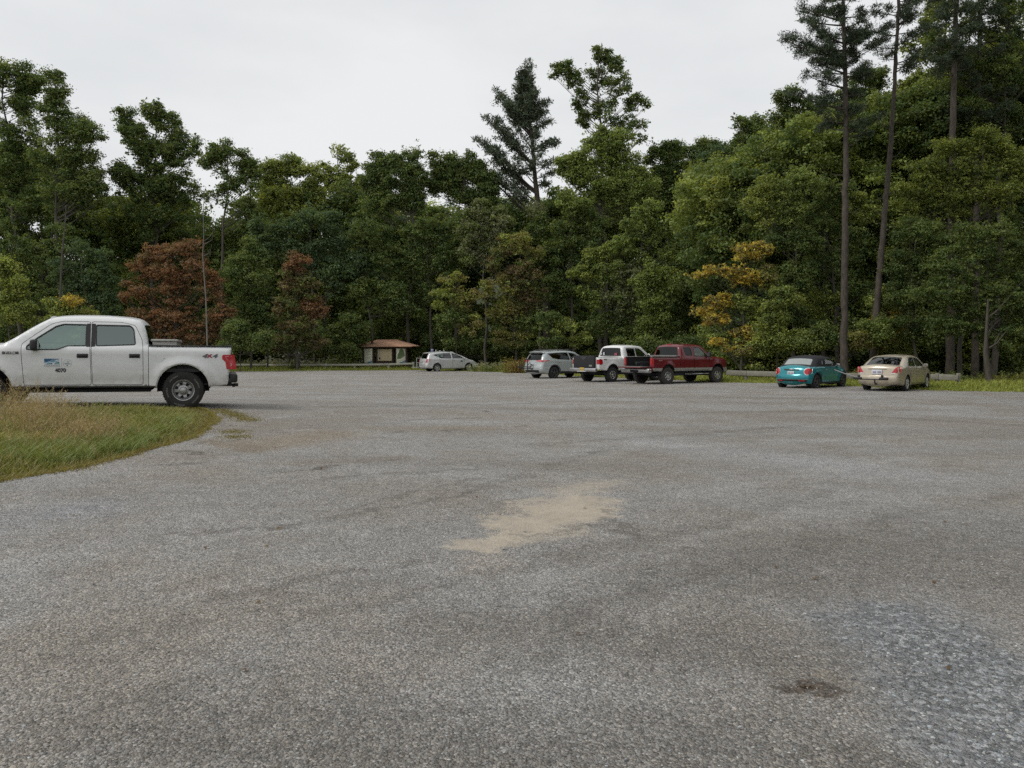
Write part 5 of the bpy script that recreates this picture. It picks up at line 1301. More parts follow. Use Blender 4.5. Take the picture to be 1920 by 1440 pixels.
def mirror_pair(root, x, y, z, mat, sx=0.12, sy=0.2, sz=0.19, arm=0.08, parent_mat=None):
    for sd in (1, -1):
        m = MB(); m.rbox(x, sd * (y + arm + sy / 2), z, sx, sy, sz, 0.045, seg=3); m.rbox(x + 0.01, sd * (y + arm / 2), z - sz * 0.28, sx * 0.5, arm + 0.08, 0.06, 0.02)
        o = m.build('wing_mirror', mat, root); g = MB(); g.box(x - sx / 2 - 0.003, x - sx / 2 - 0.001, sd * (y + arm + 0.03), sd * (y + arm + sy - 0.03), z - sz * 0.36, z + sz * 0.36); g.build('mirror_glass', CHROME, o, smooth=0)
def handle(root_objs, car, x, z, mat, w=0.19, h=0.065, sides=(1, -1), name='handle', door='door', plate=None):
    for sd in sides:
        yy = float(car.y([(x, z)])[0]); m = MB()
        if plate: m.rbox(x, sd * (yy + 0.002), z, w, 0.012, h, 0.02, 0)
        m.rbox(x, sd * (yy + 0.028), z + h * 0.1, w * 0.9, 0.022, h * 0.5, 0.012, 0)
        m.rbox(x - w * .4, sd * (yy + 0.012), z + h * 0.1, 0.03, 0.04, h * 0.45, 0.01); m.rbox(x + w * .4, sd * (yy + 0.012), z + h * 0.1, 0.03, 0.04, h * 0.45, 0.01)
        # the door it belongs to
        best = None
        for o in root_objs:
            bb = [Vector(b) for b in o.bound_box]; x0, x1 = min(b.x for b in bb), max(b.x for b in bb); ym = sum(b.y for b in bb) / 8
            if x0 - 0.02 <= x <= x1 + 0.02 and ym * sd > 0: best = o
        m.build(name, mat, best if best else car.root)
def plate_box(root, x, z, mat, w=0.31, h=0.155, name='licence_plate', marks=True, yc=0.0):
    o = MB().rbox(x, yc, z, 0.012, w, h, 0.004).build(name, mat, root)
    if marks:
        m = MB(); rg = random.Random(int(z * 100))
        for k in range(7):
            if k == 3: continue
            m.box(x - 0.0095, x - 0.0075, yc - w * 0.40 + k * w * 0.115, yc - w * 0.40 + k * w * 0.115 + w * 0.07, z - h * 0.25, z + h * 0.18)
        m.build('plate_marks', simple('plate_ink', (0.16, 0.15, 0.24), 0.6), o, smooth=0)
def bed_box(root, car, x0, x1, zf, zt, mat, w=None, tail_open=False):
    w = w or car.W - 0.09; m = MB(); t = 0.02
    m.box(x0, x1, -w, w, zf - t, zf); m.box(x0, x1, w - t, w, zf, zt); m.box(x0, x1, -w, -w + t, zf, zt); m.box(x1 - t, x1, -w + t, w - t, zf, zt)
    for ax in car.axles[:1]:
        for sd in (1, -1): m.rbox(ax, sd * (w - 0.12), zf + 0.12, 1.0, 0.24, 0.24, 0.05)
    return m.build('cargo_bed', mat, root)

# ------------------------------------------------------------------ white crew cab pickup, near left
def near_truck():
    root = empty('pickup_truck', label='white crew cab pickup with blue door emblem parked behind the grass island', cat='pickup truck')
    WP = simple('white_truck_paint', (0.74, 0.75, 0.755), 0.30, coat=0.5, var=0.02, scale=2, dirt=1.25)
    L, Wd = 5.87, 1.015
    runs = [('tailgate', 0.015, 0.05, [(0.30, 0.50), (0.27, 0.56), (0.255, 0.75), (0.24, 1.0), (0.205, 1.26), (0.215, 1.315)]),
            ('open', 0.0, 0.035, [(0.6, 1.322), (1.2, 1.318), (1.80, 1.318)]),
            ('body', 0.02, 0.06, [(1.815, 1.36)]),
            ('rear_window', 0.05, 0.09, [(1.85, 1.56), (1.90, 1.74)]),
            ('roof', 0.05, 0.11, [(1.98, 1.825), (2.15, 1.875), (2.6, 1.905), (3.1, 1.905), (3.45, 1.88), (3.60, 1.835)]),
            ('windshield', 0.10, 0.07, [(3.85, 1.68), (4.22, 1.42), (4.40, 1.315)]),
            ('hood', 0.06, 0.13, [(4.6, 1.29), (5.1, 1.25), (5.6, 1.18), (5.74, 1.12)]),
            ('grille', 0.09, 0.12, [(5.80, 0.95), (5.82, 0.75)]),
            ('front_bumper', 0.10, 0.12, [(5.87, 0.70), (5.87, 0.55), (5.80, 0.47), (5.40, 0.46)])]
    mats = dict(windshield=GLASS, rear_window=GLASS_D, grille=BLACKP, front_bumper=BLACKP, pillar=WP)
    c = Car(root, L, Wd, runs, (1.15, 4.72), 0.40, (0.50, 0.44), 0.47, 1.27, tum=0.24, step=0.035, taper=(0.02, 0.5, 0.10, 0.8), flare=0.035, grid=0.07, mats=mats, creases=((0.73, 0.02, 0.007), (1.18, 0.03, 0.006), (0.50, 0.03, 0.012)))
    bed = [(0.18, 1.33), (0.18, 0.46), (1.808, 0.46), (1.808, 1.40), (1.70, 1.40), (1.70, 1.33)]
    bed = [(-0.1, 1.335), (-0.1, 0.3), (1.808, 0.3), (1.808, 1.335)]
    rdoor = roundpoly([(1.90, 1.26), (1.90, 0.52), (2.83, 0.52), (2.85, 1.28), (2.85, 1.80), (2.30, 1.80), (2.05, 1.74), (1.92, 1.45)], 0.05)
    fdoor = roundpoly([(2.862, 1.80), (2.862, 1.28), (2.842, 0.52), (4.02, 0.52), (4.06, 1.1), (4.06, 1.33), (3.86, 1.50), (3.55, 1.745), (3.35, 1.80)], 0.05)
    win_r = roundpoly([(2.035, 1.33), (2.77, 1.295), (2.78, 1.74), (2.14, 1.74), (2.07, 1.66)], 0.05)
    win_f = roundpoly([(2.93, 1.295), (3.27, 1.29), (3.44, 1.215), (3.97, 1.21), (3.98, 1.29), (3.80, 1.46), (3.48, 1.70), (3.35, 1.745), (2.93, 1.745)], 0.03)
    c.shell([('bed', bed, 0.010, WP), ('rear_door', rdoor, 0.009, WP), ('front_door', fdoor, 0.009, WP)], [(win_r, glass('rear_door_glass', (0.42, 0.47, 0.46), 0.8, 0.15, (0.85, 0.97, 0.95))), (win_f, glass('front_door_glass', (0.75, 0.93, 0.86), 0.95, 0.20, (0.78, 0.98, 0.90)))], WP)
    # black pillar between the side windows
    for sd in (1, -1):
        c.patch([(2.775, 1.29), (2.850, 1.285), (2.850, 1.755), (2.775, 1.755)], sd, 0.005, 'pillar_trim', BLACKP)
        c.patch([(2.866, 1.285), (2.935, 1.285), (2.935, 1.755), (2.866, 1.755)], sd, 0.005, 'pillar_trim', BLACKP)
        # bed rail cap
        c.patch([(0.21, 1.298), (1.79, 1.298), (1.79, 1.313), (0.21, 1.313)], sd, 0.004, 'bed_rail', BLACKP)
        c.patch(roundpoly([(0.38, 1.145), (0.14, 1.15), (0.10, 0.84), (0.30, 0.84), (0.32, 0.99), (0.39, 1.06)], 0.02), sd, 0.006, 'tail_lamp', REDL, which=sd)
        c.patch(roundpoly([(0.335, 1.12), (0.19, 1.125), (0.19, 1.11), (0.315, 1.105), (0.27, 1.03), (0.25, 0.97), (0.245, 0.875), (0.19, 0.87), (0.19, 0.86), (0.26, 0.86), (0.265, 0.98), (0.29, 1.03)], 0.004), sd, 0.009, 'lens_line', PINKL, which=sd, skirt=0.002, spacing=0.03)
        c.patch([(0.21, 0.90), (0.235, 0.90), (0.235, 0.965), (0.20, 0.965)], sd, 0.010, 'reversing_lens', WHITEL, which=sd, skirt=0.002)
        # rocker and running board
        c.patch([(1.68, 0.475), (4.20, 0.475), (4.20, 0.50), (1.68, 0.50)], sd, 0.004, 'sill_trim', GREYP)
        fp = [(1.59 + 0.075 * math.cos(w * PI / 10), 1.06 + 0.075 * math.sin(w * PI / 10)) for w in range(20)]
        if sd == 1: c.patch(fp, sd, 0.0025, 'fuel_cap', WP, hole=None, skirt=0.004)
        if sd == 1: c.patch([(1.50, 1.052), (1.515, 1.052), (1.515, 1.068), (1.50, 1.068)], sd, 0.006, 'cap_lock', GREYP)
    c.end_patch([(0.62, 0.86), (0.99, 0.86), (0.99, 1.14), (0.74, 1.14), (0.74, 1.0)], 0.006, 'tail_lamp_rear', REDL, crown=0.015, r=0.05, mirror=True)
    c.cabin(2.1, 4.05, 0.62, rows=(2.25, 3.15), under=-0.04)
    c.wheels(0.40, 0.27, 0.225, ('steel', 7), RUBBER, STEEL, 0.012, lettering=True)
    ob = c.finish()
    bed_box(root, c, 0.27, 1.76, 0.80, 1.30, BLACKP)
    # tailgate top cap and rails
    m = MB(); m.rbox(0.235, 0, 1.335, 0.08, 1.86, 0.03, 0.012)
    for sd in (1, -1): m.rbox(1.0, sd * 0.955, 1.325, 1.58, 0.07, 0.022, 0.010)
    m.build('bed_cap', BLACKP, root)
    # rear bumper
    m = MB(); m.rbox(0.165, 0, 0.645, 0.17, 1.90, 0.19, 0.045, seg=3); m.rbox(0.30, 0.90, 0.60, 0.20, 0.10, 0.10, 0.02); m.rbox(0.30, -0.90, 0.60, 0.20, 0.10, 0.10, 0.02); m.build('rear_bumper', BLACKP, root)
    m = MB(); m.box(0.12, 0.62, -0.04, 0.04, 0.44, 0.50); m.tube([(0.15, 0, 0.50), (0.15, 0, 0.42)], 0.03, 10); m.rbox(0.10, 0, 0.47, 0.10, 0.09, 0.07, 0.01); m.box(0.2, 0.75, -0.8, 0.8, 0.50, 0.54); m.build('tow_hitch', BLACKP, root)
    m = MB(); m.rbox(2.95, 0.80, 0.40, 2.35, 0.05, 0.07, 0.02); m.rbox(2.95, 0.70, 0.46, 2.35, 0.20, 0.06, 0.02); m.rbox(2.95, -0.80, 0.42, 2.35, 0.08, 0.09, 0.02); m.build('frame_rail', DARKIN, root)
    MB().rbox(2.05, 0.2, 0.48, 0.55, 0.7, 0.22, 0.05).build('shade_block', DARKIN, root)  # dark block added to deepen the shade under the bed
    m = MB(); m.tube([(0.75, 0.62, 0.46), (1.15, 0.62, 0.36), (1.6, 0.62, 0.44)], 0.04, 6); m.tube([(0.75, -0.62, 0.46), (1.15, -0.62, 0.36), (1.6, -0.62, 0.44)], 0.04, 6); m.rbox(1.15, 0, 0.38, 0.3, 0.3, 0.28, 0.1); m.build('rear_axle', DARKIN, root)
    mirror_pair(root, 3.82, 0.93, 1.31, BLACKP, 0.13, 0.19, 0.22, 0.06)
    doors = ob.get('rear_door', []) + ob.get('front_door', [])
    handle(doors, c, 2.06, 1.11, BLACKP, 0.20, 0.085, plate=1); handle(doors, c, 3.00, 1.105, BLACKP, 0.20, 0.085, plate=1)
    # tool box across the bed
    tb = MB(); tb.box(1.28, 1.74, -0.78, 0.80, 0.95, 1.405); tb.rbox(1.51, 0.01, 1.435, 0.52, 1.66, 0.05, 0.012)
    dm = simple('diamond_plate', (0.46, 0.45, 0.42), 0.42, 0.6, var=0.18, scale=60, bump=0.25, bscale=60)
    t = tb.build('tool_box', [dm], root)
    # door emblem and lettering on the driver side
    fd = [o for o in ob['front_door'] if sum(v.co.y for v in o.data.vertices[:5]) > 0][0]
    def Y(x, z): return float(c.y([(x, z)])[0])
    BLUE = simple('emblem_blue', (0.012, 0.10, 0.22), 0.4, var=0.1); LBL = simple('emblem_light_blue', (0.22, 0.48, 0.62), 0.4, var=0.1); WHT = simple('emblem_white', (0.72, 0.74, 0.76), 0.4, var=0.02)
    GRYI = simple('emblem_grey', (0.34, 0.38, 0.42), 0.5, var=0.1)
    cc = Car.__new__(Car); cc.__dict__.update(c.__dict__); cc.parts = {}
    ex0, ex1, ez0, ez1 = 3.405, 3.665, 0.935, 1.045                         # viewer's left is larger x
    U = lambda u, v: (ex1 - u * (ex1 - ex0), ez0 + v * (ez1 - ez0))
    cc.patch([U(-.02, -.04), U(1.02, -.04), U(1.02, 1.05), U(-.02, 1.05)], 1, 0.0015, 'emblem', WHT, skirt=0.001)
    cc.patch([U(0, .34), U(.25, .42), U(.55, .8), U(.8, .82), U(1, .9), U(1, 1), U(0, 1)], 1, 0.0025, 'emblem', BLUE, skirt=0.001, spacing=0.04)
    cc.patch([U(.30, .40), U(.62, .50), U(.78, .66), U(.62, .76), U(.48, .66)], 1, 0.0030, 'emblem', simple('emblem_mid_blue', (0.05, 0.22, 0.38), 0.4), skirt=0.001, spacing=0.04)
    cc.patch([U(.0, .30), U(.3, .36), U(.6, .46), U(1, .76), U(1, .66), U(.62, .33), U(.3, .22), U(0, .16)], 1, 0.0028, 'emblem', LBL, skirt=0.001, spacing=0.04)
    cc.patch([U(.05, 0), U(.25, .14), U(.52, .2), U(.56, .04), U(.5, 0)], 1, 0.0026, 'emblem', BLUE, skirt=0.001, spacing=0.04)
    cc.patch([U(.66, 0), U(.68, .22), U(.8, .4), U(1, .4), U(1, 0)], 1, 0.0026, 'emblem', simple('emblem_teal', (0.20, 0.38, 0.40), 0.4), skirt=0.001, spacing=0.04)
    cc.patch([U(.75, .36), U(.9, .46), U(1, .42), U(1, .22), U(.92, .34)], 1, 0.0030, 'emblem', BLUE, skirt=0.001, spacing=0.04)
    cc.patch([(3.366, 0.87), (3.371, 0.87), (3.371, 1.055), (3.366, 1.055)], 1, 0.0015, 'emblem', GRYI, skirt=0.001, spacing=0.05)
    # round seal
    sx0, sz0 = 3.265, 0.955
    ring = lambda r_: [(sx0 + r_ * math.cos(k * PI / 12), sz0 + r_ * math.sin(k * PI / 12)) for k in range(24)]
    cc.patch(ring(0.082), 1, 0.0015, 'emblem', simple('seal_pale', (0.60, 0.63, 0.64), 0.5), hole=ring(0.066), skirt=0.001, spacing=0.05)
    cc.patch([(sx0+.078, sz0-.012), (sx0+.045, sz0-.004), (sx0+.045, sz0+.012), (sx0+.01, sz0+.006), (sx0-.01, sz0+.018), (sx0-.03, sz0-.002), (sx0-.078, sz0-.010), (sx0-.03, sz0-.022), (sx0+.03, sz0-.020)], 1, 0.002, 'emblem', GRYI, skirt=0.001, spacing=0.04)
    cc.patch([(sx0+.024, sz0-.034), (sx0-.006, sz0-.036), (sx0-.014, sz0-.058), (sx0+.004, sz0-.05)], 1, 0.002, 'emblem', INK, skirt=0.001, spacing=0.04)
    cc.patch([(sx0+.02, sz0+.045), (sx0-.03, sz0+.045), (sx0-.036, sz0+.02), (sx0+.0, sz0+.022)], 1, 0.002, 'emblem', simple('seal_mid', (0.48, 0.52, 0.53), 0.5), skirt=0.001, spacing=0.04)
    for k_, (mb, ml) in cc.parts.items(): mb.build('emblem', ml, fd, smooth=0)
    rot = (PI / 2, 0, PI)
    text_obj('ROANOKE', 0.052, GRYI, fd, (3.535, Y(3.535, 0.90) + 0.004, 0.905), rot, sx=1.12)
    text_obj('4070', 0.10, INK, fd, (3.385, Y(3.385, 0.81) + 0.004, 0.812), rot, bold=0.004, sx=0.95)
    tb_ = [o for o in ob['bed'] if o.bound_box[0][1] > 0.2][0]
    text_obj('4', 0.105, simple('badge_grey', (0.10, 0.11, 0.12), 0.4), tb_, (0.735, Y(0.735, 1.115) + 0.004, 1.115), rot, bold=0.006, sx=1.6, shear=0.25)
    text_obj('X', 0.092, simple('badge_red', (0.30, 0.02, 0.04), 0.4), tb_, (0.635, Y(0.635, 1.115) + 0.005, 1.115), rot, bold=0.006, sx=1.4)
    text_obj('4', 0.105, MATS['badge_grey'], tb_, (0.535, Y(0.535, 1.115) + 0.004, 1.115), rot, bold=0.006, sx=1.6, shear=0.25)
    m = MB(); m.rbox(4.235, Y(4.235, 1.155) + 0.003, 1.155, 0.28, 0.010, 0.05, 0.006); bd = m.build('fender_badge', GREYP, root)
    text_obj('F-150', 0.052, simple('badge_silver', (0.55, 0.55, 0.55), 0.3, 0.6), bd, (4.235, Y(4.235, 1.165) + 0.010, 1.155), rot, bold=0.002, sx=1.4)
    # interior rear-view details: antenna, wipers, A-pillar quarter
    MB().tube([(4.45, -0.55, 1.33), (4.50, -0.55, 1.75)], 0.004, 5).build('antenna', BLACKP, root)
    m = MB(); m.tube([(4.44, 0.55, 1.345), (4.40, 0.30, 1.375), (4.36, 0.05, 1.43)], 0.010, 5); m.tube([(4.45, -0.1, 1.36), (4.42, -0.35, 1.375), (4.33, -0.6, 1.42)], 0.010, 5); m.build('wiper', BLACKP, root)
    gy = 0.43
    place_car(root, TR_TH, (1.15, Wd, 0.0), (-6.86, 16.05, gy), pitch=rad(0.55))
    return root
near_truck()

# ------------------------------------------------------------------ silver wagon beside the kiosk
def silver_wagon():
    root = empty('wagon', label='silver five door wagon with a bicycle carrier parked right of the kiosk', cat='car')
    PT = simple('silver_paint', (0.60, 0.61, 0.61), 0.30, 0.15, coat=0.5, var=0.03, dirt=0.25)
    runs = [('rear_bumper', 0.09, 0.16, [(0.10, 0.28), (0.02, 0.36), (0.0, 0.55), (0.04, 0.66)]),
            ('rear_hatch', 0.08, 0.14, [(0.09, 0.80), (0.13, 1.02)]),
            ('rear_window', 0.07, 0.12, [(0.24, 1.26), (0.36, 1.44)]),
            ('roof', 0.04, 0.12, [(0.26, 1.485), (0.50, 1.51), (1.0, 1.55), (1.7, 1.572), (2.2, 1.55), (2.50, 1.50)]),
            ('windshield', 0.10, 0.08, [(3.1, 1.27), (3.72, 1.00)]),
            ('hood', 0.05, 0.14, [(3.95, 0.93), (4.25, 0.83), (4.45, 0.71)]),
            ('front_bumper', 0.12, 0.18, [(4.58, 0.58), (4.63, 0.42), (4.60, 0.28), (4.3, 0.24)])]
    c = Car(root, 4.63, 0.8875, runs, (0.93, 3.71), 0.32, (0.375, 0.33), 0.25, 1.02, tum=0.30, taper=(0.07, 0.8, 0.16, 1.2), grid=0.09, mats=dict(windshield=GLASS, rear_window=GLASS_D, pillar=PT), creases=((0.78, 0.03, 0.012),))
    rd = [(1.34, 0.62), (1.42, 0.32), (2.26, 0.32), (2.28, 1.02), (2.20, 1.50), (1.55, 1.49), (1.12, 1.08), (1.16, 0.80)]
    fd = [(2.275, 0.32), (3.22, 0.32), (3.32, 0.62), (3.36, 1.0), (2.98, 1.27), (2.62, 1.44), (2.215, 1.50), (2.295, 1.02)]
    w1 = roundpoly([(0.62, 1.34), (1.10, 1.13), (1.30, 1.06), (2.18, 1.04), (2.12, 1.47), (1.45, 1.46), (0.95, 1.42)], 0.03)
    w2 = roundpoly([(2.30, 1.04), (3.33, 1.035), (2.95, 1.25), (2.62, 1.405), (2.25, 1.47)], 0.02)
    c.shell([('rear_door', rd, 0.008, PT), ('front_door', fd, 0.008, PT)], [(w1, GLASS), (w2, GLASS)], PT)
    c.cabin(1.5, 3.2, 0.35, rows=(1.45, 2.35))
    c.wheels(0.32, 0.21, 0.222, ('alloy', 7, False), RUBBER, ALLOY, 0.01)
    c.end_patch([(0.58, 0.72), (0.80, 0.72), (0.885, 0.82), (0.885, 1.04), (0.70, 1.02)], 0.008, 'tail_lamp', PINKL, crown=0.08, r=0.14, mirror=True)
    for sd in (1, -1):
        c.patch(roundpoly([(0.05, 0.80), (0.42, 0.93), (0.44, 0.98), (0.14, 1.04)], 0.02), sd, 0.004, 'tail_lamp_side', PINKL, which=sd)
        c.patch(roundpoly([(4.45, 0.60), (4.15, 0.79), (3.95, 0.90), (4.1, 0.90), (4.40, 0.74)], 0.02), sd, 0.005, 'headlight', WHITEL, which=sd)
    ring = [(3.05 + 0.13 * math.cos(k * PI / 10), 0.78 + 0.15 * math.sin(k * PI / 10)) for k in range(20)]
    c.patch(ring, -1, 0.003, 'door_badge', simple('badge_disc', (0.52, 0.55, 0.54), 0.5, var=0.2), skirt=0.002, spacing=0.05)
    c.patch([(2.93, .80), (3.0, .91), (3.1, .915), (3.17, .80), (3.08, .76)], -1, 0.006, 'door_badge', simple('badge_dark', (0.12, 0.17, 0.15), 0.5), skirt=0.002, spacing=0.05)
    ob = c.finish()
    mirror_pair(root, 3.28, 0.80, 1.06, PT, 0.12, 0.18, 0.14, 0.05)
    drs = ob['rear_door'] + ob['front_door']
    handle(drs, c, 1.42, 0.92, PT, 0.18, 0.05); handle(drs, c, 2.42, 0.91, PT, 0.18, 0.05)
    plate_box(root, -0.075, 0.78, PLATE_W)
    place_car(root, rad(29), (0.93, -0.8875, 0), tuple(at(820, 697, 61.1).xy) + (0.0,))
    # rear carrier: pale grey wire frame
    r2 = empty('bike_rack', label='pale grey upright bicycle carrier on the back of the silver wagon', cat='bicycle rack')
    m = MB(); 
    for yy in (-0.55, 0.55): m.tube([(-0.20, yy, 0.30), (-0.26, yy, 0.75), (-0.24, yy, 1.08)], 0.022, 8)
    m.tube([(-0.24, -0.55, 1.08), (-0.24, 0.55, 1.08)], 0.022, 8); m.tube([(-0.20, -0.55, 0.30), (-0.20, 0.55, 0.30)], 0.024, 8); m.tube([(-0.26, -0.55, 0.72), (-0.26, 0.55, 0.72)], 0.016, 8)
    m.tube([(0.05, 0, 0.34), (-0.5, 0, 0.34)], 0.03, 8)
    PG = simple('pale_grey_metal', (0.42, 0.43, 0.42), 0.45, 0.3)
    m.build('frame', PG, r2)
    for k in range(3):
        x = -0.32 - 0.14 * k; t = MB(); t.box(x - 0.045, x + 0.045, -0.62, 0.62, 0.335, 0.350); t.box(x - 0.05, x - 0.042, -0.62, 0.62, 0.335, 0.37); t.box(x + 0.042, x + 0.05, -0.62, 0.62, 0.335, 0.37)
        for yy in (-0.45, 0.42): t.tube([(x, yy, 0.35), (x, yy, 0.92 - 0.1 * k), (x - 0.03, yy, 0.98 - 0.1 * k)], 0.012, 6)
        t.build('wheel_tray', PG if k != 1 else BLACKP, r2)
    r2.location = root.location; r2.rotation_euler = root.rotation_euler
silver_wagon()

# ------------------------------------------------------------------ grey hatchback suv with rack
def grey_suv():
    root = empty('suv', label='silver grey small suv with roof rails and rust coloured weeds to its left', cat='car')
    PT = simple('grey_silver_paint', (0.42, 0.46, 0.46), 0.30, 0.15, coat=0.5, var=0.03, dirt=0.2)
    runs = [('rear_bumper', 0.08, 0.16, [(0.12, 0.34), (0.02, 0.44), (0.0, 0.62), (0.03, 0.74)]),
            ('rear_hatch', 0.07, 0.14, [(0.08, 0.86), (0.13, 1.08)]),
            ('rear_window', 0.07, 0.12, [(0.25, 1.32), (0.38, 1.50)]),
            ('roof', 0.04, 0.13, [(0.20, 1.575), (0.45, 1.60), (1.2, 1.655), (2.1, 1.665), (2.65, 1.60), (2.80, 1.565)]),
            ('windshield', 0.09, 0.08, [(3.2, 1.32), (3.52, 1.12)]),
            ('hood', 0.05, 0.15, [(3.9, 1.06), (4.25, 0.97), (4.45, 0.86)]),
            ('front_bumper', 0.11, 0.18, [(4.58, 0.66), (4.60, 0.48), (4.5, 0.30), (4.2, 0.28)])]
    c = Car(root, 4.6, 0.9225, runs, (0.98, 3.64), 0.36, (0.42, 0.38), 0.30, 1.10, tum=0.30, taper=(0.08, 0.8, 0.14, 1.0), grid=0.09, mats=dict(windshield=GLASS, rear_window=GLASS_D, pillar=PT), creases=((0.86, 0.03, 0.012), (0.60, 0.03, 0.010)))
    rd = [(1.42, 0.62), (1.46, 0.36), (2.28, 0.36), (2.28, 1.10), (2.16, 1.58), (1.55, 1.57), (1.20, 1.16), (1.30, 0.80)]
    fd = [(2.295, 0.36), (3.15, 0.36), (3.26, 0.70), (3.30, 1.10), (2.95, 1.36), (2.65, 1.52), (2.175, 1.58), (2.295, 1.10)]
    w1 = roundpoly([(0.55, 1.50), (0.88, 1.22), (1.25, 1.15), (2.20, 1.12), (2.10, 1.55), (1.35, 1.55)], 0.03)
    w2 = roundpoly([(2.30, 1.12), (3.22, 1.12), (2.92, 1.33), (2.62, 1.49), (2.20, 1.55)], 0.02)
    c.shell([('rear_door', rd, 0.008, PT), ('front_door', fd, 0.008, PT)], [(w1, GLASS_D), (w2, GLASS)], PT)
    for sd in (1, -1):
        c.patch([(1.42, 0.30), (3.20, 0.30), (3.22, 0.44), (1.40, 0.44)], sd, 0.010, 'sill_cladding', BLACKP)
        for ax in c.axles:
            ro = [(ax + 0.47 * math.cos(w), 0.38 + 0.47 * math.sin(w)) for w in np.linspace(-0.12, PI + 0.12, 22)]
            ri = [(ax + 0.425 * math.cos(w), 0.38 + 0.425 * math.sin(w)) for w in np.linspace(PI + 0.12, -0.12, 22)]
            c.patch(ro + ri, sd, 0.010, 'arch_cladding', BLACKP, which=(sd, ax), spacing=0.3)
        c.patch(roundpoly([(0.04, 1.02), (0.55, 1.06), (0.62, 1.10), (0.10, 1.13)], 0.015), sd, 0.006, 'tail_lamp_side', REDL, which=sd)
    c.end_patch([(0.30, 1.05), (0.60, 0.99), (0.92, 1.00), (0.92, 1.12), (0.6, 1.12), (0.32, 1.08)], 0.010, 'tail_lamp', PINKL, crown=0.07, r=0.14, mirror=True)
    c.end_patch([(-0.62, 0.36), (0.62, 0.36), (0.66, 0.52), (-0.66, 0.52)], 0.02, 'bumper_insert', BLACKP, crown=0.08, r=0.16)
    c.cabin(1.55, 3.15, 0.45, rows=(1.5, 2.4))
    c.wheels(0.36, 0.22, 0.235, ('alloy', 5, True), RUBBER, DARKALLOY, 0.01)
    ob = c.finish()
    for sd in (1, -1):
        m = MB(); m.tube([(0.55, sd * 0.60, 1.64), (0.75, sd * 0.61, 1.695), (1.6, sd * 0.60, 1.735), (2.3, sd * 0.58, 1.715), (2.5, sd * 0.57, 1.66)], 0.017, 8)
        for xx in (0.78, 1.5, 2.25): m.rbox(xx, sd * 0.60, 1.685, 0.10, 0.035, 0.06, 0.01)
        m.build('roof_rail', simple('satin_rail', (0.30, 0.30, 0.30), 0.4, 0.6), root)
    for xx in (1.0, 1.95):
        MB().rbox(xx, 0, 1.735, 0.07, 1.22, 0.03, 0.01).build('cross_bar', BLACKP, root)
    mirror_pair(root, 3.12, 0.84, 1.16, PT, 0.12, 0.18, 0.15, 0.05)
    drs = ob['rear_door'] + ob['front_door']
    handle(drs, c, 1.42, 0.98, PT, 0.18, 0.05); handle(drs, c, 2.45, 0.97, PT, 0.18, 0.05)
    plate_box(root, -0.06, 0.84, PLATE_W)
    place_car(root, rad(37), (0.98, -0.9225, 0), tuple(at(1040, 710, 45.7).xy) + (0.0,))
    r2 = empty('bike_rack', label='black folded bicycle rack on the tail of the silver grey suv', cat='bicycle rack')
    m = MB(); m.tube([(0.05, 0, 0.42), (-0.30, 0, 0.42), (-0.34, 0, 0.60), (-0.36, 0, 1.15)], 0.03, 8); m.tube([(-0.36, -0.25, 1.15), (-0.36, 0.25, 1.15)], 0.02, 8); m.build('frame', BLACKP, r2)
    for k, x in enumerate((-0.40, -0.55)):
        t = MB(); t.rbox(x, 0.05, 0.62 + 0.1 * k, 0.05, 1.25, 0.05, 0.015)
        for yy in (-0.48, 0.60):
            n = 14; t.tube([(x, yy + 0.13 * math.cos(2*PI*q/n), 0.70 + 0.1 * k + 0.15 * math.sin(2*PI*q/n)) for q in range(n)], 0.016, 6)
        t.tube([(x, 0.3, 0.64), (x, 0.34, 1.05)], 0.016, 6); t.build('wheel_tray', BLACKP, r2)
    r2.location = root.location; r2.rotation_euler = root.rotation_euler
grey_suv()

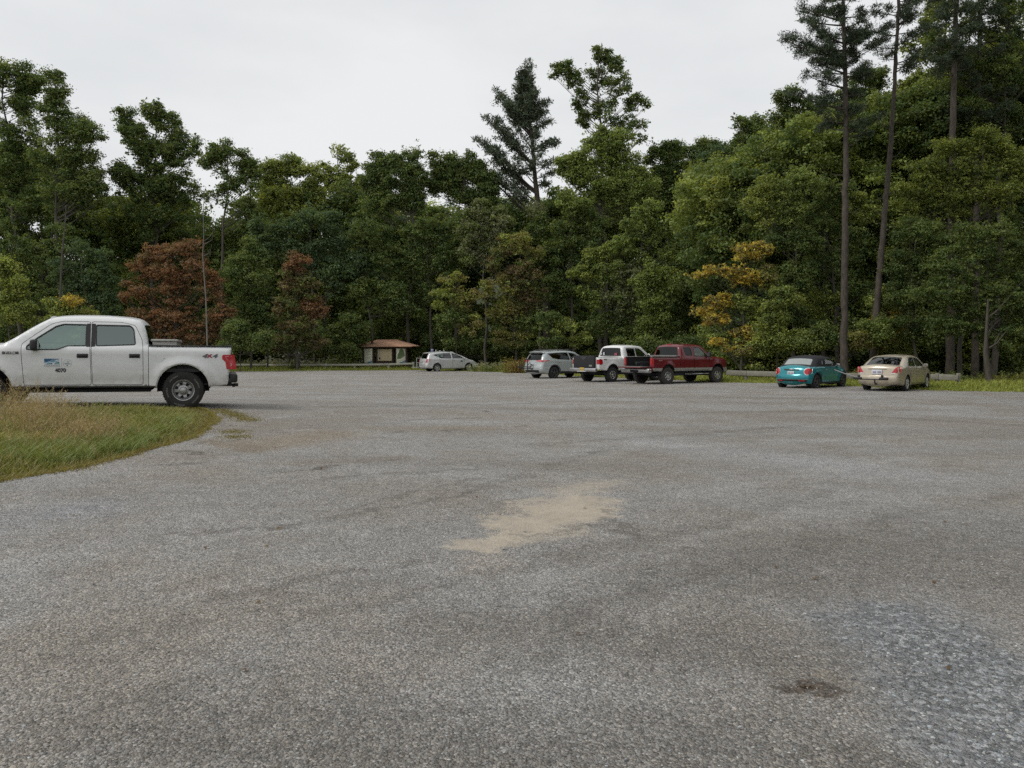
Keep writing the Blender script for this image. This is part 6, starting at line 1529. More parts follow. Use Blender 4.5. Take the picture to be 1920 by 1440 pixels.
# ------------------------------------------------------------------ white pickup with tailgate pad
def pickup_shell(root, L, Wd, axles, wr, zrail, xcab, roofz, PT, xws, hoodz, sill, arch, flare, doors, wins, paint_side=None, tail='tailgate', tum=0.26, zb=None, creases=()):
    x0 = 0.16
    runs = [(tail, 0.02, 0.06, [(x0 + .03, sill + 0.06), (x0 + 0.01, zrail - 0.35), (x0, zrail - 0.02), (x0 + 0.02, zrail + 0.01)]),
            ('open', 0.0, 0.05, [(1.0, zrail + 0.012), (xcab - 0.02, zrail + 0.012)]),
            ('body', 0.02, 0.08, [(xcab, zrail + 0.07)]),
            ('rear_window', 0.05, 0.10, [(xcab + 0.06, roofz - 0.22), (xcab + 0.09, roofz - 0.13)]),
            ('roof', 0.045, 0.12, [(xcab + 0.18, roofz - 0.04), (xcab + 0.40, roofz), (xcab + 1.0, roofz + 0.01), (xws - 0.72, roofz - 0.02), (xws - 0.58, roofz - 0.07)]),
            ('windshield', 0.10, 0.08, [(xws - 0.25, roofz - 0.35), (xws, hoodz + 0.02)]),
            ('hood', 0.06, 0.14, [(xws + 0.3, hoodz - 0.01), (L - 0.35, hoodz - 0.08), (L - 0.14, hoodz - 0.15)]),
            ('grille', 0.08, 0.12, [(L - 0.10, hoodz - 0.35), (L - 0.09, 0.80)]),
            ('front_bumper', 0.10, 0.14, [(L, 0.74), (L, 0.58), (L - 0.12, 0.52), (L - 0.4, 0.50)])]
    c = Car(root, L, Wd, runs, axles, wr, arch, sill, zb or zrail - 0.05, tum=tum, taper=(0.03, 0.5, 0.12, 0.9), flare=flare, grid=0.09, mats=dict(windshield=GLASS, rear_window=GLASS_D, grille=BLACKP, front_bumper=CHROME, pillar=PT), creases=creases)
    bed = [(-0.1, zrail + 0.02), (-0.1, 0.2), (xcab - 0.02, 0.2), (xcab - 0.02, zrail + 0.02)]
    c.shell([('bed', bed, 0.010, PT)] + doors, wins, PT)
    return c
def white_pickup():
    root = empty('pickup_truck', label='white extended cab pickup with black padded tailgate between the suv and the red pickup', cat='pickup truck')
    PT = simple('white_paint_far', (0.78, 0.78, 0.77), 0.32, coat=0.5, var=0.02, dirt=0.35)
    w1 = roundpoly([(2.42, 1.36), (3.08, 1.36), (3.08, 1.80), (2.42, 1.80)], 0.04)
    w2 = roundpoly([(3.15, 1.36), (3.92, 1.34), (3.98, 1.40), (3.62, 1.72), (3.45, 1.80), (3.15, 1.80)], 0.04)
    fd = roundpoly([(3.12, 0.66), (4.16, 0.66), (4.18, 1.32), (3.70, 1.76), (3.50, 1.86), (3.12, 1.86)], 0.04)
    rd = roundpoly([(2.36, 0.66), (3.105, 0.66), (3.105, 1.86), (2.36, 1.86)], 0.04)
    c = pickup_shell(root, 5.6, 0.99, (1.22, 4.74), 0.40, 1.30, 2.10, 1.93, PT, 4.35, 1.34, 0.62, (0.47, 0.50), 0.045, [('rear_door', rd, 0.009, PT), ('front_door', fd, 0.009, PT)], [(w1, GLASS_D), (w2, GLASS)])
    for sd in (1, -1): c.patch(roundpoly([(0.17, 0.98), (0.17, 1.20), (0.30, 1.24), (0.42, 1.18), (0.46, 1.05), (0.42, 0.95), (0.28, 0.93)], 0.04), sd, 0.012, 'tail_lamp', REDL, which=sd)
    c.end_patch([(0.83, 0.96), (0.99, 0.96), (0.99, 1.20), (0.83, 1.20)], 0.01, 'tail_lamp_rear', REDL, crown=0.02, r=0.06, mirror=True)
    c.cabin(2.4, 4.15, 0.72, rows=(2.45, 3.3)); c.wheels(0.40, 0.27, 0.22, ('alloy', 5, False), RUBBER, ALLOY, -0.01)
    ob = c.finish(); bed_box(root, c, 0.22, 2.05, 0.82, 1.29, BLACKP)
    pad = MB(); pad.rbox(0.10, 0, 1.06, 0.15, 1.56, 0.66, 0.06, seg=3); pad.rbox(0.20, 0, 1.37, 0.32, 1.54, 0.07, 0.03); pad.build('tailgate_pad', CLOTHTOP, root)
    m = MB(); m.prism([(0.10, 1.33), (0.10, 1.33)], 0, 0) if False else None
    q = MB(); q.prism([(-0.30, 1.36), (0.30, 1.36), (0.0, 1.16)], 0.018, 0.026, axis='x'); q.build('pad_flap', simple('pad_fold', (0.05, 0.05, 0.055), 0.8), root, smooth=0)
    MB().rbox(0.018, -0.52, 0.88, 0.006, 0.22, 0.09, 0.002).build('pad_label', simple('pad_label_grey', (0.22, 0.23, 0.2), 0.6), root)
    m = MB(); m.rbox(0.02, 0, 0.66, 0.20, 1.92, 0.20, 0.05, seg=3); o = m.build('rear_bumper', simple('dull_chrome', (0.45, 0.45, 0.45), 0.28, 0.85, var=0.15), root)
    plate_box(root, -0.09, 0.70, PLATE_Y, 0.31, 0.16); MB().rbox(-0.10, 0.02, 0.585, 0.03, 0.62, 0.035, 0.01).build('plate_light_bar', simple('white_plastic', (0.7, 0.7, 0.7), 0.5), root)
    m = MB(); m.box(0.1, 0.4, -0.06, 0.06, 0.42, 0.52); m.tube([(0.02, 0.05, 0.44), (0.4, 0.05, 0.44)], 0.05, 8); m.build('tow_hitch', DARKIN, root)
    rw = ob['rear_window'][0]
    for nm, yc, zc, a, b, mt in [('window_sticker', -0.42, 1.48, 0.20, 0.12, simple('sticker_red', (0.40, 0.10, 0.12), 0.6)), ('window_sticker', 0.45, 1.50, 0.11, 0.15, PLATE_W), ('window_sticker', 0.66, 1.50, 0.13, 0.10, PLATE_W)]:
        MB().box(2.055, 2.062, yc - a/2, yc + a/2, zc - b/2, zc + b/2).build(nm, mt, rw, smooth=0)
    mirror_pair(root, 4.02, 0.90, 1.40, CHROME, 0.12, 0.2, 0.2, 0.06)
    drs = ob['rear_door'] + ob['front_door']; handle(drs, c, 3.22, 1.18, PT, 0.18, 0.06, sides=(1, -1))
    yy = -(float(c.y([(0.62, 1.2)])[0]) + 0.004); bd = [o for o in ob['bed'] if o.bound_box[0][1] < -0.2][0]
    text_obj('4x4', 0.13, INK, bd, (0.66, yy, 1.21), (PI / 2, 0, 0), bold=0.004, sx=1.15)
    place_car(root, rad(40), (1.22, -0.99, 0), tuple(at(1149, 716, 40.5).xy) + (0.0,))
white_pickup()

def red_pickup():
    root = empty('pickup_truck', label='dark red extended cab pickup with silver lower panels and its tailgate down', cat='pickup truck')
    m, n, l = new_mat('two_tone_red_paint')
    o = n.new('ShaderNodeOutputMaterial'); p = n.new('ShaderNodeBsdfPrincipled'); p.inputs['Roughness'].default_value = 0.28; p.inputs['Coat Weight'].default_value = 0.6
    t = n.new('ShaderNodeTexCoord'); sx = n.new('ShaderNodeSeparateXYZ'); l.new(t.outputs['Object'], sx.inputs[0])
    gt = n.new('ShaderNodeMath'); gt.operation = 'GREATER_THAN'; gt.inputs[1].default_value = 0.81; l.new(sx.outputs['Z'], gt.inputs[0])
    mx = n.new('ShaderNodeMix'); mx.data_type = 'RGBA'; mx.inputs['A'].default_value = (0.30, 0.285, 0.26, 1); mx.inputs['B'].default_value = (0.135, 0.007, 0.013, 1)
    l.new(gt.outputs[0], mx.inputs['Factor']); l.new(mx.outputs['Result'], p.inputs['Base Color']); l.new(p.outputs[0], o.inputs['Surface'])
    PT = m; RED = simple('red_paint', (0.135, 0.007, 0.013), 0.28, coat=0.6, var=0.05)
    w1 = roundpoly([(2.52, 1.42), (2.98, 1.42), (2.98, 1.83), (2.44, 1.83)], 0.04)
    w2 = roundpoly([(3.16, 1.38), (3.98, 1.36), (4.08, 1.40), (3.74, 1.74), (3.60, 1.83), (3.14, 1.83)], 0.04)
    fd = roundpoly([(3.07, 0.70), (4.16, 0.70), (4.20, 1.34), (3.84, 1.76), (3.66, 1.89), (3.07, 1.89)], 0.04)
    rd = roundpoly([(2.36, 0.70), (3.055, 0.70), (3.055, 1.89), (2.32, 1.89)], 0.04)
    c = pickup_shell(root, 5.75, 1.015, (1.22, 4.80), 0.42, 1.33, 2.12, 1.97, PT, 4.42, 1.36, 0.64, (0.48, 0.52), 0.05, [('rear_door', rd, 0.009, PT), ('front_door', fd, 0.009, PT)], [(w1, GLASS_D), (w2, GLASS)], tail='open')
    for sd in (1, -1):
        c.patch(roundpoly([(0.17, 0.90), (0.16, 1.28), (0.24, 1.30), (0.26, 0.92)], 0.03), sd, 0.010, 'tail_lamp', REDL, which=sd)
    c.end_patch([(0.86, 0.88), (1.01, 0.88), (1.01, 1.30), (0.86, 1.30)], 0.012, 'tail_lamp_rear', REDL, crown=0.0, r=0.06, mirror=True)
    c.cabin(2.5, 4.2, 0.75, rows=(2.5, 3.35)); c.wheels(0.42, 0.27, 0.215, ('alloy', 6, False), RUBBER_D, ALLOY, -0.01)
    ob = c.finish(); bed_box(root, c, 0.20, 2.08, 0.86, 1.32, BLACKP)
    m = MB(); 
    for sd in (1, -1): m.box(0.16, 0.22, sd * 0.84, sd * 0.985, 0.70, 1.33)
    m.box(0.16, 0.26, -0.98, 0.98, 0.66, 0.855); m.build('bed_end', RED, root)
    tg = MB(); tg.rbox(-0.14, 0, 0.845, 0.62, 1.62, 0.05, 0.02); tg.rbox(-0.14, 0, 0.882, 0.56, 1.56, 0.02, 0.008, 1); tg.build('tailgate', [RED, simple('bed_liner_grey', (0.19, 0.18, 0.17), 0.7)], root)
    m = MB(); m.rbox(0.04, 0, 0.68, 0.24, 1.98, 0.21, 0.05, seg=3); m.build('rear_bumper', MATS['dull_chrome'], root)
    m = MB(); m.box(-0.10, 0.4, -0.09, 0.09, 0.46, 0.58); m.rbox(-0.10, 0, 0.66, 0.08, 0.5, 0.12, 0.02); m.build('tow_hitch', DARKIN, root)
    # folded bed cover on the rails
    m = MB(); m.rbox(1.98, 0, 1.40, 0.30, 1.86, 0.07, 0.025); m.build('bed_cover', simple('grey_vinyl_cover', (0.20, 0.19, 0.18), 0.6), root)
    for sd in (1, -1): MB().rbox(1.05, sd * 0.955, 1.352, 1.72, 0.07, 0.028, 0.010).build('bed_rail', simple('grey_vinyl_cover', (0.2, 0.19, 0.18)), root)
    for sd in (1, -1): 
        m = MB(); m.rbox(3.25, sd * 0.98, 0.50, 1.75, 0.16, 0.05, 0.02)
        for xx in (2.6, 3.3, 3.9): m.tube([(xx, sd * 0.95, 0.50), (xx, sd * 0.75, 0.62)], 0.02, 6)
        m.build('running_board', CHROME, root)
    mirror_pair(root, 4.06, 0.92, 1.46, BLACKP, 0.13, 0.2, 0.26, 0.08)
    for sd in (1, -1): MB().rbox(4.80, sd * 0.985, 1.02, 0.98, 0.05, 0.06, 0.02)
    drs = ob['rear_door'] + ob['front_door']; handle(drs, c, 3.17, 1.20, BLACKP, 0.17, 0.06)
    MB().rbox(2.32, 0, 1.985, 0.10, 0.28, 0.04, 0.015).build('brake_light', REDL, root)
    yy = -(float(c.y([(0.70, 1.2)])[0]) + 0.004); bd = [o for o in ob['bed'] if o.bound_box[0][1] < -0.2][0]
    text_obj('4x4', 0.12, simple('faded_decal', (0.40, 0.22, 0.20), 0.5), bd, (0.68, yy, 1.18), (PI / 2, 0, 0), bold=0.003, sx=1.3, shear=0.2)
    place_car(root, rad(34), (1.22, -1.015, 0), tuple(at(1252.5, 722, 37.9).xy) + (0.0,))
red_pickup()

# ------------------------------------------------------------------ turquoise soft top
def soft_top_car():
    root = empty('convertible', label='small turquoise convertible with a black canvas roof parked by the pine foot', cat='car')
    PT = simple('turquoise_paint', (0.007, 0.235, 0.275), 0.25, 0.35, coat=0.8, var=0.04)
    runs = [('rear_bumper', 0.10, 0.20, [(0.12, 0.24), (0.02, 0.34), (0.0, 0.52), (0.04, 0.62)]),
            ('trunk_lid', 0.09, 0.17, [(0.08, 0.80), (0.16, 0.93), (0.36, 0.965)]),
            ('soft_top', 0.05, 0.14, [(0.44, 0.98), (0.50, 1.03)]),
            ('rear_window', 0.05, 0.14, [(0.66, 1.16), (0.80, 1.28)]),
            ('soft_top', 0.05, 0.16, [(0.95, 1.36), (1.3, 1.405), (1.75, 1.41), (2.05, 1.375), (2.15, 1.35)]),
            ('windshield', 0.10, 0.08, [(2.38, 1.18), (2.62, 0.99)]),
            ('hood', 0.06, 0.18, [(3.0, 0.94), (3.4, 0.86), (3.65, 0.76)]),
            ('front_bumper', 0.12, 0.20, [(3.80, 0.60), (3.85, 0.42), (3.82, 0.26), (3.5, 0.20)])]
    c = Car(root, 3.85, 0.8635, runs, (0.66, 3.155), 0.31, (0.365, 0.325), 0.20, 0.94, tum=0.22, taper=(0.09, 0.8, 0.16, 0.9), flare=0.03, grid=0.08, mats=dict(windshield=GLASS, rear_window=simple('pale_rear_screen', (0.30, 0.33, 0.32), 0.12, coat=0.8, var=0.1), soft_top=CLOTHTOP, pillar=CLOTHTOP))
    fd = [(1.40, 0.28), (2.52, 0.28), (2.62, 0.55), (2.66, 0.93), (1.32, 0.93)]
    st = [(0.30, 0.955), (2.72, 0.955), (2.42, 1.22), (2.16, 1.5), (0.2, 1.5)]
    w2 = roundpoly([(1.45, 0.985), (2.50, 0.985), (2.14, 1.29), (1.98, 1.33), (1.52, 1.34)], 0.03)
    w1 = roundpoly([(1.10, 0.985), (1.38, 0.985), (1.40, 1.30), (1.15, 1.22)], 0.03)
    c.shell([('soft_top', st, 0, CLOTHTOP), ('door', fd, 0.008, PT)], [(w1, GLASS_D), (w2, GLASS)], PT)
    ov = lambda yc, zc, a, b: [(yc + a * math.cos(k * PI / 12), zc + b * math.sin(k * PI / 12)) for k in range(24)]
    def clampy(P): return [(min(p[0], 0.845), p[1]) for p in P]
    c.end_patch(clampy(ov(0.70, 0.76, 0.155, 0.165)), 0.010, 'lamp_ring', CHROME, crown=0.09, r=0.17, mirror=True)
    c.end_patch(clampy(ov(0.70, 0.76, 0.125, 0.135)), 0.024, 'tail_lamp', REDL, crown=0.09, r=0.17, mirror=True)
    c.end_patch([(-0.36, 0.86), (0.36, 0.86), (0.34, 0.80), (-0.34, 0.80)], 0.02, 'lid_grip', BLACKP, crown=0.09, r=0.17)
    c.end_patch([(-0.07, 0.845), (0.07, 0.845), (0.07, 0.875), (-0.07, 0.875)], 0.04, 'emblem', CHROME, crown=0.09, r=0.17)
    c.end_patch([(-0.66, 0.30), (0.66, 0.30), (0.70, 0.38), (0.4, 0.405), (-0.4, 0.405), (-0.70, 0.38)], 0.012, 'diffuser', BLACKP, crown=0.10, r=0.2)
    c.end_patch([(0.38, 0.325), (0.60, 0.335), (0.60, 0.375), (0.38, 0.375)], 0.03, 'reflector', REDL, crown=0.10, r=0.2, mirror=True)
    c.end_patch([(-0.72, 0.41), (0.72, 0.41), (0.72, 0.425), (-0.72, 0.425)], 0.018, 'bumper_line', CHROME, crown=0.10, r=0.2)
    for sd in (1, -1):
        c.patch([(1.0, 0.20), (2.82, 0.20), (2.82, 0.28), (1.02, 0.28)], sd, 0.008, 'sill_cladding', BLACKP)
        for ax in c.axles:
            ro = [(ax + 0.405 * math.cos(w), 0.325 + 0.405 * math.sin(w)) for w in np.linspace(-0.2, PI + 0.2, 22)]; ri = [(ax + 0.37 * math.cos(w), 0.325 + 0.37 * math.sin(w)) for w in np.linspace(PI + 0.2, -0.2, 22)]
            c.patch(ro + ri, sd, 0.008, 'arch_cladding', BLACKP, which=(sd, ax), spacing=0.3)
    c.cabin(1.5, 2.45, 0.30, rows=(1.15, 1.75)); c.wheels(0.31, 0.21, 0.215, ('alloy', 5, True), RUBBER, DARKALLOY, 0.0)
    ob = c.finish()
    m = MB(); m.tube([(0.0, 0.06, 0.31), (-0.06, 0.06, 0.31)], 0.04, 12); m.tube([(0.0, -0.06, 0.31), (-0.06, -0.06, 0.31)], 0.04, 12); m.build('exhaust', CHROME, root)
    plate_box(root, -0.055, 0.685, PLATE_W, 0.31, 0.155)
    mirror_pair(root, 2.40, 0.82, 1.02, CHROME, 0.11, 0.17, 0.13, 0.05)
    handle(ob['door'], c, 1.52, 0.83, CHROME, 0.15, 0.04)
    m = MB(); m.lathe([(0.001, 0.012), (0.06, 0.010), (0.07, 0.0)], 18, c=(0.83, -float(c.y([(0.83, 0.80)])[0]) - 0.002, 0.80)); m.build('fuel_cap', CHROME, root)
    place_car(root, rad(42), (0.66, -0.8635, 0), tuple(at(1532.4, 728, 33.6).xy) + (0.0,))
soft_top_car()

# ------------------------------------------------------------------ tan sedan
def tan_sedan():
    root = empty('sedan', label='tan four door sedan, rightmost of the parked vehicles', cat='car')
    PT = simple('champagne_paint', (0.50, 0.44, 0.34), 0.30, 0.25, coat=0.6, var=0.03, dirt=0.2)
    runs = [('rear_bumper', 0.08, 0.17, [(0.12, 0.28), (0.02, 0.38), (0.0, 0.58), (0.04, 0.64)]),
            ('trunk_lid', 0.07, 0.12, [(0.07, 0.80), (0.10, 0.98), (0.20, 1.035), (0.45, 1.05)]),
            ('trunk_lid', 0.05, 0.12, [(0.62, 1.055)]),
            ('rear_window', 0.06, 0.10, [(0.95, 1.23), (1.25, 1.375)]),
            ('roof', 0.045, 0.13, [(1.45, 1.43), (2.0, 1.462), (2.5, 1.45), (2.80, 1.39)]),
            ('windshield', 0.10, 0.08, [(3.2, 1.18), (3.5, 1.01)]),
            ('hood', 0.06, 0.16, [(3.9, 0.94), (4.3, 0.84), (4.5, 0.72)]),
            ('front_bumper', 0.12, 0.18, [(4.65, 0.55), (4.69, 0.42), (4.62, 0.26), (4.3, 0.23)])]
    c = Car(root, 4.69, 0.853, runs, (1.05, 3.67), 0.315, (0.365, 0.33), 0.24, 0.99, tum=0.28, taper=(0.07, 0.9, 0.15, 1.1), grid=0.08, mats=dict(windshield=GLASS, rear_window=glass('rear_screen', (0.35, 0.42, 0.42), 0.8), pillar=PT))
    rd = [(1.38, 0.62), (1.45, 0.32), (2.12, 0.32), (2.12, 1.00), (2.02, 1.40), (1.55, 1.37), (1.30, 1.02), (1.28, 0.78)]
    fd = [(2.135, 0.32), (3.12, 0.32), (3.22, 0.62), (3.26, 0.98), (2.88, 1.22), (2.62, 1.36), (2.035, 1.40), (2.135, 1.0)]
    w1 = roundpoly([(1.22, 1.03), (2.06, 1.01), (1.98, 1.385), (1.62, 1.37), (1.40, 1.30)], 0.04)
    w2 = roundpoly([(2.14, 1.01), (3.16, 1.005), (2.84, 1.20), (2.58, 1.33), (2.06, 1.385)], 0.02)
    c.shell([('rear_door', rd, 0.008, PT), ('front_door', fd, 0.008, PT)], [(w1, GLASS_D), (w2, GLASS_D)], PT)
    c.end_patch([(0.54, 0.765), (0.84, 0.765), (0.845, 1.00), (0.69, 1.00)], 0.010, 'tail_lamp', REDL, crown=0.07, r=0.14, mirror=True)
    c.end_patch([(0.50, 0.755), (0.53, 0.72), (0.70, 0.725), (0.64, 0.775)], 0.016, 'reversing_lens', WHITEL, crown=0.07, r=0.14, mirror=True)
    for sd in (1, -1): c.patch(roundpoly([(0.04, 0.78), (0.24, 0.79), (0.27, 0.98), (0.10, 1.0)], 0.02), sd, 0.006, 'tail_lamp_side', REDL, which=sd)
    c.end_patch([(-0.36, 0.915), (0.36, 0.915), (0.36, 0.93), (-0.36, 0.93)], 0.02, 'lid_trim', simple('dark_trim', (0.10, 0.09, 0.08), 0.5), crown=0.07, r=0.14)  # thin dark strip across the trunk lid
    c.cabin(1.55, 3.05, 0.36, rows=(1.5, 2.4)); c.wheels(0.315, 0.20, 0.205, ('alloy', 5, False), RUBBER, ALLOY, 0.01)
    ob = c.finish()
    plate_box(root, -0.045, 0.80, PLATE_W, 0.40, 0.19)
    mirror_pair(root, 3.05, 0.80, 1.04, PT, 0.12, 0.18, 0.14, 0.05)
    drs = ob['rear_door'] + ob['front_door']; handle(drs, c, 1.48, 0.87, PT, 0.17, 0.05); handle(drs, c, 2.34, 0.865, PT, 0.17, 0.05)
    m = MB(); m.rbox(0.35, 0, 0.28, 0.5, 1.3, 0.10, 0.03); m.build('rear_valance', DARKIN, root)
    place_car(root, rad(46), (1.05, -0.853, 0), tuple(at(1702, 731.5, 31.4).xy) + (0.0,))
    r2 = empty('bike_rack', label='black bicycle rack on the tan sedan with one arm swung out to the left', cat='bicycle rack')
    m = MB(); m.tube([(0.15, 0, 0.30), (-0.20, 0, 0.32), (-0.24, 0, 0.42), (-0.26, 0, 0.52)], 0.03, 8); m.build('frame', BLACKP, r2)
    m = MB(); m.tube([(-0.28, -0.50, 0.50), (-0.28, 0.70, 0.50)], 0.022, 8)
    for yy in (-0.36, 0.66): m.rbox(-0.30, yy, 0.54, 0.14, 0.34, 0.10, 0.03, M=None)
    for yy in (-0.30, 0.60): m.rbox(-0.30, yy, 0.62, 0.08, 0.10, 0.13, 0.03)
    m.build('cross_tube', BLACKP, r2)
    MB().tube([(-0.30, 0.62, 0.56), (-0.36, 1.10, 0.70), (-0.42, 1.55, 0.87)], [0.026, 0.022, 0.018], 8).build('swing_arm', simple('dull_grey_metal', (0.25, 0.25, 0.25), 0.5, 0.4), r2)
    r2.location = root.location; r2.rotation_euler = root.rotation_euler
tan_sedan()
# ================================================================== kiosk, rails, signs
WOOD = simple('weathered_timber', (0.31, 0.295, 0.245), 0.9, var=0.25, scale=3, bump=0.5, bscale=20, stretch=(0.4, 3, 3))
WOODD = simple('dark_stained_timber', (0.055, 0.035, 0.022), 0.85, var=0.3, scale=4, bump=0.4, bscale=20, stretch=(3, 3, 0.4))
def kiosk():
    Y = 71.0; m_ = Y / FOC; c = at(726.5, 690, Y); root = empty('information_kiosk', (c.x, Y, 0), rz=rad(-3), label='open timber kiosk with red brown hipped roof and three boards beyond the lot', cat='kiosk')
    shg, n, l = new_mat('red_brown_shingle'); o = n.new('ShaderNodeOutputMaterial'); p = n.new('ShaderNodeBsdfPrincipled'); p.inputs['Roughness'].default_value = 0.9
    t = n.new('ShaderNodeTexCoord'); br = n.new('ShaderNodeTexBrick'); br.inputs['Scale'].default_value = 3.2; br.inputs['Color1'].default_value = (0.48, 0.29, 0.19, 1); br.inputs['Color2'].default_value = (0.42, 0.25, 0.165, 1); br.inputs['Mortar'].default_value = (0.28, 0.13, 0.09, 1); br.inputs['Mortar Size'].default_value = 0.015
    l.new(t.outputs['Object'], br.inputs['Vector']); nz_ = n.new('ShaderNodeTexNoise'); nz_.inputs['Scale'].default_value = 2; nz_.inputs['Detail'].default_value = 6; l.new(t.outputs['Object'], nz_.inputs['Vector'])
    mx = n.new('ShaderNodeMix'); mx.data_type = 'RGBA'; mx.blend_type = 'OVERLAY'; mx.inputs['Factor'].default_value = 0.4; l.new(br.outputs['Color'], mx.inputs['A']); l.new(nz_.outputs['Fac'], mx.inputs['B']); l.new(mx.outputs['Result'], p.inputs['Base Color']); l.new(p.outputs[0], o.inputs['Surface'])
    # roof: hipped, ridge along x
    z0, z1, zt = 2.02, 2.12, 2.66; hx, hy = 2.95, 1.7; rx = 0.98
    v = [(-hx+.35,-hy,z0),(hx-.35,-hy,z0),(hx,-.4,z0+.04),(hx,.6,z0+.04),(hx-.35,hy,z0),(-hx+.35,hy,z0),(-hx,.6,z0+.04),(-hx,-.4,z0+.04)]
    top = [(a, b, c_ + 0.07) for a, b, c_ in v]; R = [(-rx, 0, zt), (rx, 0, zt)]
    V = v + top + R; F = [(i, (i+1) % 8, 8 + (i+1) % 8, 8 + i) for i in range(8)] + [(8,9,17,16),(9,10,17),(10,11,17),(11,12,17),(12,13,16,17),(13,14,16),(14,15,16),(15,8,16), tuple(range(8))[::-1]]
    MB().add(V, F).build('roof', shg, root, smooth=0)
    MB().tube([(-rx, 0, zt + 0.01), (rx, 0, zt + 0.01)], 0.035, 6).build('ridge_cap', shg, root)
    m = MB(); m.box(-hx + .5, hx - .5, -1.35, -1.22, 1.88, 2.01); m.box(-hx + .5, hx - .5, 1.22, 1.35, 1.88, 2.01); m.build('beam', WOODD, root)
    for x, y in [(-1.98, -1.22), (-1.02, -1.1), (-0.74, -1.1), (0.74, -1.1), (1.02, -1.1), (2.02, -1.22), (-1.9, 1.0), (1.9, 1.0)]:
        MB().rbox(x, y, 0.98, 0.15, 0.15, 1.96, 0.012).build('post', WOODD, root)
    m = MB(); m.rbox(0, -1.09, 0.62, 1.45, 0.06, 0.22, 0.01); m.rbox(0, -1.09, 1.90, 1.45, 0.06, 0.16, 0.01); m.build('board_frame', WOODD, root)
    PLY = simple('tan_plywood_board', (0.66, 0.55, 0.35), 0.8, var=0.12, scale=3)
    b = MB().rbox(0.0, -1.11, 1.28, 1.30, 0.04, 1.05, 0.008).build('notice_board', PLY, root)
    MB().rbox(-0.52, -1.135, 1.30, 0.20, 0.008, 1.0, 0.002).build('paper', simple('pale_paper', (0.45, 0.42, 0.32), 0.7), b, smooth=0)
    MB().rbox(-0.46, -1.14, 0.98, 0.12, 0.02, 0.20, 0.01).build('leaflet_box', DARKIN, b)
    CREAM = simple('cream_panel', (0.75, 0.75, 0.60), 0.6, var=0.04); TEAL = simple('panel_teal', (0.03, 0.14, 0.19), 0.5); PBL = simple('panel_pale_blue', (0.40, 0.52, 0.56), 0.5); GRN = simple('panel_map_green', (0.15, 0.22, 0.08), 0.6, var=0.25, scale=5)
    for sx_, xc, ang in ((-1, -1.48, 16), (1, 1.50, -16)):
        M = Matrix.Translation((xc, -1.22, 1.22)) @ Matrix.Rotation(rad(ang) * -1, 4, 'Z')
        q = MB(); q.rbox(0, 0, 0, 0.82, 0.03, 1.42, 0.006, M=M); pn = q.build('map_panel', CREAM, root)
        M2 = M @ Matrix.Translation((0, -0.018, 0)); f = lambda pts, mt, d: MB().prism(pts, -0.003 - d, 0.0, axis='y', M=M2).build('panel_graphic', mt, pn, smooth=0)
        f([(-0.40, -0.70), (-0.05, -0.60), (0.22, -0.46), (0.40, -0.36), (0.40, -0.70)], TEAL, 0.0); f([(-0.02, -0.58), (0.18, -0.50), (0.40, -0.34), (0.40, -0.46), (0.2, -0.56)], PBL, 0.002); f([(0.1, -0.67), (0.40, -0.60), (0.40, -0.66), (0.2, -0.69)], PBL, 0.002)
        if sx_ == 1: f([(-0.36, -0.30), (-0.30, 0.10), (-0.18, 0.30), (-0.1, 0.62), (0.16, 0.60), (0.30, 0.30), (0.34, 0.0), (0.10, -0.16), (-0.10, -0.28)], GRN, 0.0)
        else:
            for k in range(3): f([(-0.30, 0.45 - 0.32 * k), (0.28, 0.45 - 0.32 * k), (0.28, 0.43 - 0.32 * k), (-0.30, 0.43 - 0.32 * k)], simple('panel_grey_rule', (0.34, 0.34, 0.27), 0.6), 0.0)
    MB().box(-2.2, 2.2, -1.6, 1.3, -0.02, 0.06).build('floor_slab', simple('concrete_slab', (0.32, 0.30, 0.27), 0.9), root, smooth=0)
    m = MB(); m.rbox(0.05, -0.95, 0.42, 1.1, 0.32, 0.05, 0.01); m.box(-0.4, -0.32, -1.05, -0.85, 0.05, 0.40); m.box(0.42, 0.50, -1.05, -0.85, 0.05, 0.40)
    r2 = empty('bench', root.location, rz=rad(-3), label='low grey bench in the middle of the timber kiosk', cat='bench')
    MB().rbox(0.05, -1.42, 0.42, 1.1, 0.32, 0.05, 0.01).build('seat', WOOD, r2)
    for x in (-0.38, 0.48): MB().box(x - .04, x + .04, -1.52, -1.32, 0.06, 0.40).build('leg', WOOD, r2)
kiosk()
def rail(name, label, pts, zt, th, tk, posts, mat, group=None):
    """pts: ground spots (Vector); a timber rail on posts"""
    o0 = pts[0]; root = empty(name, (o0.x, o0.y, 0), label=label, cat='rail', group=group)
    rr_ = random.Random(len(pts))
    for a, b, (za, zb_) in zip(pts[:-1], pts[1:], zip(zt[:-1], zt[1:])):
        d = (b - a); L = d.xy.length; ang = math.atan2(d.y, d.x); z_ = (za + zb_) / 2
        M = Matrix.Translation(((a.x + b.x) / 2 - o0.x, (a.y + b.y) / 2 - o0.y, z_ - th / 2)) @ Matrix.Rotation(ang, 4, 'Z') @ Matrix.Rotation(-math.atan2(zb_ - za, L), 4, 'Y')
        MB().rbox(0, 0, 0, L - 0.01, tk, th, 0.02, M=M).build('board', mat, root)
    for p_, z_ in posts:
        MB().rbox(p_.x - o0.x, p_.y - o0.y + 0.10, z_ / 2, 0.16, 0.14, z_, 0.02).build('post', mat, root)
G = lambda px, Y: Vector((at(px, 700, Y).x, Y, 0))
PALE = simple('pale_weathered_board', (0.44, 0.43, 0.36), 0.9, var=0.2, scale=2.5, bump=0.4, bscale=18, stretch=(0.5, 3, 3))
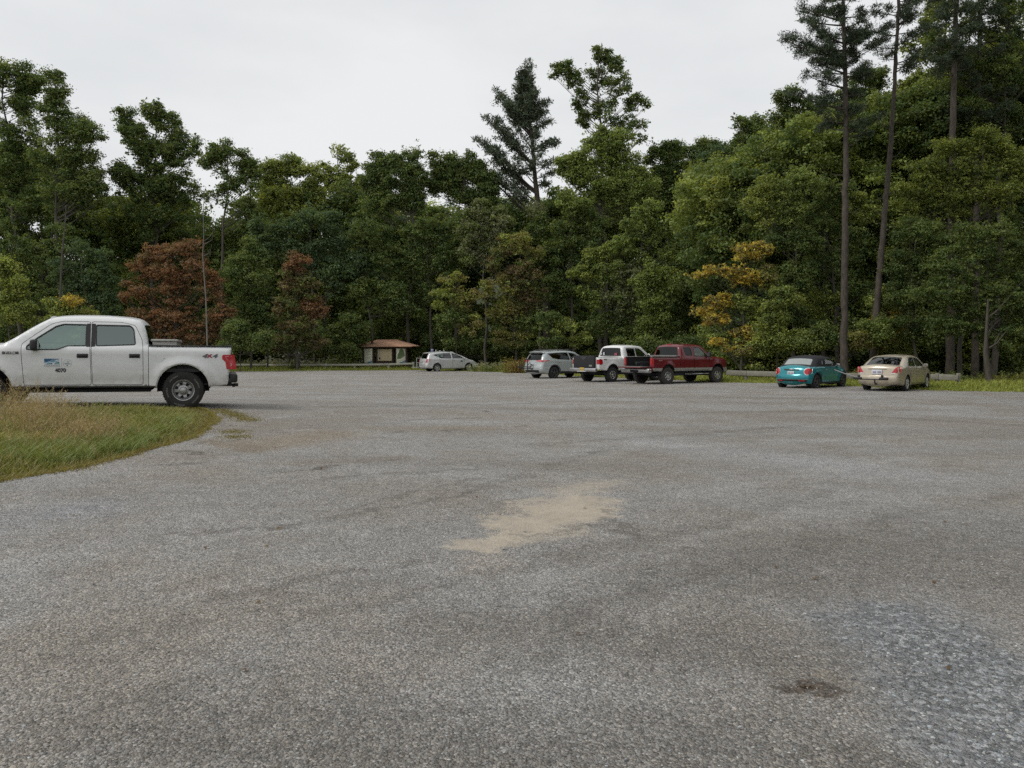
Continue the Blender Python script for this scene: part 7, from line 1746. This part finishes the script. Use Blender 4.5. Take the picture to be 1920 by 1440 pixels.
lp = [G(p_, 67.5 if p_ > 500 else 68.5) for p_ in (440, 500, 555, 610, 665, 728, 775)]
rail('guard_rail', 'low pale timber rail running from behind the white truck past the kiosk', lp, [0.50, .50, .50, .52, .52, .56, .62], 0.17, 0.10, [(q, .55) for q in lp[1:-1]] + [(lp[-1], 0.66)], PALE)
rp = [G(1362, 42.2), G(1400, 41.6), G(1465, 40.6), G(1540, 39.6), G(1620, 38.8), G(1700, 38.0), G(1760, 37.3), G(1797, 36.9)]
rail('guard_rail', 'weathered timber rail behind the turquoise car and the tan sedan', rp, [.60, .58, .56, .54, .53, .53, .53, .50], 0.27, 0.10, [(q, .58) for q in rp[1:-1]] + [(rp[-1] + Vector((0.06, 0, 0)), 0.58)], WOOD)
# small signs behind the silver wagon
def sign_post():
    Y = 68.0; c = at(810.5, 690, Y); r_ = empty('sign', (c.x, Y, 0), label='small upright blue and white sign on a post behind the silver wagon', cat='sign')
    MB().tube([(0, 0, -.1), (0, 0, 1.75)], 0.035, 8).build('post', simple('pale_grey_metal', (0.42, 0.43, 0.42)), r_)
    b = MB().rbox(0, -0.045, 1.60, 0.23, 0.02, 0.44, 0.008).build('panel', simple('sign_blue', (0.12, 0.13, 0.42), 0.5), r_)
    MB().rbox(0, -0.058, 1.735, 0.19, 0.006, 0.12, 0.002).build('panel_header', simple('sign_pale', (0.5, 0.52, 0.6), 0.5), b)
    for k in range(2): MB().rbox(0, -0.058, 1.60 - 0.09 * k, 0.15, 0.006, 0.02, 0.002).build('text_line', MATS['sign_pale'], b)
sign_post()
def board_sign():
    Y = 66.0; c = at(825, 690, Y); r_ = empty('sign', (c.x, Y, 0), label='white board sign between two posts right behind the silver wagon roof', cat='sign')
    WHP = simple('white_painted_wood', (0.62, 0.63, 0.64), 0.6, var=0.08)
    for x in (-0.34, 0.34): MB().rbox(x, 0, 0.88, 0.07, 0.07, 1.76, 0.015).build('post', WHP, r_)
    b = MB().rbox(0, -0.01, 1.36, 0.60, 0.03, 0.50, 0.01).build('panel', WHP, r_); MB().rbox(0, -0.01, 1.64, 0.14, 0.03, 0.09, 0.02).build('panel_crest', WHP, r_)
    for k in range(3): MB().rbox(0, -0.030, 1.50 - 0.08 * k, 0.44, 0.006, 0.022, 0.002).build('text_line', simple('sign_grey_text', (0.20, 0.22, 0.34), 0.5), b)
board_sign()
def stone_post():
    Y = 66.5; c = at(558, 690, Y); r_ = empty('post', (c.x, Y, 0), label='pale grey stone post with a domed cap left of the kiosk', cat='post')
    ST = simple('mossy_stone', (0.20, 0.19, 0.17), 0.95, var=0.35, scale=5, bump=0.8, bscale=20)
    m = MB(); m.rbox(0, 0, 0.68, 0.34, 0.34, 1.40, 0.04); m.build('shaft', ST, r_)
    m = MB(); m.lathe([(0.23, 1.34), (0.25, 1.40), (0.22, 1.48), (0.12, 1.56), (0.001, 1.58)], 16, axis='z'); m.build('cap', simple('pale_stone', (0.34, 0.33, 0.31), 0.9, var=0.2), r_)
stone_post()
# weeds of the verge
rng = np.random.default_rng(61)
def weeds(name, label, cat, spots, cols, hr, n_st, seed, flower=None):
    rng = np.random.default_rng(seed); Vs, Cs = [], []
    for (px, Y, hs) in spots:
        b = at(px, 700, Y); N = n_st
        P = np.stack([b.x + rng.normal(0, 0.25, N), Y + rng.normal(0, 0.25, N), np.zeros(N)], 1); H = rng.uniform(hr[0], hr[1], N) * hs
        c0 = np.array(cols[rng.integers(len(cols))]); c = c0 * rng.uniform(0.7, 1.3, (N, 1))
        V, C = blades(P, H, np.full(N, 0.035), rng.uniform(0.05, 0.4, N), c, rng); Vs.append(V); Cs.append(C)
        K = 12; t = rng.uniform(0.15, 1.0, (N, K, 1)); cc = P[:, None] + t * np.stack([rng.normal(0, .05, N), rng.normal(0, .05, N), H], 1)[:, None] + rng.normal(0, 0.06, (N, K, 3)); cc = cc.reshape(-1, 3)
        nr = norm(rng.normal(0, 1, cc.shape) + np.array([0, -.2, .6])); Vs.append(leaf_quads(cc, nr, rng.uniform(0.07, 0.16, len(cc)), rng)); Cs.append(np.repeat(c, K, axis=0) * rng.uniform(.8, 1.3, (len(cc), 1)))
        if flower:
            F_ = 8; fc = (P + np.stack([np.zeros(N), np.zeros(N), H], 1))[:, None] + rng.normal(0, 0.05, (N, F_, 3)); fc = fc.reshape(-1, 3); Vs.append(leaf_quads(fc, norm(rng.normal(0, 1, fc.shape)), np.full(len(fc), 0.06), rng)); Cs.append(np.tile(np.array(flower), (len(fc), 1)) * rng.uniform(.7, 1.2, (len(fc), 1)))
    o = mesh_obj(name, quads_mesh(name, np.concatenate(Vs), np.concatenate(Cs), LEAF)); tag(o, kind='stuff', label=label, cat=cat)
GW, YW, PW, RW = (0.14, 0.18, 0.05), (0.24, 0.24, 0.07), (0.30, 0.31, 0.20), (0.26, 0.15, 0.06)
weeds('pale_weeds', 'pale seeded weeds between the silver wagon and the suv', 'weeds', [(892 + 6 * k, 60 + (k % 3), 0.8 + 0.25 * ((k * 7) % 5) / 5) for k in range(16)], [GW, PW, YW, YW], (0.3, 0.8), 12, 3, (0.5, 0.5, 0.42))
weeds('rusty_weeds', 'rust coloured weeds left of the silver grey suv', 'weeds', [(952 + 5 * k, 57, 1.0) for k in range(10)], [RW, (0.3, 0.2, 0.07), YW], (0.5, 1.2), 18, 5)
weeds('verge_weeds', 'green weeds along the low rail between truck and kiosk', 'weeds', [(445 + 12 * k + (k * 5) % 7, 69 + (k % 3) * 0.8, 0.7 + 0.5 * ((k * 3) % 7) / 7) for k in range(20)], [GW, YW, (0.17, 0.2, 0.08)], (0.35, 0.95), 18, 7, (0.45, 0.46, 0.38))
weeds('wood_edge_weeds', 'tufts of grass and weeds along the wood edge at the right', 'weeds', [(1350 + 17 * k, 44.5 - 0.16 * k + (k % 3) * 0.5, 0.5 + 0.5 * ((k * 5) % 7) / 7) for k in range(36)], [GW, (0.12, 0.15, 0.04), YW], (0.25, 0.7), 18, 8)
weeds('climbing_vine', 'leafy green creeper climbing the left side of the stone post', 'creeper', [(552, 66.2, 1.1), (550, 66.2, .8), (547, 66.3, .6), (554, 66.2, 1.3)], [(0.17, 0.19, 0.08)], (0.6, 0.95), 12, 12)
# dirt heap on the gravel and a few fallen leaves
cc = onground(1512, 1298); r4 = np.random.default_rng(4)
n_ = 900; PP = r4.normal(0, 1, (n_, 2)) * (0.06, 0.035) + (cc.x, cc.y); hh = 0.03 * np.exp(-(((PP - (cc.x, cc.y)) / (0.08, 0.05)) ** 2).sum(1)); C3 = np.stack([PP[:, 0], PP[:, 1], 0.024 + hh * r4.random(n_)], 1)
o = mesh_obj('plant_litter', quads_mesh('plant_litter', leaf_quads(C3, norm(r4.normal(0, 1, (n_, 3)) + np.array([0, 0, .5])), r4.uniform(0.008, 0.028, n_), r4, 0.35), np.array([0.085, 0.055, 0.03]) * r4.uniform(0.5, 1.8, (n_, 1)), LEAF)); tag(o, kind='stuff', label='small brown heap of plant litter on the near gravel at the right', cat='litter')
n_ = 170; Yl = r4.uniform(3.5, 26, n_); Xl = r4.uniform(-0.6, 0.66, n_) * Yl; P_ = np.stack([Xl, Yl], 1); P_ = P_[~pip(P_, ISLAND)]; n_ = len(P_)
C3 = np.stack([P_[:, 0], P_[:, 1], gz(P_[:, 0], P_[:, 1]) + 0.032], 1); t = r4.random((n_, 1))
o = mesh_obj('fallen_leaves', quads_mesh('fallen_leaves', leaf_quads(C3, norm(r4.normal(0, .25, (n_, 3)) + np.array([0, 0, 1])), r4.uniform(0.015, 0.05, n_), r4), np.array([0.13, 0.05, 0.035]) * (1 - t) + np.array([0.24, 0.16, 0.06]) * t, LEAF)); tag(o, kind='stuff', label='few small brown fallen leaves lying on the gravel', cat='leaves')
